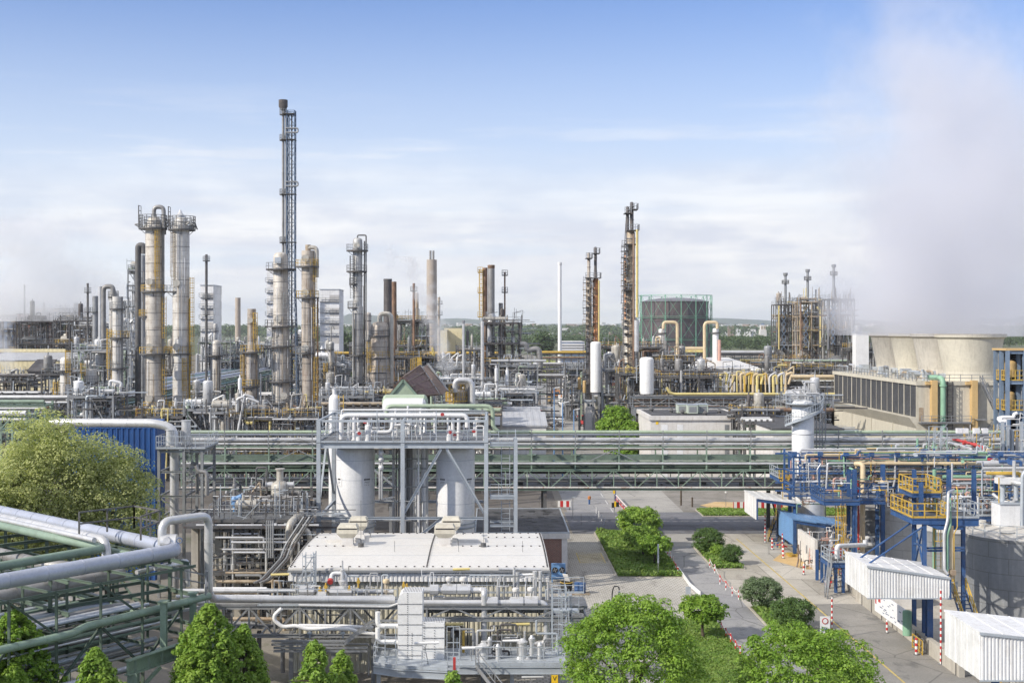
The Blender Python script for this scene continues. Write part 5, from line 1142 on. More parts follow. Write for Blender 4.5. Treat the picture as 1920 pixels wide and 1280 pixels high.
for i, (x, y, mt) in enumerate(((690,1262,'green_dark'),(724,1268,'yellow'),(775,1266,'blue_light'),(805,1270,'green_dark'))):
    p = W(x,y,82); q = thing('pump', ('dark green pump under the left end of the walkway','yellow topped pump under the walkway','small blue pump under the walkway','dark green motor under the white casing')[i], 'pump', (p.x,p.y,0), 'pumps under the walkway')
    m = MB(); m.cyl((p.x-.5,p.y,.75),(p.x+.3,p.y,.75),.3,n=14); m.cyl((p.x+.3,p.y,.75),(p.x+.55,p.y,.75),.16,n=10); m.build('motor', mt, q); m = MB(); m.box(p.x-.6,p.x+.8,p.y-.35,p.y+.35,0,.42); m.build('base', 'concrete', q)
lr = random.Random(1)
for i, (x0_, x1_, y, Y, mt, d) in enumerate(((941,977,1201,81,'white_paint','beside the right filter vessel'),(866,904,1214,80,'white_paint','left of the first filter vessel'),(777,823,1205,79.3,'white_paint','in front of the white casing'),(835,869,1170,83.6,'yellow_pale','under the truss right of the casing'),
        (959,993,1170,83.6,'yellow_pale','under the truss above the filters'),(849,881,1067,87,'yellow_pale','on the gutter of the white roof'),(971,1005,1077,86,'white_paint','beside the two upright pipes'),(978,1019,1268,79,'white_paint','under the pump platform'),(508,542,1077,86,'yellow_pale','on the post left of the hall'),(582,592,1218,82,'white_paint','under the cable trays'))):
    q = thing('tube_light', 'long tube light ' + d, 'lamp', (GX((x0_+x1_)/2,Y),Y,GZ(y,Y)), 'tube lights round the platforms')
    m = MB(); m.cyl((GX(x0_,Y),Y,GZ(y,Y)),(GX(x1_,Y),Y,GZ(y-1,Y)),.085,n=8); m.build('tube', mt, q)
    m = MB(); X = GX((x0_+x1_)/2,Y); m.tube([(X,Y,GZ(y,Y)-.02),(X-.1,Y,GZ(y,Y)-.3),(X+.1,Y,GZ(y,Y)-1.3)],.03,6); m.build('bracket', 'galv', q)
# yellow V 52 sign
def text(body, size, loc, mat, par, rot=(R(90),0,0), name='lettering', al='CENTER'):
    cu = bpy.data.curves.new('t', 'FONT'); cu.body = body; cu.size = size; cu.align_x = al; cu.align_y = 'CENTER'; cu.extrude = .004; tmp = bpy.data.objects.new('t', cu); col.objects.link(tmp)
    bpy.context.view_layer.update(); me = bpy.data.meshes.new_from_object(tmp.evaluated_get(bpy.context.evaluated_depsgraph_get())); bpy.data.objects.remove(tmp)
    o = bpy.data.objects.new(name, me); me.materials.clear(); me.materials.append(M[mat]); col.objects.link(o); o.parent = par; o.location = Vector(loc)-parent_loc(par); o.rotation_euler = rot; return o
p = W(1040,1277,78.5); q = thing('number_sign', 'small yellow sign reading V 52 on a post below the pump platform', 'sign', (p.x,p.y,0))
m = MB(); m.box(p.x-.2,p.x+.2,p.y,p.y+.03,p.z-.42,p.z+.4); m.build('plate', 'sign_yellow', q); m = MB(); m.bar((p.x,p.y+.06,0),(p.x,p.y+.06,p.z+.3),.05); m.build('post', 'galv', q)
text('V', .4, (p.x,p.y-.01,p.z+.18), 'black', q); text('52', .34, (p.x,p.y-.01,p.z-.2), 'black', q)
# access tower at the right end of the truss
t = thing('access_tower', 'grey ladder tower at the right end of the pipe truss beside the big maple', 'ladder', (GX(1047,82),82,0))
m = MB(); xx = (GX(1036,82),GX(1062,82))
for x in xx:
    for y in (82.,83.2): m.bar((x,y,0),(x,y,zf(1090)),.07)
for k in range(9): z = .5+k*.85; m.bar((xx[0],82,z),(xx[1],82,z),.05); m.bar((xx[0],83.2,z),(xx[1],83.2,z),.05); m.bar((xx[1],82,z),(xx[1],83.2,z),.05)
m.ladder(xx[1]-.1,81.9,.3,zf(1092),.5,(0,-1)); m.box(xx[0],xx[1]+.8,82,83.2,zf(1136),zf(1136)+.05); m.rail([(xx[0],82,zf(1135)),(xx[1]+.8,82,zf(1135))],1.,.6,.04); m.build('frame', 'galv_light', t)
p = G(1150,1155); t = thing('street_lamp', 'small hooked lamp post with a white cylinder head above the maple', 'street lamp', p)
m = MB(); m.tube([(p.x-.1,p.y,0),(p.x-.1,p.y,2.),(p.x+.05,p.y,2.55),(p.x+.45,p.y,2.5),(p.x+.5,p.y,2.2)],.05,8,.3); m.build('post', 'steel_dark', t); m = MB(); m.cyl((p.x+.5,p.y,.8),(p.x+.5,p.y,2.1),.09,n=10); m.build('head', 'galv_light', t)
# boundary posts and chains along the path
def bollard(x, y, h, lab, grp, r=.075, base=True):
    p = G(x,y) if isinstance(x, (int,float)) and x > 200 else Vector((x,y,0)); t = thing('bollard', lab, 'bollard', p, grp); m = MB(); m.cyl((p.x,p.y,0),(p.x,p.y,h),r,n=10); m.lathe((p.x,p.y,h),[(r,0),(r*.6,.05),(0,.06)],10); m.build('post', 'red_white', t)
    if base: m = MB(); m.cyl((p.x,p.y,0),(p.x,p.y,.06),r*2,n=12); m.build('base', 'galv_dark', t)
    return t
G1 = 'red and white bollards along the right edge of the path'
b0 = []
for i, (x, y) in enumerate(((1331,1064),(1340,1074),(1350,1095),(1361,1106),(1373,1117),(1385,1124))):
    b0.append(G(x,y)); bollard(x, y, .85, ('farthest','second farthest','third farthest','third nearest','second nearest','nearest')[i] + ' chained bollard on the right edge of the path beside the bushes', G1, .05, False)
G2 = 'red and white bollards along the lawn'
b1 = []
for i, (x, y) in enumerate(((1352,1186),(1361,1197),(1370,1208),(1379,1221),(1388,1232))):
    b1.append(G(x,y)); bollard(x, y, .85, ('farthest','second farthest','middle','second nearest','nearest')[i] + ' chained bollard between the lollipop tree lawn and the path', G2, .05, False)
G3 = 'red and white bollards beside the grass island'; b2 = []
for i, (x, y) in enumerate(((1252,1042),(1257,1050),(1262,1060),(1267,1072),(1271,1080))):
    b2.append(G(x,y)); bollard(x, y, .9, ('farthest','second farthest','middle','second nearest','nearest')[i] + ' bollard at the right edge of the grass island', G3, .05, False)
def chain(ps, lab, z=.85):
    m = MB()
    for a, b in zip(ps[:-1], ps[1:]):
        q = [a + (b-a)*k/4 + Vector((0,0,z-.25*math.sin(math.pi*k/4))) for k in range(5)]; m.tube(q, .025, 5, .05)
    tag(m.build('chain', 'red_white_x'), lab, 'chain')
chain(b0, 'red and white chain sagging between the bollards beside the bushes'); chain(b1, 'red and white chain between the bollards by the lawn'); chain(b2, 'red and white chain along the grass island')
G4 = 'stout red and white bollards along the loading wall'
for i, (x, y, h, r, lab) in enumerate(((1663,1186,1.0,.08,'stout bollard on the dark yard asphalt, beside the long white notice board'),(1718,1227,1.2,.1,'stout bollard near the loading wall, nearest the camera'),(1548,1110,1.05,.08,'stout bollard in front of the blue service stairs'),(1507,1077,1.05,.08,'stout bollard between the yellow ground patch and the white pipe'),
        (1468.5,1046,1.25,.1,'stout bollard under the lower edge of the blue canopy'),(1448,1030,1.2,.1,'stout bollard just left of the blue canopy'))): bollard(x, y, h, lab, G4, r)
for i, (x, y, h, lab) in enumerate(((1764,1245,5.4,'tall red and white pole rising in front of the lower white canopy'),(1434.5,1017,3.4,'tall red and white pole under the far white canopy'),(1560,1197,3.2,'tall thin red and white pole beside the round traffic sign'),(1467,1038,2.2,'slim red and white pole behind the blue canopy wall'))):
    p = G(x,y); t = thing('marker_pole', lab, 'pole', p, 'tall red and white poles'); m = MB(); m.cyl((p.x,p.y,0),(p.x,p.y,h),.065,n=10); m.build('post', 'red_white', t); m = MB(); m.box(p.x-.2,p.x+.2,p.y-.15,p.y+.15,0,.06); m.build('base', 'galv', t)
# white guard rail and small boards by the path
m = MB(); p, q, r_ = G(1272,1070), G(1293,1100), G(1313,1117)
m.bar(p+Vector((0,0,.25)), q+Vector((0,0,.25)), .1, .35); m.bar(q+Vector((0,0,.25)), r_+Vector((0,0,.25)), .1, .35); tag(m.build('kerb_rail', 'white_paint'), 'low white guard strip curving along the left edge of the path', 'guard rail')
for i, (x, y, h, w, lab) in enumerate(((1234,1079,3.1,.16,'slim grey metal post sign standing in the grass island'),(1290,1122,1.1,.45,'double grey panel post at the path edge above the lollipop tree'))):
    p = G(x,y); t = thing('post_sign', lab, 'sign', p); m = MB(); m.bar((p.x,p.y,0),(p.x,p.y,h),.06); m.build('post', 'galv', t); m = MB(); m.box(p.x-w/2,p.x+w/2,p.y-.06,p.y-.03,h*.4,h); m.build('panel', 'galv_light', t)
# traffic sign: round no-entry for vehicles with smaller sign below
p = G(1547,1200); t = thing('traffic_sign', 'white board with a round red-ringed traffic sign and small blue pictograms by the yard', 'sign', p)
m = MB(); m.box(p.x-.38,p.x+.38,p.y,p.y+.04,.55,1.85); m.build('board', 'sign_white', t)
m = MB(); m.cyl((p.x,p.y-.015,1.5),(p.x,p.y-.03,1.5),.24,n=24); m.build('ring', 'red', t); m = MB(); m.cyl((p.x,p.y-.031,1.5),(p.x,p.y-.04,1.5),.17,n=24); m.build('disc', 'sign_white', t)
m = MB()
for dx in (-.17,.1): m.cyl((p.x+dx-.05,p.y-.02,.98),(p.x+dx-.05,p.y-.03,.98),.05,n=10); m.box(p.x+dx-.12,p.x+dx+.06,p.y-.03,p.y-.01,.72,.9); m.box(p.x+dx-.02,p.x+dx+.14,p.y-.03,p.y-.012,.86,.93)
m.build('pictogram', 'blue', t); m = MB(); m.bar((p.x,p.y+.08,0),(p.x,p.y+.08,1.9),.07); m.build('post', 'galv', t)
# ================================================================ loading canopies on the right
def canopy(name, label, p, Y0, Y1, w, sl, mat, steel, cols=(), rods=False, faceh=None, front=True, tail=0., grp='canopies over the loading bays'):
    """p: photo corner x, y top, y bottom of the left front edge at depth Y0; runs back to Y1; w: width to the right, sl: drop over the width"""
    x, yt, yb = p; X = GX(x,Y0); zt, zb_ = GZ(yt,Y0), GZ(yb,Y0); t = thing(name, label, 'canopy', (X,Y0,0), grp); Xr = X+w
    m = MB(); th = .12
    m.prism([(X-.05,Y0-.06,zt),(Xr+tail,Y0-.06,zt-sl),(Xr+tail,Y1+.06,zt-sl),(X-.05,Y1+.06,zt)], (0,0,th)); 
    for i in range(1,5): xx = X+w*i/5; m.bar((xx,Y0-.06,zt+th-sl*i/5+.01),(xx,Y1,zt+th-sl*i/5+.01),.05,.04)
    m.build('roof', mat, t)
    m = MB(); corr_wall(m,(X,Y1),(X,Y0),zb_,zt,.9 if mat != 'blue_light' else .45,.03); m.box(X+.002,X+.05,Y0,Y1,zb_,zt); m.build('side_panel', mat, t)
    if front:
        m = MB(); k = int(w/.2); pt = []
        for i in range(k):
            for f, o in ((0,0),(.4,0),(.5,.045),(.9,.045)): pt.append((X+(i+f)*w/k, Y0-.02-o))
        pt.append((Xr,Y0-.02)); vs = []
        for a, b in pt: vs += [(a,b,zb_),(a,b,zt-sl*(a-X)/w-.004)]
        m.add(vs, [(2*i,2*i+2,2*i+3,2*i+1) for i in range(len(pt)-1)]); m.build('front_panel', mat, t)
        m = MB(); m.bar((X-.06,Y0-.1,zb_-.02),(Xr,Y0-.1,zb_-.02),.05,.08); m.bar((X-.06,Y0-.12,zt+.03),(Xr+.03,Y0-.12,zt-sl+.03),.07,.14); m.build('edge_trim', 'galv_light', t)
    else:
        m = MB(); m.beam((X+.12,Y0,zt-.2),(Xr,Y0,zt-sl-.2),.16,.3,.03); m.beam((X+.12,Y0,zb_),(X+.12,Y0,zt-.1),.14,.24,.03); m.beam((X+.12,Y1,zt-.2),(Xr,Y1,zt-sl-.2),.16,.3,.03)
        for i in range(5): m.bar((X+w*(i+.5)/5.,Y0,zt-.15-sl*(i+.5)/5),(X+w*(i+.5)/5.,Y1,zt-.15-sl*(i+.5)/5),.1)
        m.build('roof_beam', steel, t)
    for cx, cy, zz in cols: m = MB(); m.beam((cx,cy,0),(cx,cy,zz),.34,.34,.05); m.box(cx-.3,cx+.3,cy-.3,cy+.3,0,.12); m.build('column', steel, t)
    return t, X, Xr, zt, zb_
c1, X1, X1r, z1t, z1b = canopy('loading_canopy', 'large white canopy with ribbed front hung from two blue rods, in the middle right', (1626.6,1062,1120.4), 92, 97.8, 5.9, .85, 'canopy_white', 'blue')
c2, X2, X2r, z2t, z2b = canopy('loading_canopy', 'large white canopy with ribbed front at the bottom right corner', (1837.5,1187,1274), 72, 77.6, 6.5, .7, 'canopy_white', 'blue', cols=((GX(1866,73.5),73.5,4.2),))
c3 = canopy('loading_canopy', 'light blue canopy with a yellow footed blue column over the pipe bay', (1486.5,974,1020.3), 135, 141.8, 6.1, .95, 'blue_light', 'blue', cols=((GX(1490,135),135,3.6),(GX(1563,135),135,3.1)), front=False)[0]
c4 = canopy('loading_canopy', 'small white canopy farthest back beside the silver tank', (1417.5,934,973.5), 140, 146.4, 4.9, .62, 'canopy_white', 'blue', cols=((GX(1490,140.4),140.4,4.4),), front=False)[0]
m = MB(); m.box(GX(1490,135)-.7,GX(1490,135)+.7,134.4,135.8,0,.25); m.build('foot', 'yellow', c3)
for (xa, ya, Ya), (xb_, yb_, Yb) in (((1612,1046,95.5),(1709,979,98)),((1629,1056,93.3),(1729,988,95.2))):
    m = MB(); m.cyl(W(xa,ya,Ya), W(xb_,yb_,Yb), .07, n=8); m.build('tie_rod', 'blue', c1)
# loading wall
t = thing('loading_wall', 'low stained concrete wall between the yard and the tank bays', 'wall', (32.5,100,0))
m = MB(); m.box(32.2,32.6,88,113,0,1.15); m.build('wall', 'concrete', t)
m = MB(); m.box(32.7,60,88.6,131,0,.75); m.build('plinth', 'concrete', t)
m = MB(); 
for i in range(9): m.box(32.15,32.2,88.5+i*2.8,88.56+i*2.8,0,1.1)
m.build('joint', 'steel_dark', t)
b = thing('notice_board', 'long white board with blue and red hazard pictures on the loading wall', 'sign', (32,105,0))
m = MB(); m.box(31.95,32.05,98.5,106.5,.55,2.3); m.build('panel', 'sign_white', b)
m = MB(); rs = random.Random(6)
for i in range(24): y = 99+rs.random()*7; z = .8+rs.random()*1.3; m.box(31.93,31.949,y,y+rs.uniform(.1,.5),z,z+.06)
m.build('pictogram', 'far_blue', b); m = MB(); m.box(31.93,31.949,104.9,105.5,1.5,2.); m.box(31.93,31.949,106,106.3,1.2,1.8); m.build('warning', 'red', b)
b = thing('loading_shelter', 'white cabin wall with a dark doorway behind the notice board', 'cabin', (32.6,108,0)); m = MB(); m.box(32.65,35,106,112.5,.76,3.1); m.build('wall', 'wall_white', b); m = MB(); m.box(32.6,32.649,109,110,.76,2.7); m.build('door', 'black', b)
# yellow fittings at the wall
b = thing('hose_station', 'yellow framed hose station standing at the foot of the loading wall', 'hose station', (GX(1702,95),95,0))
X = 31.7; m = MB()
for z in (.1,.55,1.): m.rail([(X,94,z-.0),(X,96.2,z),(X+.5,96.2,z)],.05,.5,.06,False,toe=False)
for y in (94,94.7,95.4,96.2): m.bar((X,y,0),(X,y,1.05),.07)
m.build('frame', 'yellow', b); m = MB()
for y in (94.3,95,95.7): m.tube([(X+.25,y,.1),(X+.25,y,1.),(X+.1,y+.2,1.2),(X+.1,y+.2,.2)],.06,8)
m.build('hose', 'steel_dark', b)
for i, y in enumerate((92.6,98.)):
    b = thing('loading_stairs', ('blue stairs with yellow rails under the lower white canopy','small yellow railed steps at the corner of the lower white canopy')[i], 'stairs', (33.5,y,0)); m = MB()
    if i == 0: m.stair((34.2,90.8,.75),(34.8,96.5,4.2),1.0,16,(1,0)); m.build('flight', 'blue', b); m = MB(); m.rail([(33.5,90.5,.75),(34.2,90.8,.75)],1.1,.4,.08); 
    else: m.stair((33.2,83.0,.05),(33.2,84.6,.9),1.0,5,(1,0)); m.build('flight', 'concrete', b); m = MB()
    if i == 0:
        for o in (0,1.): m.bar((34.2+o,90.8,1.75),(34.8+o,96.5,5.2),.08); m.bar((34.2+o,90.8,1.3),(34.8+o,96.5,4.75),.06)
        for k in range(6):
            for o in (0,1.): c = Vector((34.2+o,90.8,.75))+Vector((.6,5.7,3.45))*k/5; m.bar(c,c+Vector((0,0,1)),.07)
    else: m.rail([(33.1,83,.05),(33.1,84.6,.9)],1.,.5,.07)
    m.build('handrail', 'yellow', b)
# ---------------------------------------------------------------- tanks
def tank(name, label, x, Y, rpx, ytop, mat, zb_=0, rail_=True, grp=None, conic=.12, n=64, top='tank_top'):
    X = GX(x,Y); r = rpx*Y/F; z = GZ(ytop,Y); t = thing(name, label, 'tank', (X,Y,zb_), grp); m = MB()
    m.lathe((X,Y,0), [(r,zb_),(r,z-.12),(r+.06,z-.12),(r+.06,z)], n); m.build('shell', mat, t)
    m = MB(); m.lathe((X,Y,0), [(r+.058,z+.002),(r*.5,z+r*conic*.6),(.01,z+r*conic)], n); m.build('roof', top, t)
    if rail_:
        m = MB(); k = max(8,int(r*5)); pts = [(X+(r-.05)*math.cos(2*math.pi*i/k),Y+(r-.05)*math.sin(2*math.pi*i/k),z) for i in range(k)]
        for hh in (.55,1.1):
            for i in range(k): m.bar(Vector(pts[i])+Vector((0,0,hh)),Vector(pts[(i+1)%k])+Vector((0,0,hh)),.05)
        for q in pts: m.bar(q,Vector(q)+Vector((0,0,1.1)),.05)
        m.build('railing', 'galv_light', t)
    return t, X, r, z
t1, tx, r1, tz1 = tank('storage_tank', 'biggest dark grey tank at the right edge with a grey box on its roof', 1911, 105, 103, 998, 'tank_grey', .75)
m = MB(); m.cyl((tx-1.7,103.2,tz1+.1),(tx-1.7,103.2,tz1+.3),.45,n=16); m.cyl((tx-1.7,103.2,tz1+.3),(tx-1.7,103.2,tz1+.38),.55,n=16); m.cyl((tx+.6,102.8,tz1+.1),(tx+.6,102.8,tz1+.35),.35,n=12); m.cyl((tx-2.5,106.5,tz1),(tx-2.5,106.5,tz1+.8),.35,n=14); m.build('manhole', 'tank_top', t1)
for z in (5.1,3.6): m = MB(); m.cyl((tx+.4,105-r1+.1,z),(tx+.3,105-r1-.35,z),.1,n=10); m.cyl((tx+.3,105-r1-.35,z),(tx+.3,105-r1-.4,z),.16,n=10); m.build('nozzle', 'galv', t1)
b = thing('equipment_box', 'plain grey cabinet standing on the roof edge of the biggest tank', 'cabinet', (GX(1892,106),106,tz1))
m = MB(); m.box(GX(1870,106),GX(1915,106),105.5,107.3,GZ(988,106),GZ(944,106)); m.build('casing', 'vessel_grey', b, bevel=.04); m = MB(); m.box(GX(1869,106),GX(1916,106),105.4,107.4,GZ(944,106)+.01,GZ(943,106)+.05); m.build('lid', 'galv_light', b)
t2, _, r2, tz2 = tank('storage_tank', 'light grey tank with a stained pale roof behind the tie rods', 1698, 128, 43, 955, 'tank_light', .75, True)
t3, _, r3, tz3 = tank('storage_tank', 'narrow dark tank marked S 31 between the beige pipe and the light tank', 1624, 134, 24, 953, 'tank_grey', .4, False)
X = GX(1624,134); m = MB(); m.lathe((X,134,0), [(r3+.012,1.5),(r3+.012,2.5)], 48, a0=215, a1=325); m.build('label_band', 'sign_white', t3); text('S 31', .62, (X+.35,134-r3-.03,2.05), 'black', t3)
t4, _, r4, tz4 = tank('storage_tank', 'dark grey tank half hidden behind the yellow platform and its pipes', 1790, 119, 76, 988, 'tank_grey', .75, False)
t5, x5, r5, tz5 = tank('storage_tank', 'small shiny silver tank between the far white canopy and the blue canopy', 1525, 143.2, 20.5, 925, 'silver', 0, False, conic=.35, top='silver')
m = MB(); m.lathe((x5,143.2,0), [(r5+.02,tz5-.75),(r5+.05,tz5-.7),(r5+.05,tz5-.6),(r5+.02,tz5-.55)], 40); m.build('ring', 'galv_light', t5)
m = MB(); k = 14
for i in range(k):
    a = 2*math.pi*i/k; a2 = 2*math.pi*(i+1)/k
    for z in (.4,.8,1.2,1.6): m.bar((x5+r5*1.02*math.cos(a),143.2+r5*1.02*math.sin(a),tz5+z),(x5+r5*1.02*math.cos(a2),143.2+r5*1.02*math.sin(a2),tz5+z),.05)
    m.bar((x5+r5*1.02*math.cos(a),143.2+r5*1.02*math.sin(a),tz5),(x5+r5*1.02*math.cos(a),143.2+r5*1.02*math.sin(a),tz5+1.7),.05)
m.build('railing', 'galv_light', t5)
# tall silo with helical stair and headgear
Ys = 146.; X = GX(1505.5,Ys); rs_ = 20.5*Ys/F; t = thing('silo', 'tall light grey silo with a spiral stair curling round its top', 'silo', (X,Ys,0))
m = MB(); zt = GZ(757,Ys); m.lathe((X,Ys,0), [(rs_*.98,0),(rs_*.98,GZ(868,Ys)),(rs_,GZ(866,Ys)),(rs_,zt),(rs_*.85,zt+.3),(rs_*.3,zt+.5),(0,zt+.52)], 40); m.build('shell', 'vessel_grey', t)
m = MB()
for y in (868,813,780): m.lathe((X,Ys,GZ(y,Ys)), [(rs_,-.03),(rs_+.03,-.03),(rs_+.03,.03),(rs_,.03)], 40)
m.build('ring', 'galv', t)
m = MB(); k = 20; q = []
for i in range(k+1):
    a = R(195+ i*165/k); z = GZ(797,Ys)+ (GZ(758,Ys)-GZ(797,Ys))*i/k; ro, ri = rs_+1.0, rs_+.1
    q.append((Vector((X+ro*math.cos(a),Ys+ro*math.sin(a),z)), Vector((X+ri*math.cos(a),Ys+ri*math.sin(a),z))))
for (a, b_), (c, d) in zip(q[:-1], q[1:]):
    m.bar(a,c,.06,.26); m.bar(b_,d,.06,.26); m.prism([a,c,d,b_],(0,0,.03)); m.bar(a+Vector((0,0,1.05)),c+Vector((0,0,1.05)),.06); m.bar(a+Vector((0,0,.55)),c+Vector((0,0,.55)),.05); m.bar(a,a+Vector((0,0,1.05)),.05)
m.build('stairs', 'galv_light', t)
m = MB(); zz = GZ(757,Ys)
m.lathe((X,Ys,0), [(rs_+.7,zz-.12),(rs_+.75,zz-.02),(rs_+.7,zz),(0,zz)], 32); p = m.build('platform', 'grating', t)
m = MB(); k = 12; pts = [Vector((X+(rs_+.7)*math.cos(2*math.pi*i/k),Ys+(rs_+.7)*math.sin(2*math.pi*i/k),zz)) for i in range(k)]
m.rail(pts,1.1,2,.06,closed=True); m.build('railing', 'galv_light', p)
for i in range(10):
    r_ = random.Random(i+70); a = r_.uniform(0,6.28); rr = r_.uniform(.2,rs_); h = r_.uniform(.8,2.6)
    part_pipe(t, [(X+rr*math.cos(a),Ys+rr*math.sin(a),zz),(X+rr*math.cos(a),Ys+rr*math.sin(a),zz+h),(X+rr*math.cos(a)+r_.uniform(-2.5,2.5),Ys+rr*math.sin(a),zz+h),(X+rr*math.cos(a)+1.8,Ys+rr*math.sin(a),zz-1)], .09, 'silver', 8)
m = MB(); xr_ = (GX(1537,Ys),GX(1548,Ys))
for x in xr_: m.bar((x,Ys,0),(x,Ys,GZ(742,Ys)),.1); m.bar((x,Ys+1.5,0),(x,Ys+1.5,GZ(742,Ys)),.1)
for i in range(10): z = 1+i*1.5; m.bar((xr_[0],Ys,z),(xr_[1],Ys,z),.06); m.bar((xr_[0],Ys,z),(xr_[1],Ys,z+1.5),.05); m.bar((xr_[1],Ys,z),(xr_[1],Ys+1.5,z+1.5),.05); m.bar((X+rs_,Ys,z),(xr_[0],Ys,z),.05)
m.build('guide_frame', 'galv', t)

# ---------------------------------------------------------------- blue process structures
def plat(t, x0, x1, y, Y, d, z=None, rail='yellow', steel='blue', bh=.35, rl=True):
    X0, X1 = GX(x0,Y), GX(x1,Y); z = z or GZ(y,Y); m = MB(); m.box(X0,X1,Y,Y+d,z,z+.04); p = m.build('platform', 'grating', t)
    m = MB(); 
    for yy in (Y+.05,Y+d-.05): m.beam((X0,yy,z-bh/2-.003),(X1,yy,z-bh/2-.003),.18,bh,.04)
    for i in range(max(2,int((X1-X0)/2.5))+1): xx = X0+(X1-X0)*i/max(2,int((X1-X0)/2.5)); m.beam((xx,Y,z-bh/2-.006),(xx,Y+d,z-bh/2-.006),.14,bh*.8,.03)
    m.build('edge_beam', steel, p)
    if rl: m = MB(); m.rail([(X0,Y,z+.04),(X1,Y,z+.04),(X1,Y+d,z+.04),(X0,Y+d,z+.04)],1.1,.9,.07,closed=True); m.build('railing', rail, p)
    return z
def cols(t, pts, mat='blue', w=.3):
    for x, Y, y0_, y1_ in pts:
        m = MB(); z1_ = 0 if y1_ is None else GZ(y1_,Y); m.beam((GX(x,Y),Y,z1_),(GX(x,Y),Y,GZ(y0_,Y)),w,w,.05); m.build('column', mat, t)
def pp(t, pts, d, mat, Y=None, n=10, seam=0, bend=None, name='pipe'):
    return part_pipe(t, [(GX(p[0],p[2] if len(p) > 2 else Y), p[2] if len(p) > 2 else Y, GZ(p[1],p[2] if len(p) > 2 else Y)) for p in pts], d/2, mat, n, seam, name, bend)
def clutter(t, x0, x1, y0_, y1_, Ya, Yb, n, seed, mats, dmax=.22, vert=.35, valves=.3):
    rs = random.Random(seed)
    for i in range(n):
        Y = rs.uniform(Ya,Yb); x, y = rs.uniform(x0,x1), rs.uniform(y0_,y1_); L = rs.uniform(15,(x1-x0)*.5); k = rs.random(); d = rs.choice((.06,.08,.1,.14,dmax))
        if k < vert: pts = [(x,y),(x,min(y1_,y+rs.uniform(15,60))),(x+rs.uniform(-15,15),min(y1_,y+60))]
        elif k < .75: pts = [(x,y),(min(x1,x+L),y),(min(x1,x+L),y+rs.uniform(8,35))]
        else: pts = [(x,y+rs.uniform(5,20)),(x,y),(min(x1,x+L),y),(min(x1,x+L),y-rs.uniform(4,14)),(min(x1,x+L)+6,y-8)]
        P = [Vector((GX(a,Y),Y,GZ(b_,Y))) for a, b_ in pts]; m = MB(); m.tube(P,d/2,8)
        if rs.random() < valves: c = P[0]+(P[1]-P[0])*.5; m.cyl(c-Vector((0,.12,.0)),c+Vector((0,-.14,.02)),d*1.3,n=8); m.cyl(c,c+Vector((0,0,.35)),.04,n=6); m.cyl(c+Vector((0,0,.33)),c+Vector((0,0,.36)),.13,n=8)
        m.build('pipe', rs.choice(mats), t)
BM = ['silver','silver','galv_light','green_light','beige_pipe','silver_dull','white_pipe','blue','galv','yellow','copper_brown','silver','pink_pipe','steel_dark']
# platform tower with yellow rails
t = thing('loading_tower', 'blue steel tower with yellow railed platforms above the big white canopy', 'steel tower', (GX(1740,98),98,0))
plat(t,1711,1779,972,96.,5.2,bh=.42); plat(t,1780,1835,972,96.,5.,rail='galv_light',bh=.55); plat(t,1711,1763,925,97.5,3.2,bh=.3)
m = MB(); Xa, Xb = GX(1738,96),GX(1806,96); m.prism([(Xa,96.06,GZ(975,96)),(Xb,96.06,GZ(975,96)),(Xb,96.06,GZ(993,96)),(Xa+.9,96.06,GZ(993,96)),(Xa,96.06,GZ(984,96))], (0,.12,0)); m.build('girder', 'blue', t)
cols(t,[(1714,99.5,977,None),(1733,96.2,979,None),(1714,99.5,880,974),(1727,97.2,905,972),(1806,100.8,985,None),(1779,97.5,880,972),(1826,99,880,972)],w=.28)
m = MB(); m.bar(W(1716,985,99.4),W(1731,1060,96.4),.12); m.bar(W(1731,985,96.4),W(1716,1055,99.4),.12); m.bar(W(1714,1018,99.4),W(1735,1023,96.3),.16); m.bar(W(1716,1057,99.4),W(1732,1068,96.4),.12)
for y in (1027,1032): m.bar(W(1738,y,97),W(1808,y-1,97),.14)
m.build('bracing', 'blue', t)
m = MB(); m.ladder(GX(1758,97),97.,GZ(1066,97),GZ(975,97),.5,(0,-1)); m.build('ladder', 'yellow', t); m = MB(); m.ladder(GX(1763,99),98.,GZ(968,98),GZ(900,98),.5,(0,-1)); m.build('ladder', 'yellow', t)
pp(t,[(1785,868),(1785,903),(1776,910)],.16,'silver',100); pp(t,[(1788,918,98),(1778,923,96),(1777,975,95.6),(1770,1000,95.5),(1771,1068,95.3),(1777,1076,95.2)],.22,'silver',bend=.3)
pp(t,[(1781,933,97),(1782,985,95.6),(1776,1002,95.6),(1776,1070,95.4)],.2,'green_light',bend=.3); pp(t,[(1784,985,95.9),(1784,1070,95.7),(1783,1085,95.6)],.3,'beige_pipe',n=12); pp(t,[(1793,912,96),(1795,918,95.7),(1795,988,95.7),(1789,1000,95.7),(1789,1120,95.7)],.08,'yellow')
m = MB(); p = W(1785,1072,95.6); m.box(p.x-.2,p.x+.2,95.3,95.9,p.z-.18,p.z+.18); m.build('junction_box', 'rust_light', t)
pp(t,[(1752,880,101),(1752,1066,101)],.3,'green_light',n=12)
b = thing('info_plate', 'blank grey plate behind the ribbed canopy corner', 'sign', (GX(1789,96),96,GZ(1108,96))); m = MB(); m.box(GX(1784,96),GX(1796,96),96,96.05,GZ(1108,96),GZ(1090,96)); m.build('plate', 'galv_light', b)
b = thing('canopy_column', 'thick blue column standing on the plinth beneath the big white canopy', 'column', (GX(1731,96.3),96.3,.75))
m = MB(); m.beam((GX(1731,96.3),95.,.75),(GX(1731,96.3),95.,z1b+.6),.45,.45,.06); m.build('shaft', 'blue', b)
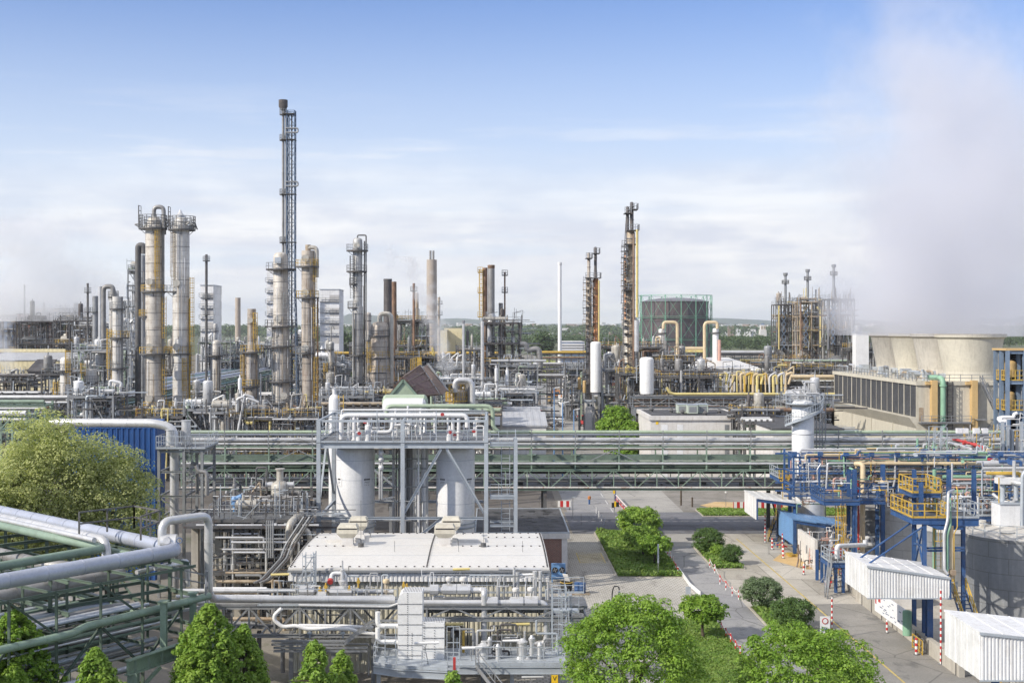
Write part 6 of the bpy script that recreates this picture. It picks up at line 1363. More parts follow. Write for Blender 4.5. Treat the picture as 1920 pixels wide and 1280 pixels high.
b = thing('green_filter', 'green upright filter drum on the plinth under the big canopy', 'drum', (GX(1701,97),97,.75)); m = MB(); m.vessel((GX(1701,97),97,.76),.34,1.9,16); m.build('shell', 'green_light', b)
# pipe rack along the back of the blue area
t = thing('blue_pipe_rack', 'long blue rack of green and beige pipes in front of the pipe bridge', 'pipe rack', (GX(1700,128),128,0))
Yr = 128.; a, b_ = GX(1470,Yr), GX(1990,Yr)
m = MB()
for i in range(12):
    x = GX(1488,Yr)+i*2.45*1.05
    for yy in (Yr,Yr+4): m.bar((x,yy,.4 if i > 3 and i % 2 else GZ(932,Yr)),(x,yy,GZ(848,Yr)),.18)
    for y in (855,886,912,928): m.bar((x,Yr-.4,GZ(y,Yr)),(x,Yr+4.4,GZ(y,Yr)),.12,.18)
    m.box(x-.25,x+.25,Yr-.4,Yr-.2,GZ(855,Yr),GZ(846,Yr))
for y in (857,887,913,929):
    for yy in (Yr,Yr+4): m.bar((a,yy,GZ(y,Yr)),(b_,yy,GZ(y,Yr)),.1,.15)
m.build('steel_frame', 'blue', t)
for y, dy, d, mt, xa_, xb2 in ((848.5,.1,.17,'green_light',1583,1852),(846,1.2,.12,'silver',1500,1990),(857,1.,.12,'silver',1500,1990),(853,2.2,.2,'silver',1500,1990),(868.5,-.35,.34,'beige_pipe',1603,1846),(864.5,.6,.2,'beige_pipe',1595,1700),(880,.2,.14,'green_light',1600,1990),(883,1.,.18,'silver',1500,1990),
        (893.5,-.3,.36,'green_light',1768,1990),(898.5,-.9,.2,'pink_pipe',1776,1872),(907,1,.2,'galv',1600,1990),(915,0,.2,'copper_brown',1760,1990),(920.5,-.5,.26,'green_light',1782,1890),(924,.4,.16,'silver',1500,1990),(901,1.4,.22,'silver',1520,1990),(889,2.4,.16,'silver_dull',1500,1990),(874,1.6,.16,'galv_light',1520,1990),(937,1,.2,'silver',1560,1990)):
    pp(t,[(xa_,y),(xb2,y)],d,mt,Yr+dy,10,3.)
pp(t,[(1603,869,127.6),(1618,869.5,127),(1617,1034,126)],.5,'beige_pipe',n=14,seam=3,bend=.4); pp(t,[(1595,864,128.5),(1605,868,128.5),(1605,905,128.5)],.26,'beige_pipe'); pp(t,[(1582,848),(1583,880),(1584,905)],.18,'green_light',127.8)
pp(t,[(1593,877,124),(1600,880,123.6),(1599,1035,123)],.22,'green_light',n=10,bend=.3); pp(t,[(1609,900),(1610,1030)],.2,'red',125.5); pp(t,[(1549,915,124),(1552,868,124),(1600,868,124)],.18,'silver'); pp(t,[(1516,895,126),(1516,868,126),(1540,868,126),(1532,880,126),(1533,900,126)],.12,'silver')
clutter(t,1490,1850,840,945,127,133,250,401,BM+['blue','steel_dark'],.2)
# platforms on the left part
t = thing('blue_platform', 'blue railed platform on a thick blue column behind the green and beige upright pipes', 'platform', (GX(1600,122),122,0))
plat(t,1545,1612,939,121,5,rail='blue',bh=.4); plat(t,1612,1660,937,122.5,4,rail='blue',bh=.4); cols(t,[(1602,121.6,880,None),(1592,124,880,None),(1655,126,870,None)],w=.38)
clutter(t,1545,1665,890,940,121.5,126,26,402,BM); clutter(t,1545,1600,945,1040,122,128,22,403,['galv_dark','rust_light','silver','yellow','galv'],.12,.7)
m = MB(); m.ladder(GX(1574,122),121.5,.5,GZ(940,122),.5,(0,-1)); m.ladder(GX(1570,125),124.5,.5,GZ(940,122),.6,(0,-1)); m.build('ladder', 'yellow', t)
t = thing('blue_platform', 'blue platform around the tall silo with a yellow cage at its left end', 'platform', (GX(1490,138),138,0))
plat(t,1461,1520,897,142.1,4.8,rail='galv_light',bh=.4); cols(t,[(1481,142.3,846,None),(1530,147.2,850,None)],w=.36); m = MB(); m.rail([(GX(1461,142),142.,GZ(897,142)),(GX(1480,142),142.,GZ(897,142))],1.15,.35,.08); m.bar(W(1463,900,142),W(1480,918,142),.14); m.ladder(GX(1472,142),141.9,GZ(950,142),GZ(890,142),.6,(0,-1)); m.build('cage', 'yellow', t)
clutter(t,1480,1550,845,895,141,144,26,404,BM)
t = thing('tank_platform', 'blue platform running behind the tank roofs with grey and yellow rails', 'platform', (GX(1830,110),110,0))
plat(t,1765,1880,968,108,4,rail='galv_light',bh=.4); plat(t,1640,1712,935,131,4,rail='blue',bh=.5); cols(t,[(1826,110,900,None),(1868,110,900,None),(1779,110,900,None),(1690,131.2,880,None),(1645,131.2,880,None)],w=.35)
clutter(t,1765,1900,905,965,108,114,80,405,BM,.16); clutter(t,1650,1712,905,952,126,131,30,406,BM,.14,.5)
m = MB(); m.box(GX(1782,107),GX(1812,107),107,107.1,GZ(965,107),GZ(951,107)); m.build('panel', 'vessel_grey', t)
# grey header manifold at right edge
t = thing('header_rack', 'bundle of fat silver headers and grey posts above the biggest tank', 'pipe rack', (GX(1890,108),108,0))
for y, Y, d, mt in ((869,110,.5,'silver'),(878,109,.3,'silver'),(872,112,.45,'silver_dull'),(884,112,.25,'silver'),(893,113,.3,'galv_light')): pp(t,[(1842,y),(2000,y-1)],d,mt,Y,14,2)
pp(t,[(1845,874,116),(1872,892,109),(1905,905,106),(1990,915,104)],.4,'silver',n=14,seam=2); pp(t,[(1880,895,107),(1880,945,107)],.42,'galv_light',n=12); pp(t,[(1905,902,106.6),(1905,945,106.6)],.36,'galv_light'); pp(t,[(1925,880),(1917,890),(1916,985)],.3,'galv_light',104)
for x in (1880,1905): m = MB(); X = GX(x,107); m.box(X-.5,X+.5,106.5,107.5,GZ(906,107),GZ(895,107)); m.build('junction_box', 'vessel_grey', t)
pp(t,[(1862,926,108),(1880,940,107),(1900,942,106.5),(1905,935,106)],.28,'silver'); pp(t,[(1873,895),(1873,945)],.1,'yellow',106)
clutter(t,1830,1990,862,945,107,114,46,407,['silver','silver','galv_light','blue','yellow','green_light','silver_dull'],.3)
# mid equipment row between bridge and blue rack at right, incl. red line
t = thing('grey_scaffold', 'square light grey scaffold tower in front of the cooling tower pipes', 'scaffold', (GX(1763,140),140,0))
m = MB(); xa, xb2 = GX(1751,140), GX(1776,140)
for x in (xa,(xa+xb2)/2,xb2):
    for y in (140.,141.6): m.bar((x,y,4),(x,y,GZ(802,140)),.09)
for i in range(14): z = 6+i*.55; m.bar((xa,140,z),(xb2,140,z),.06); m.bar((xa,141.6,z),(xb2,141.6,z),.06)
for i in range(5): z = 6+i*1.5; m.bar((xa,139.97,z),(xb2,139.97,z+1.5),.06)
m.build('frame', 'galv_light', t)
t = thing('red_line', 'bright red fire water pipe stepping down towards the right', 'pipe', (GX(1820,136),136,0))
pp(t,[(1788,823,142),(1800,826,140),(1845,838,134),(1845,858,134),(1853,861,132),(1872,865,129)],.32,'red',n=10,bend=.3)
for x, y in ((1808,829),(1828,834),(1860,861)): m = MB(); c = W(x,y,137 if x < 1850 else 131); m.cyl(c-Vector((.15,0,0)),c+Vector((.15,0,0)),.26,n=10); m.build('flange', 'red', t)
t = thing('pipe_bundle', 'white and silver pipes running beside the red line', 'pipe', (GX(1800,137),137,0))
pp(t,[(1780,830,142),(1822,842,136),(1822,870,136)],.4,'silver',seam=2); pp(t,[(1800,834,143),(1852,840,136),(1856,860,136)],.28,'silver'); clutter(t,1690,1860,818,848,137,144,36,408,['silver','silver_dull','galv','green_light','galv_light'],.25); clutter(t,1795,1870,795,846,139,144,16,409,['yellow','yellow','galv_light','silver'],.1,.8)
for x, Y in ((1800,138),(1811,138),(1832,137),(1848,137)): m = MB(); X = GX(x,Y); m.box(X-.3,X+.3,Y,Y+.5,GZ(812,Y),GZ(803,Y)); m.build('cabinet', 'vessel_grey', t)
# loading bay machinery between the canopies
t = thing('pump_bay', 'crowded valve and hose bay under the blue canopy', 'pipework', (GX(1530,130),130,0))
clutter(t,1495,1560,990,1075,127,134,70,410,['silver','white_pipe','rust_light','copper_brown','steel_dark','galv','steel_dark','pink_pipe'],.16,.5,.7)
clutter(t,1550,1590,1010,1100,118,126,50,411,['silver','white_pipe','rust_light','red','steel_dark','galv','blue'],.14,.6,.6)
m = MB(); X = GX(1500,133); m.box(X,X+.3,127,134,0,3.0); m.build('side_wall', 'wall_white', t)
t = thing('service_platform', 'small blue platform with stairs and grey railing between the blue and the big white canopy', 'platform', (GX(1572,117),117,0))
plat(t,1556,1585,1055,116,3,rail='galv_light',bh=.4); cols(t,[(1567,116.2,1058,None),(1581,116.2,1058,None),(1541,121,1035,None),(1532,122,1030,None),(1549,118,1050,None)],w=.26); m = MB(); m.stair((GX(1548,114),113.5,0),(GX(1560,116),116,GZ(1056,116)),.8,9,(0,1)); m.build('stairs', 'galv', t)
pp(t,[(1569,1046,117),(1569,1023,117),(1622,1021,120),(1622,1012,120)],.42,'white_pipe',n=14,bend=.4)
t = thing('access_stairs', 'dark steep stairs with yellow rail behind the tall striped pole', 'stairs', (GX(1450,146),146,0)); m = MB(); m.stair((GX(1440,144),144,0),(GX(1457,150),150,GZ(970,150)),.9,12,(1,0)); m.build('flight', 'blue', t); m = MB(); m.rail([(GX(1440,144),144,0.),(GX(1457,150),150,GZ(970,150))],1.,1.2,.06); m.build('handrail', 'yellow', t)
clutter(t,1443,1470,1015,1045,138,144,12,412,['blue','yellow','red','steel_dark'],.14)
# barriers and small things on the junction
for i, (x, y, w) in enumerate(((1058,955,.0),(1421,957,0))):
    p = G(x,y); t = thing('barrier', ('red and white barrier boards standing left of the junction','long red and white barrier behind the far white canopy')[i], 'barrier', p); L = 1.7 if i == 0 else 6.5
    m = MB(); m.box(p.x-L/2,p.x+L/2,p.y,p.y+.06,.35,1.15); m.build('board', 'red_white_x', t); m = MB()
    for s in (-1,1): m.box(p.x+s*L*.4-.06,p.x+s*L*.4+.06,p.y-.35,p.y+.35,0,.1); m.bar((p.x+s*L*.4,p.y+.09,0),(p.x+s*L*.4,p.y+.09,1.1),.06)
    m.build('foot', 'galv_dark', t)
p = G(1154,940); t = thing('height_gate', 'blue post and beam height gate under the pipe bridge', 'gate', p); m = MB(); m.bar((p.x,p.y,0),(p.x,p.y,3.2),.16); m.build('post', 'blue', t); m = MB(); m.bar((p.x-6.5,p.y,3.1),(p.x,p.y,3.1),.16,.22); m.build('beam', 'yellow_black', t)
p = G(1152,964); t = thing('traffic_light', 'yellow and black signal box on a post before the grass island', 'traffic signal', p); m = MB(); m.bar((p.x,p.y,0),(p.x,p.y,2.6),.08); m.build('post', 'galv', t); m = MB(); m.box(p.x-.35,p.x-.03,p.y-.2,p.y+.1,.9,1.5); m.box(p.x+.2,p.x+.6,p.y-.2,p.y+.1,1.0,1.6); m.build('head', 'black', t); m = MB(); m.box(p.x-.03,p.x+.2,p.y-.22,p.y+.05,1.0,1.7); m.box(p.x-.18,p.x+.1,p.y-.1,p.y+.0,2.7,3.2); m.build('panel', 'sign_yellow', t)
p = G(1158,945); q = G(1172,958); m = MB()
for z in (.35,.9): m.bar((p.x,p.y+4,z),(q.x,q.y-6,z),.09,.16)
for i in range(7): c = Vector((p.x,p.y+4,0)).lerp(Vector((q.x,q.y-6,0)), i/6); m.bar(c,c+Vector((0,0,1)),.08)
tag(m.build('barrier_rail', 'red_white'), 'diagonal red and white railing beside the junction', 'railing')
p = G(1105,945); t = thing('hydrant', 'small blue and red hydrant on the asphalt near the junction', 'hydrant', p); m = MB(); m.cyl((p.x,p.y,0),(p.x,p.y,.7),.13,n=10); m.build('post', 'blue', t); m = MB(); m.vessel((p.x,p.y,.7),.22,.45,12); m.build('head', 'orange', t)
for i, (x, y, h) in enumerate(((1277,947,3.1),(1298,950,1.3))):
    p = G(x,y); tag(MB().cyl((p.x,p.y,0),(p.x,p.y,h),.12,n=8).build('post', 'bark'), ('tall dark wooden post on the grass strip by the sand','short dark wooden post on the grass strip by the sand')[i], 'post')
p = G(1361,950); t = thing('street_lamp', 'slim lamp post behind the grass strip left of the far canopy', 'street lamp', p); m = MB(); m.bar((p.x,p.y,0),(p.x,p.y,1.8),.06); m.build('post', 'galv', t); m = MB(); m.lathe((p.x,p.y,1.8),[(0,0),(.14,.1),(.14,.25),(0,.3)],10); m.build('lamp', 'white_paint', t)
p = G(1074,976); t = thing('street_lamp', 'thin grey lamp post on the paving beside the brick building corner', 'street lamp', p); m = MB(); m.bar((p.x,p.y,0),(p.x,p.y,2.9),.06); m.build('post', 'galv', t); m = MB(); m.box(p.x-.1,p.x+.35,p.y-.08,p.y+.08,2.9,3.); m.build('lamp', 'galv_light', t)
for i in range(4):
    p = G(1118+i*5,962+i*7); t = thing('delineator', ('farthest','second','third','nearest')[i] + ' small white delineator post on the white line', 'bollard', p, 'white delineators on the asphalt'); m = MB(); m.cyl((p.x,p.y,0),(p.x,p.y,.8),.05,n=8); m.build('post', 'white_paint', t)
# ================================================================ columns, stacks and chimneys
def tower(label, x, Y, segs, plats=(), mat='clad', dome='round', man=(), ladders=(), risers=(), goose=None, cat='column', name='distillation_column', group=None, z0_=0., plate=None, railmat='galv', ringmat='galv_dark'):
    """segs: [(y_top, y_bottom or None, width px)], plats: [(y, x0, x1, railing mat)], man: [(y, dx px)], ladders: [(x, y0, y1)], risers: [(x, y0, y1, w, mat)]"""
    X = GX(x,Y); s = Y/F; t = thing(name, label, cat, (X,Y,z0_), group); pr = []
    segs = sorted(segs, key=lambda q: -q[0]); zprev = None
    for yt, yb_, w in segs:
        zb_ = (z0_ if yb_ is None else GZ(yb_,Y)); zt = GZ(yt,Y); r = w/2*s
        if pr: zb_ = pr[-1][1] + abs(pr[-1][0]-r)*.9
        pr += [(r,zb_),(r,zt)]
    r, zt = pr[-1]
    if dome == 'round': pr[-1] = (r,zt-r*.7); pr += [(r*.94,zt-r*.4),(r*.75,zt-r*.14),(r*.4,zt-r*.02),(.01,zt)]
    elif dome == 'flat': pr += [(.01,zt+.02)]
    elif dome == 'open': pr += [(r*.86,zt),(r*.84,zt-1.5),(0.01,zt-1.5)]
    MB().lathe((X,Y,0),pr,28).build('shell', mat, t)
    m = MB(); rr = segs[-1][2]/2*s
    for i, (yt, yb_, w) in enumerate(segs):
        r = w/2*s; za = z0_ if yb_ is None else GZ(yb_,Y); zt2 = GZ(yt,Y); zz = za+2.
        while zz < zt2-.8: m.lathe((X,Y,zz),[(r,-.04),(r+.05,-.03),(r+.05,.03),(r,.04)],28); zz += 3.1
    if m.v: m.build('stiffening_ring', ringmat, t)
    for p in plats:
        y, x0, x1, rm = p; z = GZ(y,Y); X0, X1 = GX(x0,Y), GX(x1,Y); rad = None
        # ring deck sized by its reach left and right of the shell
        r = next((w/2*s for yt,yb_,w in segs if yt-2 <= y and (yb_ is None or y <= yb_)), segs[-1][2]/2*s)
        cx = (X0+X1)/2; R_ = max((X1-X0)/2, .3); m = MB(); k = 16; ring = [(cx+R_*math.cos(2*math.pi*i/k), Y+R_*math.sin(2*math.pi*i/k)) for i in range(k)]
        m.prism([(a,b,z-.12) for a,b in ring],(0,0,.12)); m.lathe((cx,Y,z-.14),[(R_,-.12),(R_+.05,-.12),(R_+.05,.1),(R_,.1)],k)
        for i in range(0,k,4): a = 2*math.pi*(i+.5)/k; m.bar((X+r*.95*math.cos(a),Y+r*.95*math.sin(a),z-1.1),(cx+R_*.92*math.cos(a),Y+R_*.92*math.sin(a),z-.15),.09)
        d = m.build('platform', 'galv_dark', t); w = max(.06,.26*s*1.15)
        m = MB(); q = [Vector((a,b,z)) for a,b in ring]; m.rail(q,1.15,.9*max(1,s*7),w,closed=True,toe=False); m.build('railing', rm, d)
    for y, dx in man:
        r = next((w/2*s for yt,yb_,w in segs if yt <= y and (yb_ is None or y <= yb_)), segs[-1][2]/2*s); z = GZ(y,Y); X2 = X+dx*s; yy = Y-math.sqrt(max(.01,r*r-(dx*s)**2))
        m = MB(); m.cyl((X2,yy+.3,z),(X2,yy-.35,z),min(.55,r*.5),n=16); m.cyl((X2,yy-.35,z),(X2,yy-.43,z),min(.66,r*.6),n=16); m.build('manway', 'clad_plain', t)
    for l in ladders:
        lx, y0, y1 = l[:3]; mt = l[3] if len(l) > 3 else 'yellow'; dx = GX(lx,Y)-X; sg = 1 if dx > 0 else -1; r = max(w/2*s for _,_,w in segs)
        yy = Y - math.sqrt(max(0.05,(r+.25)**2-dx*dx)) if abs(dx) < r else Y-.3
        m = MB(); m.ladder(X+dx, yy, GZ(y1,Y), GZ(y0,Y), .7, (0,-1) if abs(dx) < r else (sg,0) if 0 else (0,-1), True, max(.07,s*.8)); m.build('ladder', mt, t)
    for q in risers:
        rx, y0, y1, w, mt = q[:5]; XX = GX(rx,Y); yy = Y - (.2 if abs(XX-X) > segs[-1][2]/2*s else segs[-1][2]/2*s+.3)
        m = MB(); m.tube([(XX,yy,GZ(y1,Y) if y1 else z0_),(XX,yy,GZ(y0,Y))], w/2*s, 8, None, 3); m.build('riser', mt, t)
    if goose:
        gx, gy, ex, ey, w, mt = goose; zt = GZ(segs[-1][0] if 0 else min(q[0] for q in segs),Y)
        pts = [(X+0*s,Y-.1,zt-.3),(X,Y-.1,GZ(gy,Y)),(GX(gx,Y),Y-.1,GZ(gy,Y)),(GX(ex,Y),Y-.1,GZ(ey,Y) if ey else z0_)]
        m = MB(); m.tube(pts,w/2*s,12,w*s*1.1,3.5); m.build('overhead_pipe', mt, t)
    rs = random.Random(int(x*7+Y))
    for i in range(7):
        a = rs.uniform(math.pi*1.05,math.pi*1.95); r = max(w/2*s for _,_,w in segs)+.18; z1_ = rs.uniform(z0_+4,GZ(segs[-1][0],Y)-1); z2_ = max(z0_+1,z1_-rs.uniform(3,14)); xx, yy = X+r*math.cos(a), Y+r*math.sin(a)
        m = MB(); m.tube([(X+r*.8*math.cos(a),Y+r*.8*math.sin(a),z1_),(xx,yy,z1_),(xx,yy,z2_)],max(.06,.3*s),6); m.build('small_pipe', rs.choice(('galv','silver_dull','rust_light','silver')), t)
    if plate: 
        m = MB(); px_, py_, w = plate; yy = Y-segs[-1][2]/2*s-.5; m.box(GX(px_,Y)-w/2*s,GX(px_,Y)+w/2*s,yy,yy+.5,GZ(py_,Y)-w/2*s,GZ(py_,Y)+w/2*s); m.build('cover_plate', 'galv_light', t)
    return t
def topkit(t, x, Y, y, n, seed, spread=12):     # rods, small pipes and vents on a column head
    rs = random.Random(seed); s = Y/F
    for i in range(n):
        xx = GX(x+rs.uniform(-spread,spread),Y); yy = Y+rs.uniform(-1,1); h = rs.uniform(4,22)*s; z = GZ(y,Y)
        m = MB(); 
        if rs.random() < .5: m.bar((xx,yy,z),(xx,yy,z+h),.09); m.bar((xx-.3,yy,z+h*.9),(xx+.3,yy,z+h*.9),.06)
        else: m.tube([(xx,yy,z),(xx,yy,z+h*.7),(xx+rs.uniform(-1.5,1.5),yy,z+h*.7),(xx+rs.uniform(-1.5,1.5),yy,z)],.13,6)
        m.build('head_pipe', rs.choice(('galv','galv_dark','silver_dull')), t)
def headrail(t, x, Y, y, r):
    s = Y/F; m = MB(); z = GZ(y,Y); k = 18; P = [Vector((GX(x,Y)+r*s*math.cos(6.2832*i/k),Y+r*s*math.sin(6.2832*i/k),z)) for i in range(k)]
    for i in range(k):
        for h in (.6,1.2,1.8,2.4): m.bar(P[i]+Vector((0,0,h)),P[(i+1)%k]+Vector((0,0,h)),.09)
        m.bar(P[i],P[i]+Vector((0,0,4.2 if i in (8,9,10) else 2.4)),.1)
    for h in (3.3,4.2): m.bar(P[8]+Vector((0,0,h)),P[10]+Vector((0,0,h)),.09)
    m.build('head_railing', 'galv_dark', t)
Yt = 240.
t = tower('left one of the two tallest twin beige columns with round railed heads', 289, Yt, [(424,None,32),(407,424,25)], [(428,261,313,'galv'),(546,265,311,'yellow'),(592,261,287,'yellow'),(662,262,320,'yellow'),(764,270,330,'yellow')], 'clad', 'round', [(529,-4),(650,-4),(746,-4)], [(299,432,540),(309,556,655),(309,672,760)], [(306,430,None,6,'silver_dull'),(276,560,660,3,'galv')], (307,388,308,440,8,'silver_dull'), group='tall twin columns')
topkit(t,286,Yt,428,22,1,22); headrail(t,286.5,Yt,428,26)
t = tower('right one of the two tallest twin beige columns, with a pointed cap', 339.5, Yt, [(424,None,31),(407,424,24)], [(430,316,366,'galv'),(546,312,344,'galv_light'),(662,320,358,'yellow'),(764,318,358,'yellow')], 'clad_light', 'round', [(531,-4),(650,-4),(746,-4)], [(350,670,752),(328,436,540,'rust_light'),(361,520,760)], [(356,560,None,3,'yellow')], None, group='tall twin columns')
X = GX(338,Yt); m = MB(); m.lathe((X,Yt,GZ(408,Yt)),[(.9,0),(.9,.3),(.5,.7),(.3,1.1),(.1,1.5),(0,1.5)],14); m.build('cap', 'silver', t); topkit(t,341,Yt,430,18,2,22); headrail(t,341,Yt,430,25)
tower('short beige column with a square box on its head left of the twin columns', 220, 232, [(556,631,18),(631,None,19.5)], [(578,206,234,'galv'),(632,206,242,'yellow'),(689,207,236,'galv'),(748,208,238,'galv')], 'clad_light', 'flat', [], [(206,616,712),(231,735,780)], [(229,556,None,5,'silver_dull')])
tower('low pale column with a yellow ladder at the far left of the tower row', 123, 225, [(669,None,20)], [(694,102,134,'galv'),(748,110,138,'galv')], 'clad_light', 'round', [], [(131,656,720),(106,715,780)])
tower('low column with a box-shaped head between two short pale columns', 171, 228, [(692,716,20),(716,None,18)], [(716,160,184,'galv'),(748,158,190,'galv')], 'clad_light', 'flat', [], [(157,680,722)])
tower('slim cream column with a cylindrical head right of the twin columns', 405, 270, [(637,None,17)], [(665,388,424,'galv'),(749,392,418,'galv')], 'clad', 'round', [], [], [(396,645,None,3,'galv'),(413,650,None,3,'galv_dark')], (392,648,392,680,4,'silver_dull'))
tower('rusty crowded column with bright yellow ladder left of the flare stack', 472, 236, [(579,659,16),(659,None,22)], [(659,451,494,'yellow'),(723,452,486,'yellow'),(783,452,494,'galv')], 'clad_rust', 'flat', [(600,0),(716,-2),(771,-2)], [(481,586,655),(456,665,780)], [(457,662,None,5,'rust_light'),(484,665,None,4,'galv'),(489,700,None,3,'silver')])
t = tower('thick two-tone column with a square plate on its domed head beneath the flare stack', 526, 238, [(473,611,27),(611,None,33)], [(504,499,555,'galv'),(611,497,554,'galv_dark'),(648,497,551,'galv'),(714,502,553,'galv'),(754,502,553,'galv'),(784,496,556,'galv_light')], 'clad', 'round', [(598,-2),(741,9)], [(538,548,600,'galv')], [(514,660,None,2.5,'galv'),(541,660,None,3,'silver_dull')], None, plate=(524,489,11))
t = tower('stained brown column with yellow ladder and a bent pipe at its top', 577.5, 236, [(470,661,24),(661,None,22)], [(499,555,598,'yellow'),(557,556,598,'yellow'),(661,555,590,'galv'),(784,545,600,'yellow')], 'clad_rust', 'flat', [(485,-3),(549,-3),(652,-3),(766,-3)], [(591,484,550),(591,570,655),(593,668,775)], [(590,500,None,4,'rust_light'),(596,560,None,3,'rusty')], (594,464,594,520,8,'clad_plain'))
m = MB(); X = GX(577.5,236); m.cyl((X,236,GZ(470,236)),(X,236,GZ(459,236)),.5,n=16); m.build('cap', 'rust_light', t)
t = tower('tall slim pale grey column with a looped pipe over its domed head', 670.5, 250, [(446,575,18),(575,None,20)], [(469,650,690,'galv'),(508,650,688,'galv'),(532,655,676,'galv'),(576,652,676,'galv_dark'),(665,656,688,'galv_dark'),(718,655,690,'galv'),(755,664,688,'galv')], 'clad_grey', 'round', [(461,0)], [(661,480,560,'galv_dark')], [(683.5,452,None,2.6,'galv_dark'),(687,470,None,2,'galv'),(664,585,None,2.5,'galv')], (686.5,441,686.5,620,2.6,'galv_dark'))
t = tower('wide rust-streaked column with a domed head and a fat bypass pipe', 712, 246, [(603,670,34),(670,697,38),(697,None,41)], [(629,692,730,'galv'),(670,690,732,'yellow'),(697,690,732,'yellow'),(743,688,734,'rust_light')], 'clad_rust', 'round', [], [(693,640,700)], [], (734,588,734,724,8.5,'clad_plain'))
tower('thin cream column with platforms far behind the wide stained one', 690, 300, [(585,None,12)], [(600,684,696,'galv'),(637,682,700,'galv')], 'clad', 'round', group=None)
tower('narrow grey column with a hooked pipe right of the stained brown column', 621, 262, [(640,700,11),(700,None,20)], [(655,612,626,'galv'),(716,612,636,'galv'),(690,614,628,'galv')], 'clad_grey', 'round', [(681,0)], [(611,680,715)], [], (625,611,627,618,2,'galv'))
tower('grey column head between the slender flare and pale tower blocks', 404, 420, [(606,None,8)], [(620,398,410,'galv')], 'clad_grey', 'round')
# dark gooseneck duct and neighbours
t = thing('gooseneck_duct', 'tall dark duct bending over like a cane left of the twin columns', 'duct', (GX(259,262),262,0)); s = 262/F
part_pipe(t,[(GX(259,262),262,0),(GX(259,262),262,GZ(460,262)),(GX(270,262),262,GZ(460,262)),(GX(270,262),262,GZ(476,262))],5.5*s,'galv_dark',16,6,bend=1.1)
t = thing('gooseneck_duct', 'silver pipe arching over at the head of the short column group on the left', 'duct', (GX(193,262),262,0))
part_pipe(t,[(GX(194,262),262,0),(GX(194,262),262,GZ(537,262)),(GX(212,262),262,GZ(537,262)),(GX(212,262),262,GZ(552,262))],.5,'silver_dull',16,4,bend=1.5); part_pipe(t,[(GX(188,262),262,0),(GX(188,262),262,GZ(537,262))],.4,'silver',12,4)
tower('pale vessel standing under the silver arched pipe', 212, 266, [(545,None,15)], [(556,203,222,'galv')], 'clad_grey', 'round')
tower('grey column half hidden behind the left twin column', 268, 275, [(478,None,11)], [(530,262,276,'galv')], 'galv', 'flat', cat='column')
def stack(label, x, Y, yt, yb_, w, mat, top=None, rings=(), w2=None, grp=None, name='smoke_stack', cat='stack', kit=0, z0_=0, n=20):
    s = Y/F; X = GX(x,Y); zt = GZ(yt,Y); zb_ = z0_; r = w/2*s; r2 = (w2 or w)/2*s; t = thing(name, label, cat, (X,Y,zb_), grp)
    MB().lathe((X,Y,0),[(r2,zb_),(r,zt),(r*.82,zt),(r*.8,zt-2),(0.01,zt-2)],n).build('shaft', mat, t)
    for y in rings:
        z = GZ(y,Y); q = r+(r2-r)*((zt-z)/max(1,zt-zb_)); m = MB(); m.lathe((X,Y,z),[(q,-.12),(q+.9*max(.5,s*6)*.8,-.12),(q+.9*max(.5,s*6)*.8,.08),(q,.08)],n); p = m.build('platform', 'galv_dark', t)
        k = 10; R_ = q+.9*max(.5,s*6)*.75; m = MB(); m.rail([Vector((X+R_*math.cos(6.283*i/k),Y+R_*math.sin(6.283*i/k),z)) for i in range(k)],1.1,2,max(.07,.3*s),closed=True,toe=False); m.build('railing', 'galv', p)
    if top: yy, ww, mt = top; MB().lathe((X,Y,0),[(ww*.7/2*s,GZ(yy,Y)-.5),(ww/2*s,GZ(yy,Y)),(ww/2*s,zt+.02),(ww*.4*s,zt+.02),(ww*.4*s,zt-.5),(.01,zt-.5)],n).build('head', mt, t)
    return t
# flare stack with lattice mast
Yl = 250.; s = Yl/F; t = stack('tallest slim flare pipe with a rusty crown and blue lattice mast', 531, Yl, 188, None, 5, 'silver_dull', (200,17,'sooty'), (215,263,365,455), name='flare_stack', cat='flare stack')
part_pipe(t,[(GX(536,Yl),Yl,0),(GX(536,Yl),Yl,GZ(208,Yl))],1.5*s,'silver_dull',8,5)
m = MB(); m.lathe((GX(531,Yl),Yl,0),[(3.5*s,GZ(208,Yl)),(5*s,GZ(206,Yl)),(6*s,GZ(203,Yl)),(5*s,GZ(201,Yl))],16); m.box(GX(531,Yl),GX(553,Yl),Yl-1.2,Yl+1.2,GZ(215,Yl),GZ(214,Yl)); m.build('head_platform', 'galv_dark', t)
m = MB()
zl = [(0,8.5),(GZ(640,Yl),10.5),(GZ(540,Yl),8.3),(GZ(208,Yl),8.3)]
def mast_w(z):
    z1 = GZ(540,Yl); return 8.3 if z > z1 else 8.3+(z1-z)/z1*9
zz = 0.
while zz < GZ(209,Yl)-.1:
    dz = 1.9 if zz > 8 else 2.6; za, zb2 = zz, min(GZ(208,Yl),zz+dz); cx = GX(546,Yl)
    ca = [(cx+sx*mast_w(za)*s*.9, Yl+sy*mast_w(za)*s*.9) for sx,sy in ((-1,-1),(1,-1),(1,1),(-1,1))]; cb_ = [(cx+sx*mast_w(zb2)*s*.9, Yl+sy*mast_w(zb2)*s*.9) for sx,sy in ((-1,-1),(1,-1),(1,1),(-1,1))]
    for i in range(4):
        j = (i+1) % 4; m.bar((*ca[i],za),(*cb_[i],zb2),.18); m.bar((*ca[i],za),(*cb_[j],zb2),.09) if int(zz/1.9) % 2 else m.bar((*ca[j],za),(*cb_[i],zb2),.09); m.bar((*cb_[i],zb2),(*cb_[j],zb2),.08)
    zz = zb2
m.build('lattice_mast', 'mast_blue' if 'mast_blue' in M else 'far_blue', t)
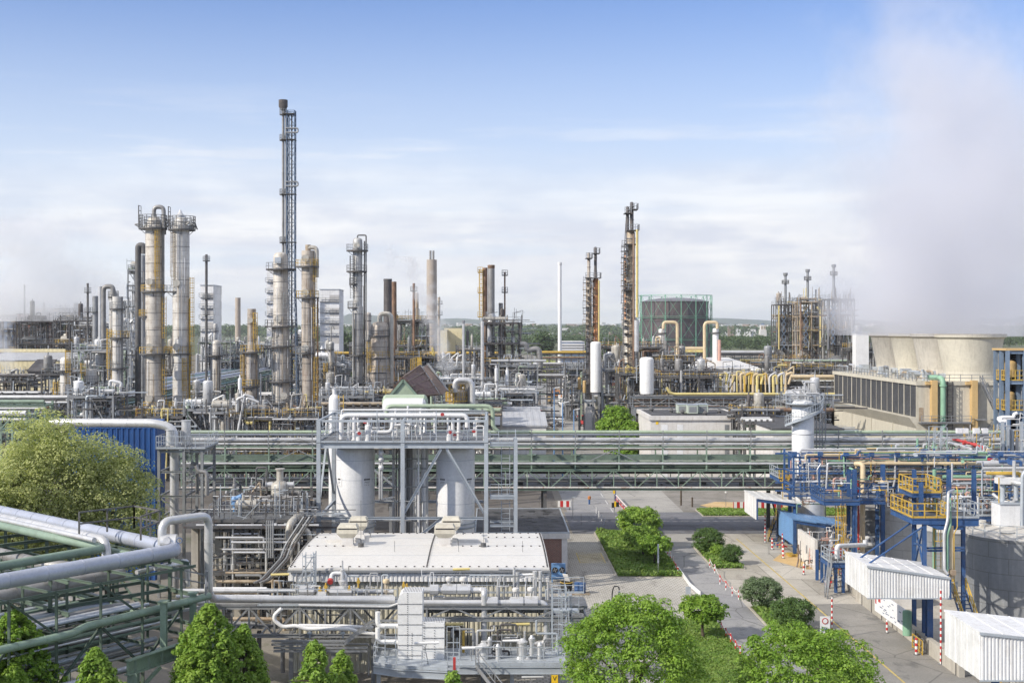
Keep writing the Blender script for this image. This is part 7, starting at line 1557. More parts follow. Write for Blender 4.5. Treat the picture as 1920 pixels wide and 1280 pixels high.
part_pipe(t,[(GX(547,Yl),Yl,2),(GX(547,Yl),Yl,GZ(212,Yl))],.16,'galv_dark',6); part_pipe(t,[(GX(543,Yl),Yl-.5,2),(GX(543,Yl),Yl-.5,GZ(212,Yl))],.1,'galv',6)
for y in (246,346): part_pipe(t,[(GX(537,Yl),Yl-1,GZ(y-4,Yl)),(GX(560,Yl),Yl-1,GZ(y-4,Yl)),(GX(560,Yl),Yl-1,GZ(y+4,Yl)),(GX(537,Yl),Yl-1,GZ(y+4,Yl))],.16,'galv',8,bend=.35)
m = MB(); 
for y in (263,365,455): m.box(GX(528,Yl),GX(555,Yl),Yl-1,Yl+1,GZ(y,Yl),GZ(y-1,Yl))
m.build('tie_frame', 'galv_dark', t)
stack('thin dark flare with two small platforms right of the twin columns', 387, 300, 477, None, 5, 'galv_dark', None, (489,560,590)); stack('grey concrete chimney in the gap right of the thin flare', 446, 520, 558, None, 10, 'concrete_stack', w2=11)
stack('thin dark stack with a platform near the left edge', 164.5, 300, 531, None, 4, 'galv_dark', None, (548,585)); stack('blunt blue grey stack left of the silver arched pipe', 179, 300, 555, None, 11, 'galv', None, (585,)); stack('small dark stack in the steam at the far left', 46, 400, 534, None, 3, 'galv_dark')
stack('sooty grey chimney with a vent cowl on top, behind the wide stained column', 727, 290, 523, None, 15, 'sooty', (527,16,'galv_dark'), (), 17); stack('rusty red brown chimney touching the sooty grey one', 739, 295, 528, None, 9, 'rusty', None, (), 12)
stack('slim rusty stack with a small ring platform left of the concrete chimney', 776, 330, 531, None, 5, 'rusty', None, (545,)); stack('dented pale column beside the slim rusty stack', 782, 335, 549, None, 6, 'rust_light')
t = stack('big beige concrete chimney with two steel flues sticking out', 809.5, 520, 487, None, 19, 'concrete_stack', None, (), 21)
for x in (807,812.5): part_pipe(t,[(GX(x,520),520,GZ(489,520)),(GX(x,520),520,GZ(470,520))],.45,'silver_dull',10)
stack('cream slim column with small landings just right of the concrete chimney', 823, 420, 557, None, 5, 'rust_light', None, (570,590,612)); 
t = stack('left rust banded stack of the pair above the pipe gantry', 909.5, 270, 502, None, 9, 'rusty', None, (), 9.5, 'pair of furnace stacks'); m = MB(); m.ladder(GX(902,270),269.5,GZ(600,270),GZ(505,270),.7,(0,-1),True,.1)
for y in (512,550,595): m.box(GX(896,270),GX(905,270),269,270.5,GZ(y,270),GZ(y-1,270)); m.rail([(GX(896,270),269,GZ(y-1,270)),(GX(905,270),269,GZ(y-1,270))],1.1,.6,.1)
m.build('ladder', 'yellow', t)
t = stack('right grey stack of the pair, with a scorched rim and a slanting inlet', 921, 268, 497, None, 13, 'silver_dull', (503,13.5,'rusty'), (), 13, 'pair of furnace stacks'); part_pipe(t,[(GX(918,266),266,GZ(640,266)),(GX(918,266),266,GZ(600,266)),(GX(930,266),266,GZ(608,266))],.5,'silver',14,bend=.6); part_pipe(t,[(GX(921,265),265,GZ(588,265)),(GX(929,265),265,GZ(612,265))],.7,'silver',14)
stack('thin brown vent stack right of the furnace stacks', 946.5, 275, 510, None, 3, 'rusty', None, (516,548)); stack('short pale drum stack between the furnace stacks and the thin vent', 939, 272, 568, None, 8, 'silver_dull')
stack('slender white chimney standing alone right of the centre', 1049.5, 560, 492, None, 7, 'white_paint', (497,8,'white_paint'))
stack('tall thin silver pipe with a flat cap in front of the furnace structure', 869, 235, 601, None, 4.6, 'silver', (603,6,'galv')); stack('silver upright pipe at the left edge of the furnace structure', 904.5, 240, 602, None, 6.5, 'silver')
# crowded rusty column clusters right of centre
def cluster(label, x, Y, cols_, side, plats, seed, yb_=None):
    s = Y/F; t = thing('column_cluster', label, 'column', (GX(x,Y),Y,0)); rs = random.Random(seed)
    for cx, yt, w, mt, dy in cols_:
        m = MB(); X = GX(cx,Y+dy); r = w/2*s; zt = GZ(yt,Y+dy); m.lathe((X,Y+dy,0),[(r,0),(r,zt-r*.6),(r*.7,zt-r*.15),(r*.7,zt),(0,zt)],18)
        m.build('column_shell', mt, t)
        m = MB(); z = 2.
        while z < zt-.8: m.lathe((X,Y+dy,z),[(r,-.05),(r+.1,-.05),(r+.1,.05),(r,.05)],14); z += rs.uniform(1.6,3.2)
        m.build('ring', 'galv_dark', t)
    for px_, y0, y1, step, w in side:
        y = y0
        while y < y1:
            X = GX(px_+rs.uniform(-1,1),Y); z = GZ(y,Y); ww = w*s*rs.uniform(.8,1.2); m = MB(); m.box(X-ww/2,X+ww/2,Y-1.4,Y+.6,z-.1,z); p = m.build('landing', 'galv_dark', t); m = MB(); m.rail([(X-ww/2,Y-1.4,z),(X+ww/2,Y-1.4,z)],1.1,.8,.1,toe=False); m.bar((X-ww/2,Y-1.4,z),(X-ww/2,Y-1.4,z+step*s),.08); m.build('railing', rs.choice(('galv','galv_dark','rust_light')), p); y += step*rs.uniform(.8,1.2)
    for y, x0, x1 in plats:
        m = MB(); z = GZ(y,Y); m.box(GX(x0,Y),GX(x1,Y),Y-1.8,Y+1.5,z-.15,z); p = m.build('landing', 'galv_dark', t); m = MB(); m.rail([(GX(x0,Y),Y-1.8,z),(GX(x1,Y),Y-1.8,z),(GX(x1,Y),Y+1.5,z)],1.1,.9,.1,toe=False); m.build('railing', 'galv', p)
    return t
t = cluster('tall rust streaked column cluster with a bright yellow riser and blackened tops', 1182, 262, [(1184.5,379,7,'sooty',0),(1176.5,387,6,'sooty',.6),(1183,432,15,'rust_light',0),(1175,470,10,'orange_rust',1.),(1181,591,27,'clad_plain',1.5)], [(1169,462,600,11,9),(1172,470,600,17,7),(1171,610,750,17,10),(1186,600,750,22,12)], [(393,1180,1195),(400,1170,1182),(432,1174,1197),(458,1170,1194),(543,1167,1187)], 11)
part_pipe(t,[(GX(1192.5,262),260,GZ(595,262)),(GX(1192.5,262),260,GZ(432,262))],.26,'yellow_pale',10,3); part_pipe(t,[(GX(1186,262),260,GZ(700,262)),(GX(1186,262),260,GZ(440,262))],.2,'rusty',8); part_pipe(t,[(GX(1191,262),259.6,GZ(658,262)),(GX(1191,262),259.6,GZ(600,262))],.5,'silver',12)
part_pipe(t,[(GX(1167,262),260,GZ(740,262)),(GX(1167,262),260,GZ(500,262)),(GX(1172,262),260,GZ(410,262))],.09,'galv_dark',6)
t = cluster('smaller twin stack cluster with one orange rusted column, left of the tall one', 1109, 285, [(1116.5,463,5.5,'sooty',0),(1104,474,6,'clad_rust',0),(1117,522,12,'orange_rust' if 'orange_rust' in M else 'orange',0),(1104,522,11,'clad_rust',.6)], [(1097,530,640,12,8),(1103,530,650,15,9),(1109,540,650,16,7),(1098,660,740,18,10)], [(475,1112,1124),(484,1098,1110),(521,1097,1126)], 12)
part_pipe(t,[(GX(1122,285),283.5,GZ(650,285)),(GX(1122,285),283.5,GZ(526,285))],.18,'yellow_pale',8)
for lab, x, Y, yt, yb_, w in (('tall smooth white tank right of the street lorry, narrower of two',1117,262,640,735,20),('wider smooth white tank at the foot of the rust streaked cluster',1212.5,250,669,738,26.5)):
    s = Y/F; t = thing('white_tank', lab, 'tank', (GX(x,Y),Y,0), 'white upright tanks'); z = GZ(yb_,Y); m = MB(); m.vessel((GX(x,Y),Y,z),w/2*s,GZ(yt,Y)-z,32); m.build('shell', 'white_paint', t)
    m = MB()
    for a in range(4): m.bar((GX(x,Y)+w*.4*s*math.cos(a*1.57+.78),Y+w*.4*s*math.sin(a*1.57+.78),0),(GX(x,Y)+w*.4*s*math.cos(a*1.57+.78),Y+w*.4*s*math.sin(a*1.57+.78),z+.2),.3)
    m.build('leg', 'galv', t)
for i, (x, Y, yt, yb_, w) in enumerate(((1086.5,268,707,731,6.5),(1096,266,713,737,6.5))):
    s = Y/F; t = thing('orange_drum', ('rear','front')[i]+' one of two upright orange drums left of the narrow white tank', 'drum', (GX(x,Y),Y,0), 'orange drums'); z = GZ(yb_,Y); m = MB(); m.vessel((GX(x,Y),Y,z),w/2*s,GZ(yt,Y)-z,16,True); m.build('shell', 'ochre', t); m = MB(); m.cyl((GX(x,Y),Y,0),(GX(x,Y),Y,z+.2),.25,n=8); m.build('leg', 'galv', t)
# gas holder
Yg = 1000.; s = Yg/F; X = GX(1265.5,Yg); rg = 66*s; t = thing('gas_holder', 'huge dark gas holder inside a green guide frame on the horizon', 'gas holder', (X,Yg,0))
zt = GZ(567,Yg); m = MB(); m.lathe((X,Yg,0),[(rg*.985,0),(rg*.985,GZ(632,Yg)),(rg,GZ(632,Yg)),(rg,GZ(625,Yg)),(rg*.965,GZ(625,Yg)),(rg*.965,GZ(602,Yg)),(rg*.985,GZ(602,Yg)),(rg*.985,GZ(598,Yg)),(rg*.94,GZ(598,Yg)),(rg*.94,zt),(rg*.96,zt),(rg*.96,zt+.6)],96); m.build('bell', 'gas_dark', t)
m = MB(); m.lathe((X,Yg,0),[(rg*.955,zt+.6),(rg*.75,zt+2.2),(rg*.5,zt+3.1),(rg*.2,zt+3.6),(0.01,zt+3.7)],96); m.build('roof', 'gas_roof', t)
m = MB(); k = 15; R_ = rg*1.045; zz = [0,GZ(637,Yg),GZ(596,Yg),GZ(554,Yg)]; P = [(X+R_*math.cos(6.28318*(i+.3)/k),Yg+R_*math.sin(6.28318*(i+.3)/k)) for i in range(k)]
for i in range(k):
    a, b = P[i], P[(i+1) % k]; m.bar((*a,0),(*a,zz[3]),.5)
    for z in zz[1:]: m.bar((*a,z),(*b,z),.35)
    for z in zz[1:3]: m.bar((*a,z+1.2),(*b,z+1.2),.16); m.bar((*a,z+.1),(*b,z+.1),.9,.15)
    for za, zb2 in zip(zz[:-1],zz[1:]): m.bar((*a,za),(*b,zb2),.16); m.bar((*b,za),(*a,zb2),.16)
m.build('guide_frame', 'green_holder', t)
# cooling tower block
Yk, Yk2 = 207., 257.; Xk = 69.; Xk2 = 103.; zk = GZ(715,Yk); t = thing('cooling_tower', 'cream concrete cooling tower block with four steaming flared fan stacks', 'cooling tower', (Xk,Yk,0))
za, zb2 = GZ(785,Yk), GZ(713.5,Yk)-.35
m = MB(); m.box(Xk,Xk2,Yk,Yk2,0,zk-.6); m.box(Xk-.3,Xk2+.3,Yk-.3,Yk2+.3,zk-.599,zk); m.build('wall', 'concrete_cream', t)
m = MB(); m.prism([(Xk-.003,Yk,za-1.6),(Xk-1.3,Yk,za+.2),(Xk-.003,Yk,za+.2)],(0,Yk2-Yk,0)); m.build('spandrel', 'concrete_cream', t)
m = MB(); m.box(Xk-.05,Xk-.001,Yk+.3,Yk2-.3,za+.25,zb2-.4); m.build('louvre', 'louver', t)
m = MB()
for i in range(9): y = Yk+.1+(Yk2-Yk-.5)*i/8; m.box(Xk-.11,Xk-.052,y,y+.26,0 if i % 2 == 0 else za,zb2)
for i in range(9): y = Yk+3.2+(Yk2-Yk-.5)*i/8; i < 8 and m.box(Xk-.075,Xk-.052,y,y+.1,za,zb2)
m.build('pier', 'concrete_cream', t)
m = MB(); m.rail([(Xk-.2,Yk2,zk),(Xk-.2,Yk,zk),(Xk2,Yk,zk)],1.1,1.8,.09,toe=False); m.build('railing', 'galv', t)
for i, y in enumerate((213.5,226,238.5,251)):
    X = 80.; m = MB(); zs_ = GZ(628,213.5); r0, r1_ = 4.25, 5.55; H_ = zs_-zk; n = 48
    pr = [(r0+.15,zk),(r0,zk+.8),(r0+.05,zk+H_*.35),(r0+.25,zk+H_*.6),(r0+.55,zk+H_*.85),(r1_,zs_-.35),(r1_+.12,zs_-.33),(r1_+.12,zs_),(r1_-.2,zs_),(r0-.15,zk+.5)]
    m.lathe((X,y,0),pr,n); fs_ = m.build('fan_stack', ('concrete_cream','concrete_stained')[i % 2], t); MB().lathe((X,y,zs_),[(r1_-.25,-.02),(r1_+.16,-.02),(r1_+.16,.18),(r1_-.2,.18)],n).build('rim', 'concrete', fs_)
    m = MB(); m.tube([(X-r0-1.,y,zk+.6),(X-r0+.5,y,zk+.6)],.5,10); m.cb(X-r0-2.5,y,zk,1.6,1.4,1.5); m.build('fan_drive', 'galv_light', t)
for x, w in ((1748.5,10),(1823.5,11)):
    m = MB(); X = GX(x,Yk); m.box(X-.45,X+.45,Yk-1.1,Yk-.002,0,zk+.2); m.box(X-1.3,X+.1,Yk-.8,Yk-.003,zk-.5,zk-.002); m.build('buttress', 'ochre', t)
m = MB(); m.box(Xk+1.2,GX(1830,Yk),Yk-.2,Yk-.004,zk-.35,zk+.0); m.build('fascia', 'ochre', t)
part_pipe(t,[(GX(1764.5,Yk),Yk-.9,0),(GX(1764.5,Yk),Yk-.9,GZ(708,Yk)),(GX(1754,Yk),Yk+3,GZ(708,Yk))],.42,'green_light',16,0,bend=1.,label='thick green riser pipe'); m = MB(); m.cyl((GX(1764.5,Yk),Yk-.9,GZ(724,Yk)),(GX(1764.5,Yk),Yk-.9,GZ(720,Yk)),.58,n=16); m.build('flange', 'green_light', t)
m = MB(); m.ladder(GX(1779,Yk),Yk-.4,1,zk,.8,(0,-1),True,.1); m.build('ladder', 'steel_dark', t); m = MB(); m.box(GX(1723,Yk),GX(1731,Yk),Yk-.05,Yk-.001,GZ(789,Yk),GZ(764,Yk)); m.build('door', 'rust_light', t)
m = MB(); z = GZ(791,Yk); m.box(GX(1722,Yk),GX(1815,Yk),Yk-1.5,Yk-.005,z-.2,z); p = m.build('walkway', 'grating', t); m = MB(); m.rail([(GX(1722,Yk),Yk-1.5,z),(GX(1815,Yk),Yk-1.5,z)],1.1,1.5,.08); m.build('railing', 'galv', p)
m = MB(); zz = [1,5.2,9.4,zk]; xs_ = (GX(1832,Yk),GX(1866,Yk))
for i in range(3): a, b = (xs_[0],xs_[1]) if i % 2 else (xs_[1],xs_[0]); m.stair((a,Yk-2.2,zz[i]),(b,Yk-2.2,zz[i+1]),1.,None,(0,1),True,.1)
for x in xs_:
    for i in (1,2): m.box(x-.8,x+.8,Yk-2.3,Yk-.004,zz[i]-.1,zz[i])
m.build('stairs', 'galv', t)
for i in range(30):
    rs = random.Random(i+600); y = rs.uniform(Yk+1,Yk2-1); x = rs.uniform(Xk+.3,Xk+4.2); h = rs.uniform(.5,1.8); part_pipe(t,[(x,y,zk),(x,y,zk+h),(x+rs.uniform(-1,1),y+rs.uniform(-5,5),zk+h)],rs.choice((.07,.12,.2)),rs.choice(('galv','silver','rust_light','galv_light')),7)
# right hand multi-storey structure
Yb_ = 150.; t = thing('process_building', 'tall open blue steel building with tan roof and yellow railings at the right edge', 'building', (GX(1895,Yb_),Yb_,0)); Xa, Xb = GX(1888,Yb_), GX(2060,Yb_)
m = MB(); m.box(Xa-.2,Xb,Yb_-.2,Yb_+4,GZ(657,Yb_),GZ(655,Yb_)+.1); m.build('roof', 'ochre', t)
m = MB()
for x in (1889,1921,1940,1975):
    for y in (0,1.8,3.5): m.beam((GX(x,Yb_),Yb_+y,0),(GX(x,Yb_),Yb_+y,GZ(657,Yb_)),.4,.4,.06)
for y in (660,717,773,830):
    for d in (0,1.8,3.5): m.beam((Xa,Yb_+d,GZ(y,Yb_)),(Xb,Yb_+d,GZ(y,Yb_)),.2,.4,.04)
m.build('steel_frame', 'galv_blue' if 'galv_blue' in M else 'blue', t)
for y in (717,773,830):
    z = GZ(y,Yb_)+.22; m = MB(); m.box(Xa,Xb,Yb_,Yb_+3.5,z,z+.06); p = m.build('deck', 'grating', t); m = MB(); m.rail([(Xa,Yb_+3,z),(Xa,Yb_,z),(Xb,Yb_,z)],1.2,.5,.08); m.build('railing', 'yellow', p)
m = MB(); m.box(Xa+.6,Xb,Yb_+3.3,Yb_+3.4,GZ(850,Yb_),GZ(660,Yb_)); m.build('back_wall', 'louver', t); m = MB(); m.box(GX(1893,Yb_),GX(1905,Yb_),Yb_+1.5,Yb_+1.6,GZ(830,Yb_),GZ(776,Yb_)); m.box(GX(1924,Yb_),GX(1940,Yb_),Yb_+1.5,Yb_+1.6,GZ(830,Yb_),GZ(776,Yb_)); m.build('panel', 'blue', t)
for x, y0_, y1_, mt, d in ((1890,676,708,'ochre',1.6),(1888,735,768,'ochre',1.4)):
    m = MB(); m.vessel((GX(x+16,Yb_),Yb_+2.3,GZ(y1_,Yb_)),d*.6,GZ(y0_,Yb_)-GZ(y1_,Yb_),18); m.build('vessel', mt, t)
clutter(t,1892,1970,670,850,Yb_+.5,Yb_+4,50,501,['silver','green_light','yellow','blue','galv_light','silver_dull','silver'],.3,.5)
t = thing('white_header', 'white pipe manifold with platforms in front of the tall blue building', 'pipework', (GX(1895,140),140,0)); clutter(t,1876,1990,775,860,138,143,44,502,['silver','white_pipe','galv_light','silver'],.4,.3); cols(t,[(1880,139,790,None),(1891,140,800,None),(1898,140,805,None),(1915,139,790,None)],'galv_light',.3)
# ================================================================ three cracking furnaces
for i, (x0, x1, ty, sx, sy, Y) in enumerate(((1459,1497,570,1476.5,511,430),(1500,1543,565,1518.6,504,415),(1551,1602,560,1568,495,400))):
    g = ('left one','middle one','right one, fading into the steam,')[i]; s = Y/F
    t = unit('furnace', g+' of three dark furnace towers with thin stacks', 'furnace', x0, x1, ty, Y, 10, 7, 700+i, frame=('galv_dark','rust_light','galv_dark')[i], pm=['rust_light','galv_dark','silver_dull','clad_plain','galv','rusty','yellow_pale'], ndrum=4, nves=5, npipe=60, bay=3.4, over=5, group='three cracking furnaces', vm=['clad_rust','rust_light','silver_dull'])
    m = MB(); m.box(GX(x0+12,Y),GX(x1-12,Y),Y+4,Y+8,4,GZ(ty+20,Y)); m.build('firebox', 'clad_rust', t)
    m = MB(); X = GX(sx,Y); m.lathe((X,Y+3,0),[(2.6*s,GZ(ty+5,Y)),(2.4*s,GZ(sy+6,Y)),(4*s,GZ(sy+5,Y)),(4.5*s,GZ(sy,Y)),(3.6*s,GZ(sy,Y))],16); st = m.build('stack', 'galv', t)
    m = MB(); m.lathe((X,Y+3,GZ(sy+20,Y)),[(2*s,-.1),(7*s,-.1),(7*s,.1),(2*s,.1)],12); m.rail([Vector((X+6.5*s*math.cos(a*.785),Y+3+6.5*s*math.sin(a*.785),GZ(sy+20,Y))) for a in range(8)],1.1,3,.14,closed=True,toe=False); m.build('platform', 'galv_dark', st)
    part_pipe(t,[(GX(x1-6,Y),Y-1,GZ(650,Y)),(GX(x1-6,Y),Y-1,GZ(ty+18,Y)),(GX(x1-12,Y),Y-1,GZ(ty+10,Y))],4.5*s/2,('silver_dull','yellow_pale','silver_dull')[i],12,4)
    part_pipe(t,[(GX(x0+1,Y),Y-.5,GZ(655,Y)),(GX(x0+1,Y),Y-.5,GZ(ty+3,Y))],.22,('yellow_pale','rusty','galv')[i],8)
    m = MB()
    for k in range(6): z = GZ(ty+14+k*12,Y); m.bar((GX(x0+6,Y),Y-.6,z),(GX(x0+14,Y),Y-.6,z-2.),.16); m.bar((GX(x0+14,Y),Y-.6,z),(GX(x0+6,Y),Y-.6,z-2.),.16)
    m.build('bracing', 'galv_blue', t)
# ================================================================ buildings in the plant
def hall_(name, label, x0, x1, ye, Y, d, wall, roof, slope=0., over=.2, z0_=0, ridge=None):
    X0, X1 = GX(x0,Y), GX(x1,Y); z = GZ(ye,Y); t = thing(name, label, 'building', ((X0+X1)/2,Y,z0_)); m = MB(); m.prism([(X0,Y,z0_),(X1,Y,z0_),(X1,Y,z-.02),(X0,Y,z-.02)],(0,d,0)); m.build('wall', wall, t)
    m = MB()
    if ridge is None: m.prism([(X0-over,Y-over,z),(X1+over,Y-over,z),(X1+over,Y+d+over,z+slope),(X0-over,Y+d+over,z+slope)],(0,0,.25))
    else:
        for a, b, c, e in ((Y-over,z,Y+d/2,z+ridge),(Y+d+over,z,Y+d/2,z+ridge)): m.prism([(X0-over,a,b),(X1+over,a,b),(X1+over,c,e),(X0-over,c,e)],(0,0,.2))
        m.prism([(X0,Y,z),(X0,Y+d,z),(X0,Y+d/2,z+ridge)],(.2,0,0)); m.prism([(X1-.2,Y,z),(X1-.2,Y+d,z),(X1-.2,Y+d/2,z+ridge)],(.2,0,0))
    m.build('roof', roof, t); return t
t = hall_('switch_building', 'flat white building with dark roof and pale green cooling boxes behind the pipe bridge', 1220, 1392, 783, 205, 17, 'wall_white', 'roof_dark')
X0, X1, z = GX(1220,205), GX(1392,205), GZ(783,205)
m = MB()
for a in ((X0-.3,X1+.3,204.7,205.2),(X0-.3,X1+.3,221.8,222.3)): m.box(*a,z-.35,z+.32)
for a in ((X0-.3,X0+.2,205.2,221.8),(X1-.2,X1+.3,205.2,221.8)): m.box(*a,z-.35,z+.32)
m.build('parapet', 'wall_white', t)
for x, w, h in ((1246,12,13),(1275,11,13),(1363,8,14)): m = MB(); m.box(GX(x-w/2,205),GX(x+w/2,205),204.96,205-.001,.0,GZ(796,205)); m.build('door', 'vessel_grey' if x < 1360 else 'galv', t)
m = MB(); X = GX(1232,205); m.box(X-.2,X+.2,204.95,204.98,GZ(794,205)-.1,GZ(790,205)); m.build('warning_sign', 'sign_yellow', t)
for i, (x, y) in enumerate(((1280,211),(1299,209.5),(1318,211))):
    q = thing('cooling_unit', ('left','middle','right')[i]+' pale green cooling box on the roof of the flat white building', 'air conditioner', (GX(x,y),y,z+.3), 'pale green cooling boxes'); X = GX(x,y)
    m = MB(); m.box(X-.85,X+.85,y,y+2,z+.35,z+1.75); m.build('casing', 'cool_green', q, bevel=.03); m = MB(); m.box(X-.9,X+.9,y-.05,y+2.05,z+1.75,z+1.85); m.build('lid', 'galv_light', q); m = MB(); m.box(X-.6,X+.6,y-.03,y-.002,z+.6,z+1.5); m.build('grille', 'galv', q)
for i in range(8): rs = random.Random(i+40); x = rs.uniform(X0+1,X1-1); y = rs.uniform(207,220); tag(MB().lathe((x,y,z+.25),[(.3,0),(.3,.35),(.5,.36),(.1,.8),(0,.82)],12).build('roof_cowl','galv_dark',t))
t = hall_('flat_building', 'low white-walled building with a dark blue grey roof left of the cooling tower', 1450, 1580, 806, 178, 24, 'wall_white', 'roof_dark', .0)
t = hall_('grey_shed', 'shed with light grey panelled double roof left of the street behind the bridge', 925, 1024, 800, 190, 9, 'wall_white', 'roof_grey', 1.4); t = hall_('grey_shed', 'second grey panelled shed roof just behind the first', 925, 1014, 788, 202, 9, 'wall_white', 'roof_grey', 1.4)
hall_('yellow_hall', 'long pale yellow hall with a grey roof at the far left edge', -60, 120, 676, 330, 26, 'wall_yellow', 'roof_grey', 1.4); m = MB(); m.box(GX(-60,356),GX(122,356),356,357,GZ(660,356),GZ(654,356)); m.build('roof_rim', 'wall_yellow', bpy.data.objects['yellow_hall'])
hall_('red_building', 'dark red windowless block in the steam at the far left', 33, 68, 589, 480, 20, 'brick_red', 'steel_dark'); hall_('dark_block', 'small dark blue grey block at the left edge of the skyline', -10, 13, 591, 600, 20, 'far_blue', 'steel_dark')
hall_('white_hall', 'long white roofed hall behind the yellow pipe manifold', 1303, 1424, 692, 300, 40, 'wall_white', 'roof_white', 1.6)
for i, (x0, x1, y, Y, w) in enumerate(((600,636,543,480,'clad_white'),(500,514,506,470,'clad_white'),(376,400,535,460,'clad_white'),(1605,1629,624,300,'white_paint'))):
    t = hall_('white_tower_block', ('boxy white clad tower block between the stained column and the pale slim column','narrow white clad tower block behind the flare column','small white tower block behind the thin flare','plain white cube left of the steaming stacks')[i], x0, x1, y, Y, 14 if i < 3 else 3, w, 'galv_light')
    if i < 3:
        for yy in (y+22, y+42, y+62, y+85):
            if GZ(yy,Y) > 2: m = MB(); z = GZ(yy,Y); m.box(GX(x0-2,Y),GX(x1+2,Y),Y-.7,Y-.01,z-.15,z); m.rail([(GX(x0-2,Y),Y-.7,z),(GX(x1+2,Y),Y-.7,z)],1.4,2.5,.15,toe=False); m.build('walkway', 'galv', t)
hall_('yellow_block', 'yellowish office block left of the furnace stacks near the horizon', 833, 866, 615, 900, 30, 'wall_yellow', 'concrete'); hall_('yellow_block', 'smaller yellowish block beside the office block', 820, 838, 619, 880, 20, 'wall_yellow', 'concrete')
t = hall_('car_park', 'low white slatted parking deck by the lone white chimney', 1052, 1096, 641, 640, 30, 'far_blue', 'city_white'); m = MB()
for y in (645,650,655): m.box(GX(1052,640),GX(1096,640),638.8,639.9,GZ(y,640)-.5,GZ(y,640)+.35)
m.build('slat', 'city_white', t)
t = thing('church_tower', 'pale square tower with a small domed lantern on the skyline', 'tower', (GX(1430,1900),1900,0)); m = MB(); s = 1900/F; X = GX(1430,1900); m.box(X-6*s,X+6*s,1895,1905,0,GZ(618,1900)); m.box(X-4.5*s,X+4.5*s,1896,1904,GZ(618,1900),GZ(609,1900)); m.build('wall', 'wall_white', t); m = MB(); m.lathe((X,1900,GZ(609,1900)),[(4.5*s,0),(3.5*s,1.6*s),(0,3*s)],16); m.build('dome', 'far_blue', t)
m = MB(); m.box(X-3.8*s,X-1*s,1895.8,1895.99,GZ(617,1900),GZ(611,1900)); m.box(X+1*s,X+3.8*s,1895.8,1895.99,GZ(617,1900),GZ(611,1900)); m.build('window', 'rust_light', t)
t = hall_('site_cabin', 'small white cabin with two dark windows by the street', 1098, 1116, 753, 262, 3, 'wall_white', 'galv_light')
for dx in (1103,1110): MB().box(GX(dx-2,262),GX(dx+2,262),261.9,261.99,GZ(761,262),GZ(757,262)).build('window', 'glass_dark', t)
hall_('cream_hut', 'cream low building behind the small white cabin', 1116, 1146, 742, 272, 8, 'wall_cream', 'galv')
hall_('dark_shelter', 'dark slab-roofed pump shelter in front of the yellow hall', 52, 86, 697, 262, 6, 'steel_dark', 'steel_dark', 2.2, z0_=GZ(712,262))
hall_('red_hut', 'small brick red gabled hut between the white tank and the rusty cluster', 1148, 1160, 716, 300, 6, 'brick_red', 'brick_red', 1)
# ================================================================ air cooler with the A frame roof and near vessels
Ya = 168.; t = thing('air_cooler', 'A-frame cooler with green gable and dark red tube roof behind the vessel frame', 'air cooler', (GX(770,Ya),Ya,0)); zb_, zt = GZ(744,Ya), GZ(712,Ya); a, b, c = GX(729,Ya), GX(784,Ya), GX(756,Ya)
m = MB(); m.prism([(a,Ya,zb_),(b,Ya,zb_),(c,Ya,zt)],(0,.2,0)); m.build('gable', 'green_sage', t); m = MB(); m.bar((a,Ya-.1,zb_),(c,Ya-.1,zt),.25,.3); m.bar((b,Ya-.1,zb_),(c,Ya-.1,zt),.25,.3); m.build('gable_trim', 'green', t)
p0, p1, q0, q1 = W(754,709,168.2), W(785,745,168.2), W(786,687,185), W(822,741,176)
m = MB(); m.prism([p0,p1,q1,q0],(.15,0,.15)); m.build('tube_panel', 'red_roof', t); m = MB()
for i in range(26): k = i/25.; m.bar(p0.lerp(q0,k)+Vector((.12,-.1,.2)),p1.lerp(q1,k)+Vector((.12,-.1,.2)),.05)
for i in range(5): k = i/4.; m.bar(p0.lerp(p1,k)+Vector((.2,-.1,.25)),q0.lerp(q1,k)+Vector((.2,-.1,.25)),.14)
m.build('tube_bank', 'copper_brown', t); m = MB(); m.prism([(a,Ya+.2,zb_),p0,q0,W(768,730,182)],(-.15,0,.1)); m.build('tube_panel', 'red_roof', t)
m = MB(); m.prism([W(792,691,189),W(801,684,192),W(838,733,184),W(827,742,182)],(.1,0,.15)); m.build('tube_panel', 'copper_brown', t); m = MB(); m.bar(W(788,686,186),W(824,741,178),.3); m.bar(W(803,683,191),W(840,733,184),.25); m.build('edge_rail', 'galv', t)
m = MB()
for x in (a,b,c+3): m.bar((x,Ya+.4,0),(x,Ya+.4,zb_),.3); m.bar((x,Ya+8,0),(x,Ya+8,zb_),.3)
m.build('leg', 'galv_dark', t); m = MB(); m.rail([W(770,694,184),W(782,690,186),W(790,689,190)],1.6,.6,.07); m.build('guard_cage', 'yellow', t)
Yo = 150.; t = thing('green_duct', 'fat rounded green and white lying drum just behind the vessel frame', 'drum', (GX(757,Yo),Yo,0)); m = MB(); m.drum((GX(724,Yo),Yo,GZ(762,Yo)),(GX(793,Yo),Yo,GZ(762,Yo)),1.0,24); m.build('shell', 'white_pipe', t); m = MB(); m.drum((GX(722,Yo),Yo+.9,GZ(756,Yo)),(GX(795,Yo),Yo+.9,GZ(756,Yo)),1.0,24); m.build('cover', 'green_sage', t)
m = MB()
for x in (735,780): m.box(GX(x,Yo)-.3,GX(x,Yo)+.3,Yo-.5,Yo+1,0,GZ(770,Yo))
m.build('saddle', 'galv', t)
t = thing('dome_vessel', 'rusty domed vessel in a yellow cage with a silver pipe looping over it', 'vessel', (GX(858,190),190,0)); X = GX(857,190); m = MB(); m.vessel((X,190,0),1.45,GZ(729,190),24); m.build('shell', 'clad_rust', t)
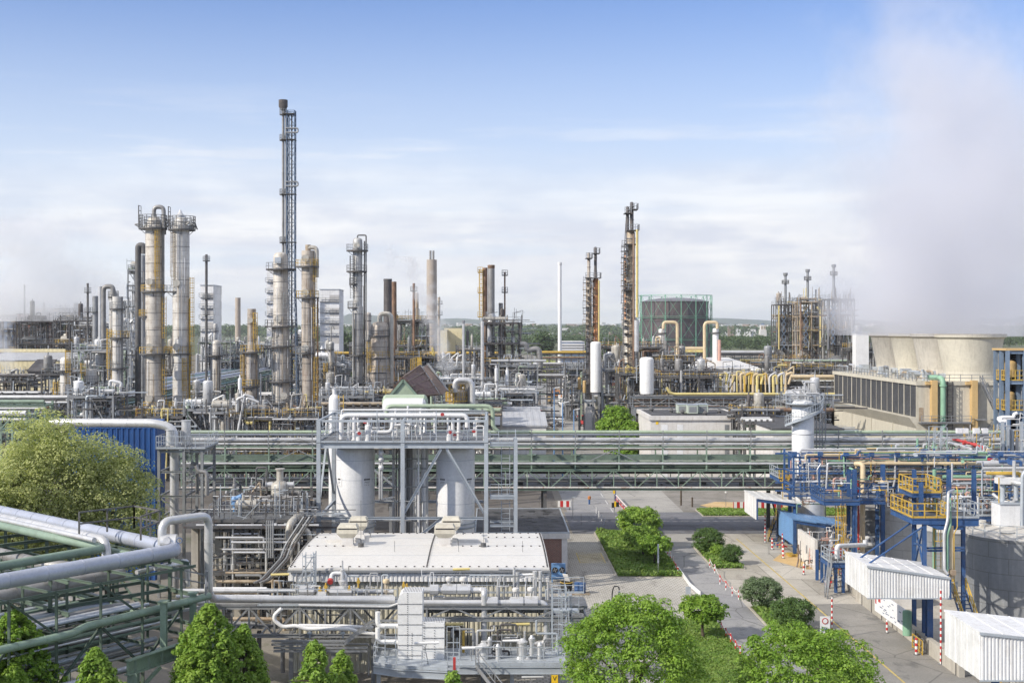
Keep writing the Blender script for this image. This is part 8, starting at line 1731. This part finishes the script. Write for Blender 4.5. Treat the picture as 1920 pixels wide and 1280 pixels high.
part_pipe(t,[(X,190,GZ(732,190)),(X,190,GZ(716,190)),(GX(880,190),190,GZ(716,190)),(GX(880,190),190,0)],.72,'silver_dull',16,1.5,bend=1.3); part_pipe(t,[(GX(853,188),188,GZ(735,188)),(GX(853,188),188,GZ(712,188)),(GX(886,188),188,GZ(712,188)),(GX(886,188),188,2)],.4,'silver',14,bend=1.2)
m = MB(); k = 12; m.rail([Vector((X+1.7*math.cos(6.283*i/k),190+1.7*math.sin(6.283*i/k),GZ(752,190))) for i in range(k)],1.4,.5,.07,closed=True); m.ladder(X-.8,188.2,GZ(770,190),GZ(725,190),.6,(0,-1),True,.09); m.rail([Vector((X+1.2*math.cos(6.283*i/k),190+1.2*math.sin(6.283*i/k),GZ(738,190))) for i in range(k)],1.4,.5,.07,closed=True); m.build('cage', 'yellow', t)
t = thing('white_vessel', 'small white upright vessel with a neck beside the front left of the frame deck', 'vessel', (GX(627,135),135,0)); X = GX(627,135); m = MB(); m.lathe((X,135,0),[(.6,4),(.6,GZ(748,135)),(.45,GZ(742,135)),(.22,GZ(739,135)),(.22,GZ(728,135)),(.3,GZ(728,135)),(0,GZ(727,135))],18); m.build('shell', 'white_pipe', t); m = MB(); m.ladder(GX(640,135),134.7,GZ(790,135),GZ(740,135),.5,(0,-1),True,.08); m.build('ladder', 'yellow', t)
t = thing('scrubber_drum', 'beige flat-headed drum on the braced structure by the street', 'drum', (GX(977,232),232,0)); z = GZ(735,232); m = MB(); m.vessel((GX(977,232),232,z),.85,GZ(701,232)-z,20); m.build('shell', 'clad_plain', t)
t = thing('elbow_duct', 'fat silver elbow duct dropping beside the furnace structure', 'duct', (GX(1012,262),262,0)); part_pipe(t,[(GX(975,262),262,GZ(645,262)),(GX(986,262),262,GZ(645,262)),(GX(988,262),262,GZ(658,262)),(GX(1010,262),262,GZ(652,262)),(GX(1014,262),262,GZ(690,262)),(GX(996,262),262,GZ(706,262)),(GX(990,262),262,2)],.6,'silver_dull',14,1.5,bend=1.)
# yellow goosenecks in front of the gas holder
for i, (xa, xb_, yt, ye, w, vx, vw, vy) in enumerate(((1270,1244,604,668,6,1242,13,616),(1321,1345,604,668,6,1343,12,615),(1230,1237,632,678,3.5,1236,11,636))):
    Y = 335-i*8; s = Y/F; t = thing('yellow_gooseneck', ('yellow arched pipe before the middle of the gas holder','yellow arched pipe before the right edge of the gas holder','smaller yellow arched pipe left of the gas holder middle')[i], 'pipe', (GX(xa,Y),Y,0), 'yellow arched pipes')
    part_pipe(t,[(GX(xa,Y),Y,0),(GX(xa,Y),Y,GZ(yt,Y)),(GX(xb_,Y),Y,GZ(yt,Y)),(GX(xb_,Y),Y,GZ(yt+12,Y))],w/2*s,'beige_pipe',14,4,bend=w*s*1.3)
    q = thing('pale_column', ('pale column under the left end of the first yellow arch','white column with a dark collar under the second yellow arch','pale drum beside the smallest yellow arch')[i], 'column', (GX(vx,Y),Y+1,0)); m = MB(); m.vessel((GX(vx,Y),Y+1,0),vw/2*s,GZ(vy,Y),20); m.build('shell', 'clad_light' if i != 1 else 'white_paint', q); m = MB(); m.lathe((GX(vx,Y),Y+1,GZ(vy+9,Y)),[(vw*.5*s,-.15),(vw*.8*s,-.15),(vw*.8*s,.2),(vw*.5*s,.2)],16); m.build('platform', 'galv_dark', q)
    if i < 2: part_pipe(q,[(GX(vx+6,Y),Y,0),(GX(vx+6,Y),Y,GZ(vy+22,Y))],.4,'pink_pipe' if i else 'silver_dull',10)
t = thing('yellow_duct', 'horizontal yellow duct pair between the two yellow arches', 'duct', (GX(1295,332),332,0)); part_pipe(t,[(GX(1272,332),332,GZ(653,332)),(GX(1320,332),332,GZ(653,332))],.45,'beige_pipe',12,3); part_pipe(t,[(GX(1272,332),332,GZ(658,332)),(GX(1320,332),332,GZ(658,332))],.35,'yellow_pale',12,3)
# yellow manifold, long yellow pipe on its truss
t = unit('manifold_rack', 'rack of many looped yellow pipes in front of the long white hall', 'pipe manifold', 1346, 1482, 705, 262, 8, 2, 731, frame='galv_dark', pm=['yellow_pale','beige_pipe','yellow_pale','silver','galv_dark'], npipe=30, ndrum=2, over=1)
for i in range(17):
    x = 1350+i*7.6; rs = random.Random(i+11); part_pipe(t,[(GX(x,261),261-rs.random(),GZ(735,261)),(GX(x,261),260.5,GZ(698+rs.uniform(-3,8),261)),(GX(x+rs.uniform(5,14),261),260.5,GZ(698+rs.uniform(-2,6),261)),(GX(x+rs.uniform(5,14),261),260.5,GZ(720,261))],rs.choice((.14,.2,.28)),rs.choice(('yellow_pale','yellow_pale','beige_pipe','silver','yellow')),8,bend=.5)
Yq = 232.; t = thing('truss_rack', 'grey truss carrying one long pale yellow pipe in front of the manifold', 'pipe rack', (GX(1380,Yq),Yq,0)); m = MB()
for yy in (Yq,Yq+4): truss(m,GX(1186,Yq),GX(1562,Yq),yy,GZ(764,Yq),GZ(745,Yq),3.2,.16,True,.24)
for x in (1190,1290,1390,1490): m.bar((GX(x,Yq),Yq,0),(GX(x,Yq),Yq,GZ(764,Yq)),.4); m.bar((GX(x,Yq),Yq+4,0),(GX(x,Yq),Yq+4,GZ(764,Yq)),.4)
m.build('steel_frame', 'galv', t); pp(t,[(1250,726,Yq-.3),(1256,736,Yq-.3),(1264,738.5,Yq-.3),(1565,738.5,Yq-.3)],.5,'yellow_pale',n=12,seam=4,bend=.8); pp(t,[(1482,706),(1565,706)],.8,'beige_pipe',258,14,4)
for k, (y, d, mt) in enumerate(((742,.3,'silver_dull'),(750,.25,'rusty'),(756,.3,'silver_dull'),(762,.35,'rusty'),(746,.3,'galv_dark'))): pp(t,[(1190,y),(1562,y)],d,mt,Yq+.6+k*.7,8,4)
# distant horizontal racks: (x0, x1, y, Y, [(dy px, depth off, d, mat)])
def hrack(label, x0, x1, y, Y, pipes, legs=22, frame='galv_dark', w=3.5):
    t = thing('pipe_rack', label, 'pipe rack', (GX((x0+x1)/2,Y),Y,0)); m = MB(); z = GZ(y,Y); n = max(1,round((x1-x0)/legs)); lo = z-2.4
    for i in range(n+1):
        x = GX(x0+(x1-x0)*i/n,Y)
        for yy in (Y,Y+w): m.bar((x,yy,0),(x,yy,z+.3),.3)
        for q in (z-.3,lo): m.bar((x,Y,q),(x,Y+w,q),.25)
        if i < n and i % 2: x2 = GX(x0+(x1-x0)*(i+1)/n,Y); m.bar((x,Y,lo),(x2,Y,z-.3),.16)
    for q in (z-.35,lo-.05):
        for yy in (Y,Y+w): m.bar((GX(x0,Y),yy,q),(GX(x1,Y),yy,q),.2,.3)
    m.build('steel_frame', frame, t)
    for dy, off, d, mt in pipes: m = MB(); m.tube([(GX(x0,Y),Y+off,z-dy*Y/F),(GX(x1,Y),Y+off,z-dy*Y/F)],d/2,8,None,4); m.build('pipe', mt, t)
def rp(seed, n=7, w=3.5, deep=24):
    rs = random.Random(seed); return [(rs.choice((-2,-1.5,0,8,9,7))*1.+rs.uniform(-1,1), rs.uniform(-.2,w), rs.choice((.25,.35,.5,.7)), rs.choice(('silver','silver_dull','silver','rusty','rust_light','galv','white_pipe','green_sage'))) for _ in range(n)]
hrack('far rack with a bright yellow pipe running from the columns to the furnace stacks', 600, 935, 664, 470, [(-2.5,-.4,.95,'yellow'),(3,1,.5,'rusty')]+rp(1), 20); hrack('far rack with a yellow pipe crossing behind the street', 1016, 1100, 662, 480, [(-2,-.4,.9,'yellow'),(8,-.2,.6,'rusty')]+rp(2), 14)
hrack('tiered rack with rusty pipes crossing behind the street below the yellow pipe', 1000, 1105, 684, 400, rp(3,12), 14); hrack('thin pipe gantry over the far street', 960, 1110, 706, 330, rp(4,4), 40)
hrack('silver pipe rack between the gas holder and the three furnaces', 1344, 1460, 662, 480, [(-2,-.4,1.2,'silver'),(0,1,1.,'silver'),(3,0,.6,'silver_dull')]+rp(5), 16); hrack('dark rack sloping past the feet of the furnaces', 1425, 1620, 678, 350, rp(6,12), 16); hrack('crowded rack in front of the furnace feet', 1480, 1600, 716, 262, rp(7,12), 14)
hrack('brown pipe rack behind the truss with the yellow pipe', 1395, 1562, 768, 215, [(0,0,.7,'rusty'),(4,1,.6,'rusty')]+rp(8,10), 18); hrack('crowded low rack left of the twin columns', -20, 190, 738, 240, rp(9,14), 24); hrack('silver pipe rack at the far left in front of the yellow hall', -20, 130, 745, 222, [(-1,0,.6,'silver'),(-2,1,.4,'silver_dull')]+rp(10,8), 26)
hrack('green pipe rack left of the poplars in the middle distance', -30, 84, 757, 200, [(-4.5,-.3,.6,'green'),(3,0,.4,'green_sage')]+rp(11,6), 30,'green'); hrack('low rack with a grey-white pipe beneath the green one at far left', -30, 50, 776, 175, [(-2,-.2,.7,'white_pipe'),(5,0,.4,'green')]+rp(12,6), 30,'green')
hrack('crowded rack between the twin columns and the rusty yellow-laddered column', 345, 455, 766, 215, rp(13,12), 16); hrack('crowded rack crossing behind the flare column feet', 440, 600, 742, 262, rp(14,12), 16); hrack('rack right of the slim grey column feet', 600, 740, 760, 200, rp(15,12), 16); hrack('rack seen above the vessel frame deck', 780, 940, 770, 185, rp(16,10), 18); hrack('rack left of the long white hall', 1200, 1310, 705, 290, rp(17,10), 14); hrack('rusty rack in the shadow right of the white flat building', 1395, 1450, 790, 190, rp(18,10), 12)
# racks running away from the camera (silver blue pipes seen as diagonals on the left)
t = thing('long_pipe_rack', 'long receding rack of blue green and silver pipes crossing the left half diagonally', 'pipe rack', (-87,300,0)); m = MB()
for i in range(34):
    y = 196+i*12
    for x in (-90,-82,-75): m.bar((x,y,0),(x,y,9.9),.3)
    m.bar((-90,y,9.1),(-75,y,9.1),.3); m.bar((-90,y,6.9),(-75,y,6.9),.3)
    if i % 3 == 0: m.bar((-82,y,6.9),(-82,y+12,9.1),.16)
for x in (-90,-82,-75): m.bar((x,196,9.1),(x,592,9.1),.25); m.bar((x,196,6.9),(x,592,6.9),.25)
m.build('steel_frame', 'green', t)
for i, (x, z, d, mt) in enumerate(((-100,8.5,1.1,'silver_blue'),(-98.2,8.3,.7,'teal'),(-96.8,8.2,.5,'silver'),(-95.4,8.3,.8,'teal'),(-93.8,8.5,.9,'silver'),(-92,8.2,.5,'silver_dull'),(-90.4,8.3,.8,'green_sage'),(-88.4,8.5,1.,'silver_blue'),(-86.8,8.2,.5,'silver'),(-99,6,.6,'teal'),(-96,6,.6,'silver'),(-93,6,.6,'teal'),(-90,6,.7,'green'),(-87,6,.6,'silver'),(-85.8,7,.5,'teal'))): part_pipe(t,[(x+11,196,z+1.5),(x+11,592,z+1.5)],d/2,mt,10,8)
# ================================================================ crowded plant units between the columns
U = [ # x0,x1,ytop,Y,depth,levels,seed, colour set, label
 (244,345,655,430,10,2,51,0,'low distant structure between the feet of the twin columns'),(436,520,650,440,10,2,52,1,'distant structure left of the flare column'),(515,605,662,400,10,2,53,2,'distant structure behind the flare lattice'),(655,738,648,430,10,3,54,0,'dark distant structure behind the pale slim column'),(555,645,676,330,8,2,55,1,'low pipe structure behind the hooked narrow column'),
 (855,908,655,420,10,2,56,0,'distant dark structure left of the furnace stacks'),(1150,1240,655,430,10,2,57,2,'distant structure at the foot of the gas holder'),(-20,60,622,450,12,3,58,0,'dark misty structure at the left picture edge'),(95,245,628,470,12,3,59,0,'long dark misty structure behind the pale columns'),(60,112,585,420,12,4,60,0,'tall dark furnace block with drums beside the red block'),(1400,1470,684,330,8,2,61,2,'brown pipes left of the furnace feet'),(240,262,505,300,6,8,62,1,'thin ladder tower behind the dark bent duct'),(15,62,606,400,10,3,63,0,'dark pipe tower group left of the tall furnace block'),(112,160,585,390,10,5,64,0,'high dark structure with drums before the thin platform stack'),(140,245,668,290,8,3,65,1,'silver railed structure behind the short pale columns'),
 (-10,52,714,250,10,2,1,0,'dark pipe-filled structure below the yellow hall at the far left'),(78,118,700,240,8,3,2,0,'railed structure between the far left shelter and the low pale column'),(135,205,655,252,12,5,3,1,'tall railed platform stack between the low columns'),
 (30,105,602,380,14,4,4,0,'dark furnace-like structure under the left steam cloud'),(100,160,600,360,12,4,5,0,'dark structure with drums right of the red block'),(150,200,612,330,10,4,6,0,'structure behind the silver arched pipe'),(226,262,572,330,10,6,7,1,'narrow tall scaffold structure left of the twin columns'),(128,212,742,206,8,2,8,1,'low structure at the feet of the pale columns'),
 (352,395,745,262,8,2,9,1,'grey structure right of the right twin column'),(372,432,640,430,12,3,10,1,'structure with small pale drums behind the slim cream column'),(405,470,664,440,8,3,11,1,'box-like dark structure left of the rusty column'),(345,400,766,200,8,2,12,1,'low white piped structure before the twin column feet'),
 (395,460,772,192,8,2,13,1,'low structure with flat tank left of the rusty column foot'),(555,570,640,262,6,5,14,1,'narrow ladder structure behind the stained column'),(600,662,690,262,10,3,15,1,'structure around the hooked narrow column'),(600,700,742,212,8,2,16,1,'low silver piped structure right of the stained column foot'),
 (742,800,600,330,12,4,17,2,'smoky structure with drums behind the wide stained column'),(735,815,668,290,10,3,18,2,'yellow touched structure in the steam right of the wide column'),(800,870,690,290,12,2,19,1,'dark deck structure left of the upright silver pipe'),(815,905,716,240,10,3,20,1,'grey crowded structure around the rusty domed vessel'),
 (905,976,604,262,12,6,21,0,'tall dark steel furnace structure below the pair of rusty stacks'),(935,1008,684,250,10,4,22,1,'crowded structure with tanks at the left of the street'),(900,1006,738,226,9,2,23,1,'X-braced steel deck structure by the street'),(880,940,752,205,8,2,24,1,'low structure behind the green pipe bend'),
 (1126,1166,650,300,10,3,25,2,'dark structure between the two rusty clusters'),(1128,1168,690,262,8,3,26,1,'structure with white beam right of the narrow white tank'),(1194,1240,650,310,10,3,27,2,'yellow piped structure beside the wide white tank'),(1236,1302,676,285,10,2,28,2,'drums and valves deck before the yellow arches'),
 (1160,1200,700,250,6,3,29,2,'rusty base structure of the tall cluster'),(1240,1345,706,255,8,2,30,2,'mixed yellow and silver pipe structure left of the manifold'),(1480,1562,690,300,12,2,31,2,'low brown pipe field before the furnaces'),(1400,1562,716,275,10,2,32,2,'brown and silver pipe structure right of the manifold'),
 (1385,1450,776,200,8,2,33,0,'dark shaded structure right of the flat white building'),(1475,1562,752,215,8,2,34,1,'grey piping structure behind the silo head'),(1600,1640,652,330,10,2,35,2,'small structure below the plain white cube'),(1060,1100,690,330,8,3,36,1,'stair tower structure beyond the street'),
 (690,740,742,222,6,2,37,2,'rusty base structure around the wide stained column'),(430,520,782,182,6,2,38,2,'low yellow railed deck before the rusty column'),(530,600,780,180,6,2,39,2,'low yellow railed deck before the stained brown column'),(255,345,780,200,8,2,40,2,'yellow railed deck round the twin column feet')]
PS = [['galv_dark','silver_dull','galv','steel_dark','silver','rust_light'],['silver','silver_dull','galv_light','white_pipe','galv','silver','green_sage'],['rust_light','yellow_pale','silver_dull','rusty','galv','silver','galv_dark','steel_dark','silver_dull']]
for x0, x1, yt, Y, d, lv, sd_, cs, lab in U:
    big = (x1-x0) > 60
    unit('process_unit', lab, 'process plant', x0, x1, yt, Y, d, lv, sd_, frame=('steel_dark','galv','rust_light')[cs] if cs < 2 else 'galv_dark', pm=PS[cs], ndrum=5 if big else 3, nves=7 if big else 4, npipe=44 if big else 30, bay=4 if Y < 300 else 5, rails=('galv','galv_light','yellow')[cs], vm=(['sooty','silver_dull','clad_plain'],['silver','vessel_grey','white_pipe','clad_plain'],['clad_plain','silver_dull','silver','galv'])[cs], pr=1. if Y < 300 else 1.3, group='crowded pipe structures of the plant')
# ================================================================ street life
def wheel(par, x, y, r, w=.28):
    m = MB(); m.cyl((x-w/2,y,r),(x+w/2,y,r),r,n=16); o = m.build('wheel', 'rubber', par); m = MB(); m.cyl((x-w/2-.01,y,r),(x+w/2+.01,y,r),r*.5,n=12); m.build('rim', 'galv', o)
def lorry(label, x, y, w, h, L, cab, box, top=None, cat='lorry', name='lorry'):
    p = G(x,y); t = thing(name, label, cat, p); X, Y = p.x, p.y
    m = MB(); m.prism([(X-w/2,Y,.5),(X-w/2,Y-.05,1.5),(X-w/2,Y+.25,h*.8),(X-w/2,Y+1.9,h*.82),(X-w/2,Y+1.9,.5)],(w,0,0)); m.build('cab', cab, t, bevel=.06)
    m = MB(); m.prism([(X-w*.43,Y-.07,1.5),(X+w*.43,Y-.07,1.5),(X+w*.4,Y+.17,h*.72),(X-w*.4,Y+.17,h*.72)],(0,.03,0)); m.build('windscreen', 'glass_dark', t)
    m = MB(); m.box(X-w/2,X+w/2,Y+2.05,Y+L,1.,h); m.build('body', box, t); m = MB(); m.box(X-w*.4,X+w*.4,Y+.3,Y+L,.55,.95); m.build('chassis', 'steel_dark', t); m = MB(); m.box(X-w/2-.02,X+w/2+.02,Y-.12,Y+.1,.35,.8); m.build('bumper', 'galv_dark', t)
    for s in (-1,1): MB().box(X+s*w*.36-.15,X+s*w*.36+.15,Y-.135,Y-.121,.52,.7).build('headlight', 'sign_white', t)
    for yy in (Y+.9,Y+L-2.2,Y+L-1.): wheel(t,X-w/2+.15,yy,.5); wheel(t,X+w/2-.15,yy,.5)
    if top: MB().box(X-w*.35,X+w*.35,Y+.4,Y+1.6,h*.83,h*1.04).build('roof_load', top, t)
lorry('white lorry facing the camera with an orange load on its cab roof', 1057, 763, 2.5, 3.5, 8, 'white_paint', 'canopy_white', 'orange'); lorry('yellow orange works lorry parked left of the white one', 1032, 757, 2.5, 2.9, 7, 'ochre', 'ochre', 'steel_dark'); lorry('orange lorry parked behind the yellow one', 1043, 746, 2.5, 3.1, 7, 'orange', 'rust_light')
lorry('white delivery van by the scrap heap', 1051, 797, 1.9, 1.9, 4.6, 'white_paint', 'white_paint', None, 'van', 'van'); lorry('second white van half hidden by the grey shed', 1040, 797, 1.9, 1.8, 4.6, 'vessel_grey', 'white_paint', None, 'van', 'van')
p = G(1096,799); t = thing('loader', 'red compact loader with a black cab on the street', 'loader', p); X, Y = p.x, p.y; m = MB(); m.prism([(X-.85,Y,.45),(X-.85,Y-.5,.7),(X-.85,Y+.1,1.3),(X-.85,Y+2.6,1.4),(X-.85,Y+2.6,.45)],(1.7,0,0)); m.build('body', 'red', t); m = MB(); m.box(X-.6,X+.6,Y+.9,Y+2.1,1.4,2.5); m.build('cab', 'black', t); m = MB(); m.box(X-.65,X+.65,Y+.8,Y+2.2,2.5,2.6); m.build('roof', 'red', t)
for s in (-1,1): wheel(t,X+s*.85,Y+.4,.45); wheel(t,X+s*.85,Y+2.2,.45)
p = G(1010,784); t = thing('access_platform', 'red scissor lift machine at the left of the street', 'lift', p); X, Y = p.x, p.y; m = MB(); m.box(X-1.4,X+1.4,Y,Y+1.6,.5,1.2); m.build('base', 'red', t); m = MB(); m.bar((X-1,Y+.5,1.2),(X+1,Y+.5,2.2),.15); m.bar((X+1,Y+.5,1.2),(X-1,Y+.5,2.2),.15); m.box(X+.2,X+1.,Y+.3,Y+1.2,1.2,2.3); m.build('scissor_arm', 'red', t)
for s in (-1,1): wheel(t,X+s*1.,Y+.1,.4)
for i, (x, y, w, h, mt) in enumerate(((1062,738,4.,1.6,'blue_light'),(1077,736,3.2,3.6,'galv_blue'),(1068,744,6.,1.,'blue'),(1089,842,2.6,0,'blue'))):
    if not h: continue
    p = G(x,y); t = thing('container', ('bright blue open skip container at the end of the lorries','tall blue grey container beside the orange drums','low dark blue container behind the white lorry')[i], 'container', p); m = MB(); corr_wall(m,(p.x-w/2,p.y),(p.x+w/2,p.y),.1,h,.4,.08); m.box(p.x-w/2,p.x+w/2,p.y+.01,p.y+2.4,.1,h); m.build('body', mt, t); m = MB(); m.rail([(p.x-w/2,p.y,h),(p.x+w/2,p.y,h),(p.x+w/2,p.y+2.4,h),(p.x-w/2,p.y+2.4,h)],.06,9,.12,False,True,False); m.build('rim', mt, t)
rs = random.Random(77); kk = 0
for r_ in range(3):
    for c in range(5 if r_ < 2 else 4):
        for lv in range(2 if r_ < 2 else 1):
            p = G(1072+c*6+r_*1.,757-r_*5.); sz = 1.1; t = thing('bulk_bag', 'white bulk bag in the stacked rows beside the white lorry', 'sack', (p.x,p.y,lv*1.15), 'white bulk bags beside the lorry'); m = MB(); z = lv*1.18; a = rs.uniform(.9,1.05)
            m.lathe((p.x,p.y,z),[(.0,0),(.52*a,.03),(.66*a,.3),(.66*a,.8),(.55*a,1.05),(.2,1.13),(.0,1.14)],8); m.build('bag', 'sign_white', t)
def heap(label, x, y, w, h, n, seed, mats):
    p = G(x,y); t = thing('scrap_heap', label, 'scrap heap', p); rs = random.Random(seed)
    for mt in mats:
        m = MB()
        for i in range(n):
            a = rs.uniform(0,6.28); r = w*rs.random()*.5; z = max(.1,h*(1-r/w*1.8)*rs.random()); c = Vector((p.x+r*math.cos(a),p.y+r*math.sin(a),z)); d = Vector((rs.uniform(-1,1),rs.uniform(-1,1),rs.uniform(-.3,.3))).normalized()*rs.uniform(.4,1.3); (m.bar(c-d,c+d,rs.uniform(.05,.2)) if rs.random() < .6 else m.cb(c.x,c.y,z,rs.uniform(.2,.7),rs.uniform(.2,.7),rs.uniform(.1,.5),a))
        o = m.build('scrap', mt, t); o['kind'] = 'stuff'
heap('grey and rust coloured scrap heap left of the white van', 1034, 800, 6., 2.4, 60, 1, ('silver','copper_brown','galv')); heap('reddish pipe scrap heap beside the green tree at the street', 1116, 792, 6., 2.2, 60, 2, ('copper_brown','pink_pipe','galv')); heap('brown scrap pile in front of the green tree', 1122, 803, 5., 1.8, 50, 3, ('copper_brown','galv_dark','silver_dull'))
for i, (x, yt, yb_, Y, mt) in enumerate(((1039,727,789,225,'blue_light'),(1055,755,804,205,'blue_light'),(1076,768,805,212,'blue_light'),(1016,708,730,330,'galv_light'),(1024,718,745,300,'galv_light'))):
    X = GX(x,Y); t = thing('street_lamp', ('tallest blue lamp post, left of the street','second blue lamp post, in front of the white van','short blue lamp post in the middle of the street','pale lamp post at the far street bend','pale lamp post nearer than the one at the far bend')[i], 'street lamp', (X,Y,0)); m = MB(); m.cyl((X,Y,0),(X,Y,GZ(yt,Y)),.13 if i < 3 else .1,.08,8); m.build('post', mt, t); m = MB(); m.bar((X,Y,GZ(yt,Y)),(X+1,Y,GZ(yt,Y)+.2),.12,.1); m.build('lamp', 'sign_white', t)
p = G(1075,785); t = thing('barrier', 'red and white striped barrier across the far street', 'barrier', p); m = MB(); m.box(p.x-1.3,p.x+1.3,p.y,p.y+.06,.5,1.); m.build('board', 'red_white_x', t); m = MB(); m.box(p.x-1.2,p.x-1.1,p.y-.3,p.y+.4,0,.5); m.box(p.x+1.1,p.x+1.2,p.y-.3,p.y+.4,0,.5); m.build('foot', 'galv', t)
# ================================================================ steam
def plume(name, label, lo, hi, dens, expr, sc, col_=(.975,.98,.99), aniso=.2, thr=(.42,.62), step=1.):
    """closed volume; expr(t, pos) returns a 0..1 shape value from world position"""
    m_, t, b = newmat('steam_'+label.split()[0]+str(len(M))); t.nodes.remove(b); pos = t.nodes.new('ShaderNodeNewGeometry').outputs['Position']; sh = expr(t, pos)
    n = noise(t, pos, sc, 4, .6); v = mth(t,'SUBTRACT', mth(t,'ADD', sh, mth(t,'MULTIPLY', mth(t,'SUBTRACT', n, .5), 2.0)), thr[0]); v = mth(t,'MULTIPLY', v, 1./(thr[1]-thr[0]), clamp=True); v = mth(t,'MULTIPLY', v, mth(t,'MULTIPLY', mth(t,'MINIMUM', mth(t,'MULTIPLY', sh, 4.), 1.), dens))
    pv = t.nodes.new('ShaderNodeVolumePrincipled'); pv.inputs['Color'].default_value = (*col_,1); pv.inputs['Anisotropy'].default_value = aniso; t.links.new(v, pv.inputs['Density']); t.links.new(pv.outputs[0], t.nodes['Material Output'].inputs['Volume'])
    m_.cycles.volume_step_rate = step
    o = MB().box(lo[0],hi[0],lo[1],hi[1],lo[2],hi[2]).build(name, m_.name, None); return tag(o, label, 'steam', kind='stuff')
def line_shape(pts, r0, r1, fade=None):
    """soft tube along z: centre x, y interpolated between heights"""
    def ex(t, pos):
        sp = t.nodes.new('ShaderNodeSeparateXYZ'); t.links.new(pos, sp.inputs[0]); (xa,ya,za),(xb,yb_,zb2) = pts
        k = mth(t,'DIVIDE', mth(t,'SUBTRACT', sp.outputs[2], za), zb2-za, clamp=True); k2 = mth(t,'POWER', k, 1.4)
        cx = mth(t,'ADD', mth(t,'MULTIPLY', k2, xb-xa), xa); cy_ = mth(t,'ADD', mth(t,'MULTIPLY', k2, yb_-ya), ya); r = mth(t,'ADD', mth(t,'MULTIPLY', mth(t,'SQRT', k), r1[0]-r0[0]), r0[0]); ry = mth(t,'ADD', mth(t,'MULTIPLY', k, r1[1]-r0[1]), r0[1])
        dx = mth(t,'DIVIDE', mth(t,'SUBTRACT', sp.outputs[0], cx), r); dy = mth(t,'DIVIDE', mth(t,'SUBTRACT', sp.outputs[1], cy_), ry); d = mth(t,'SQRT', mth(t,'ADD', mth(t,'MULTIPLY', dx, dx), mth(t,'MULTIPLY', dy, dy)))
        s = mth(t,'SUBTRACT', 1.15, d, clamp=True)
        if fade: s = mth(t,'MULTIPLY', s, mth(t,'SUBTRACT', 1., mth(t,'MULTIPLY', k, fade)))
        return s
    return ex
plume('steam', 'huge pale steam plume rising from the cooling tower stacks', (38,200,22.6), (130,275,92), .10, line_shape(((80,232,21),(88,236,92)),(13,33),(31,32),.9), .05, thr=(.12,.8), col_=(.945,.952,1.))
plume('steam', 'low white steam cloud drifting over the far left structures', (-190,340,26), (-85,430,62), .05, line_shape(((-140,385,20),(-145,385,60)),(40,30),(34,30),.7), .05, thr=(.36,.52))
plume('steam', 'slanting white steam jet right of the wide stained column', (-26,228,12), (2,262,38), .32, line_shape(((-8,244,14),(-16,250,38)),(.9,.9),(4.5,4.),.6), .35, thr=(.3,.6))
plume('steam', 'thin steam wisp above the sooty grey chimney', (-32,284,34.5), (-12,296,46), .16, line_shape(((-23.2,290,34),(-22,290,46)),(.8,.8),(3.,2.),.8), .5, thr=(.3,.6))
plume('steam', 'small steam puff beside the far left rack', (-108,255,8), (-90,272,26), .2, line_shape(((-98,262,8),(-102,264,26)),(1.4,1.4),(5,4),.7), .35, thr=(.3,.6))
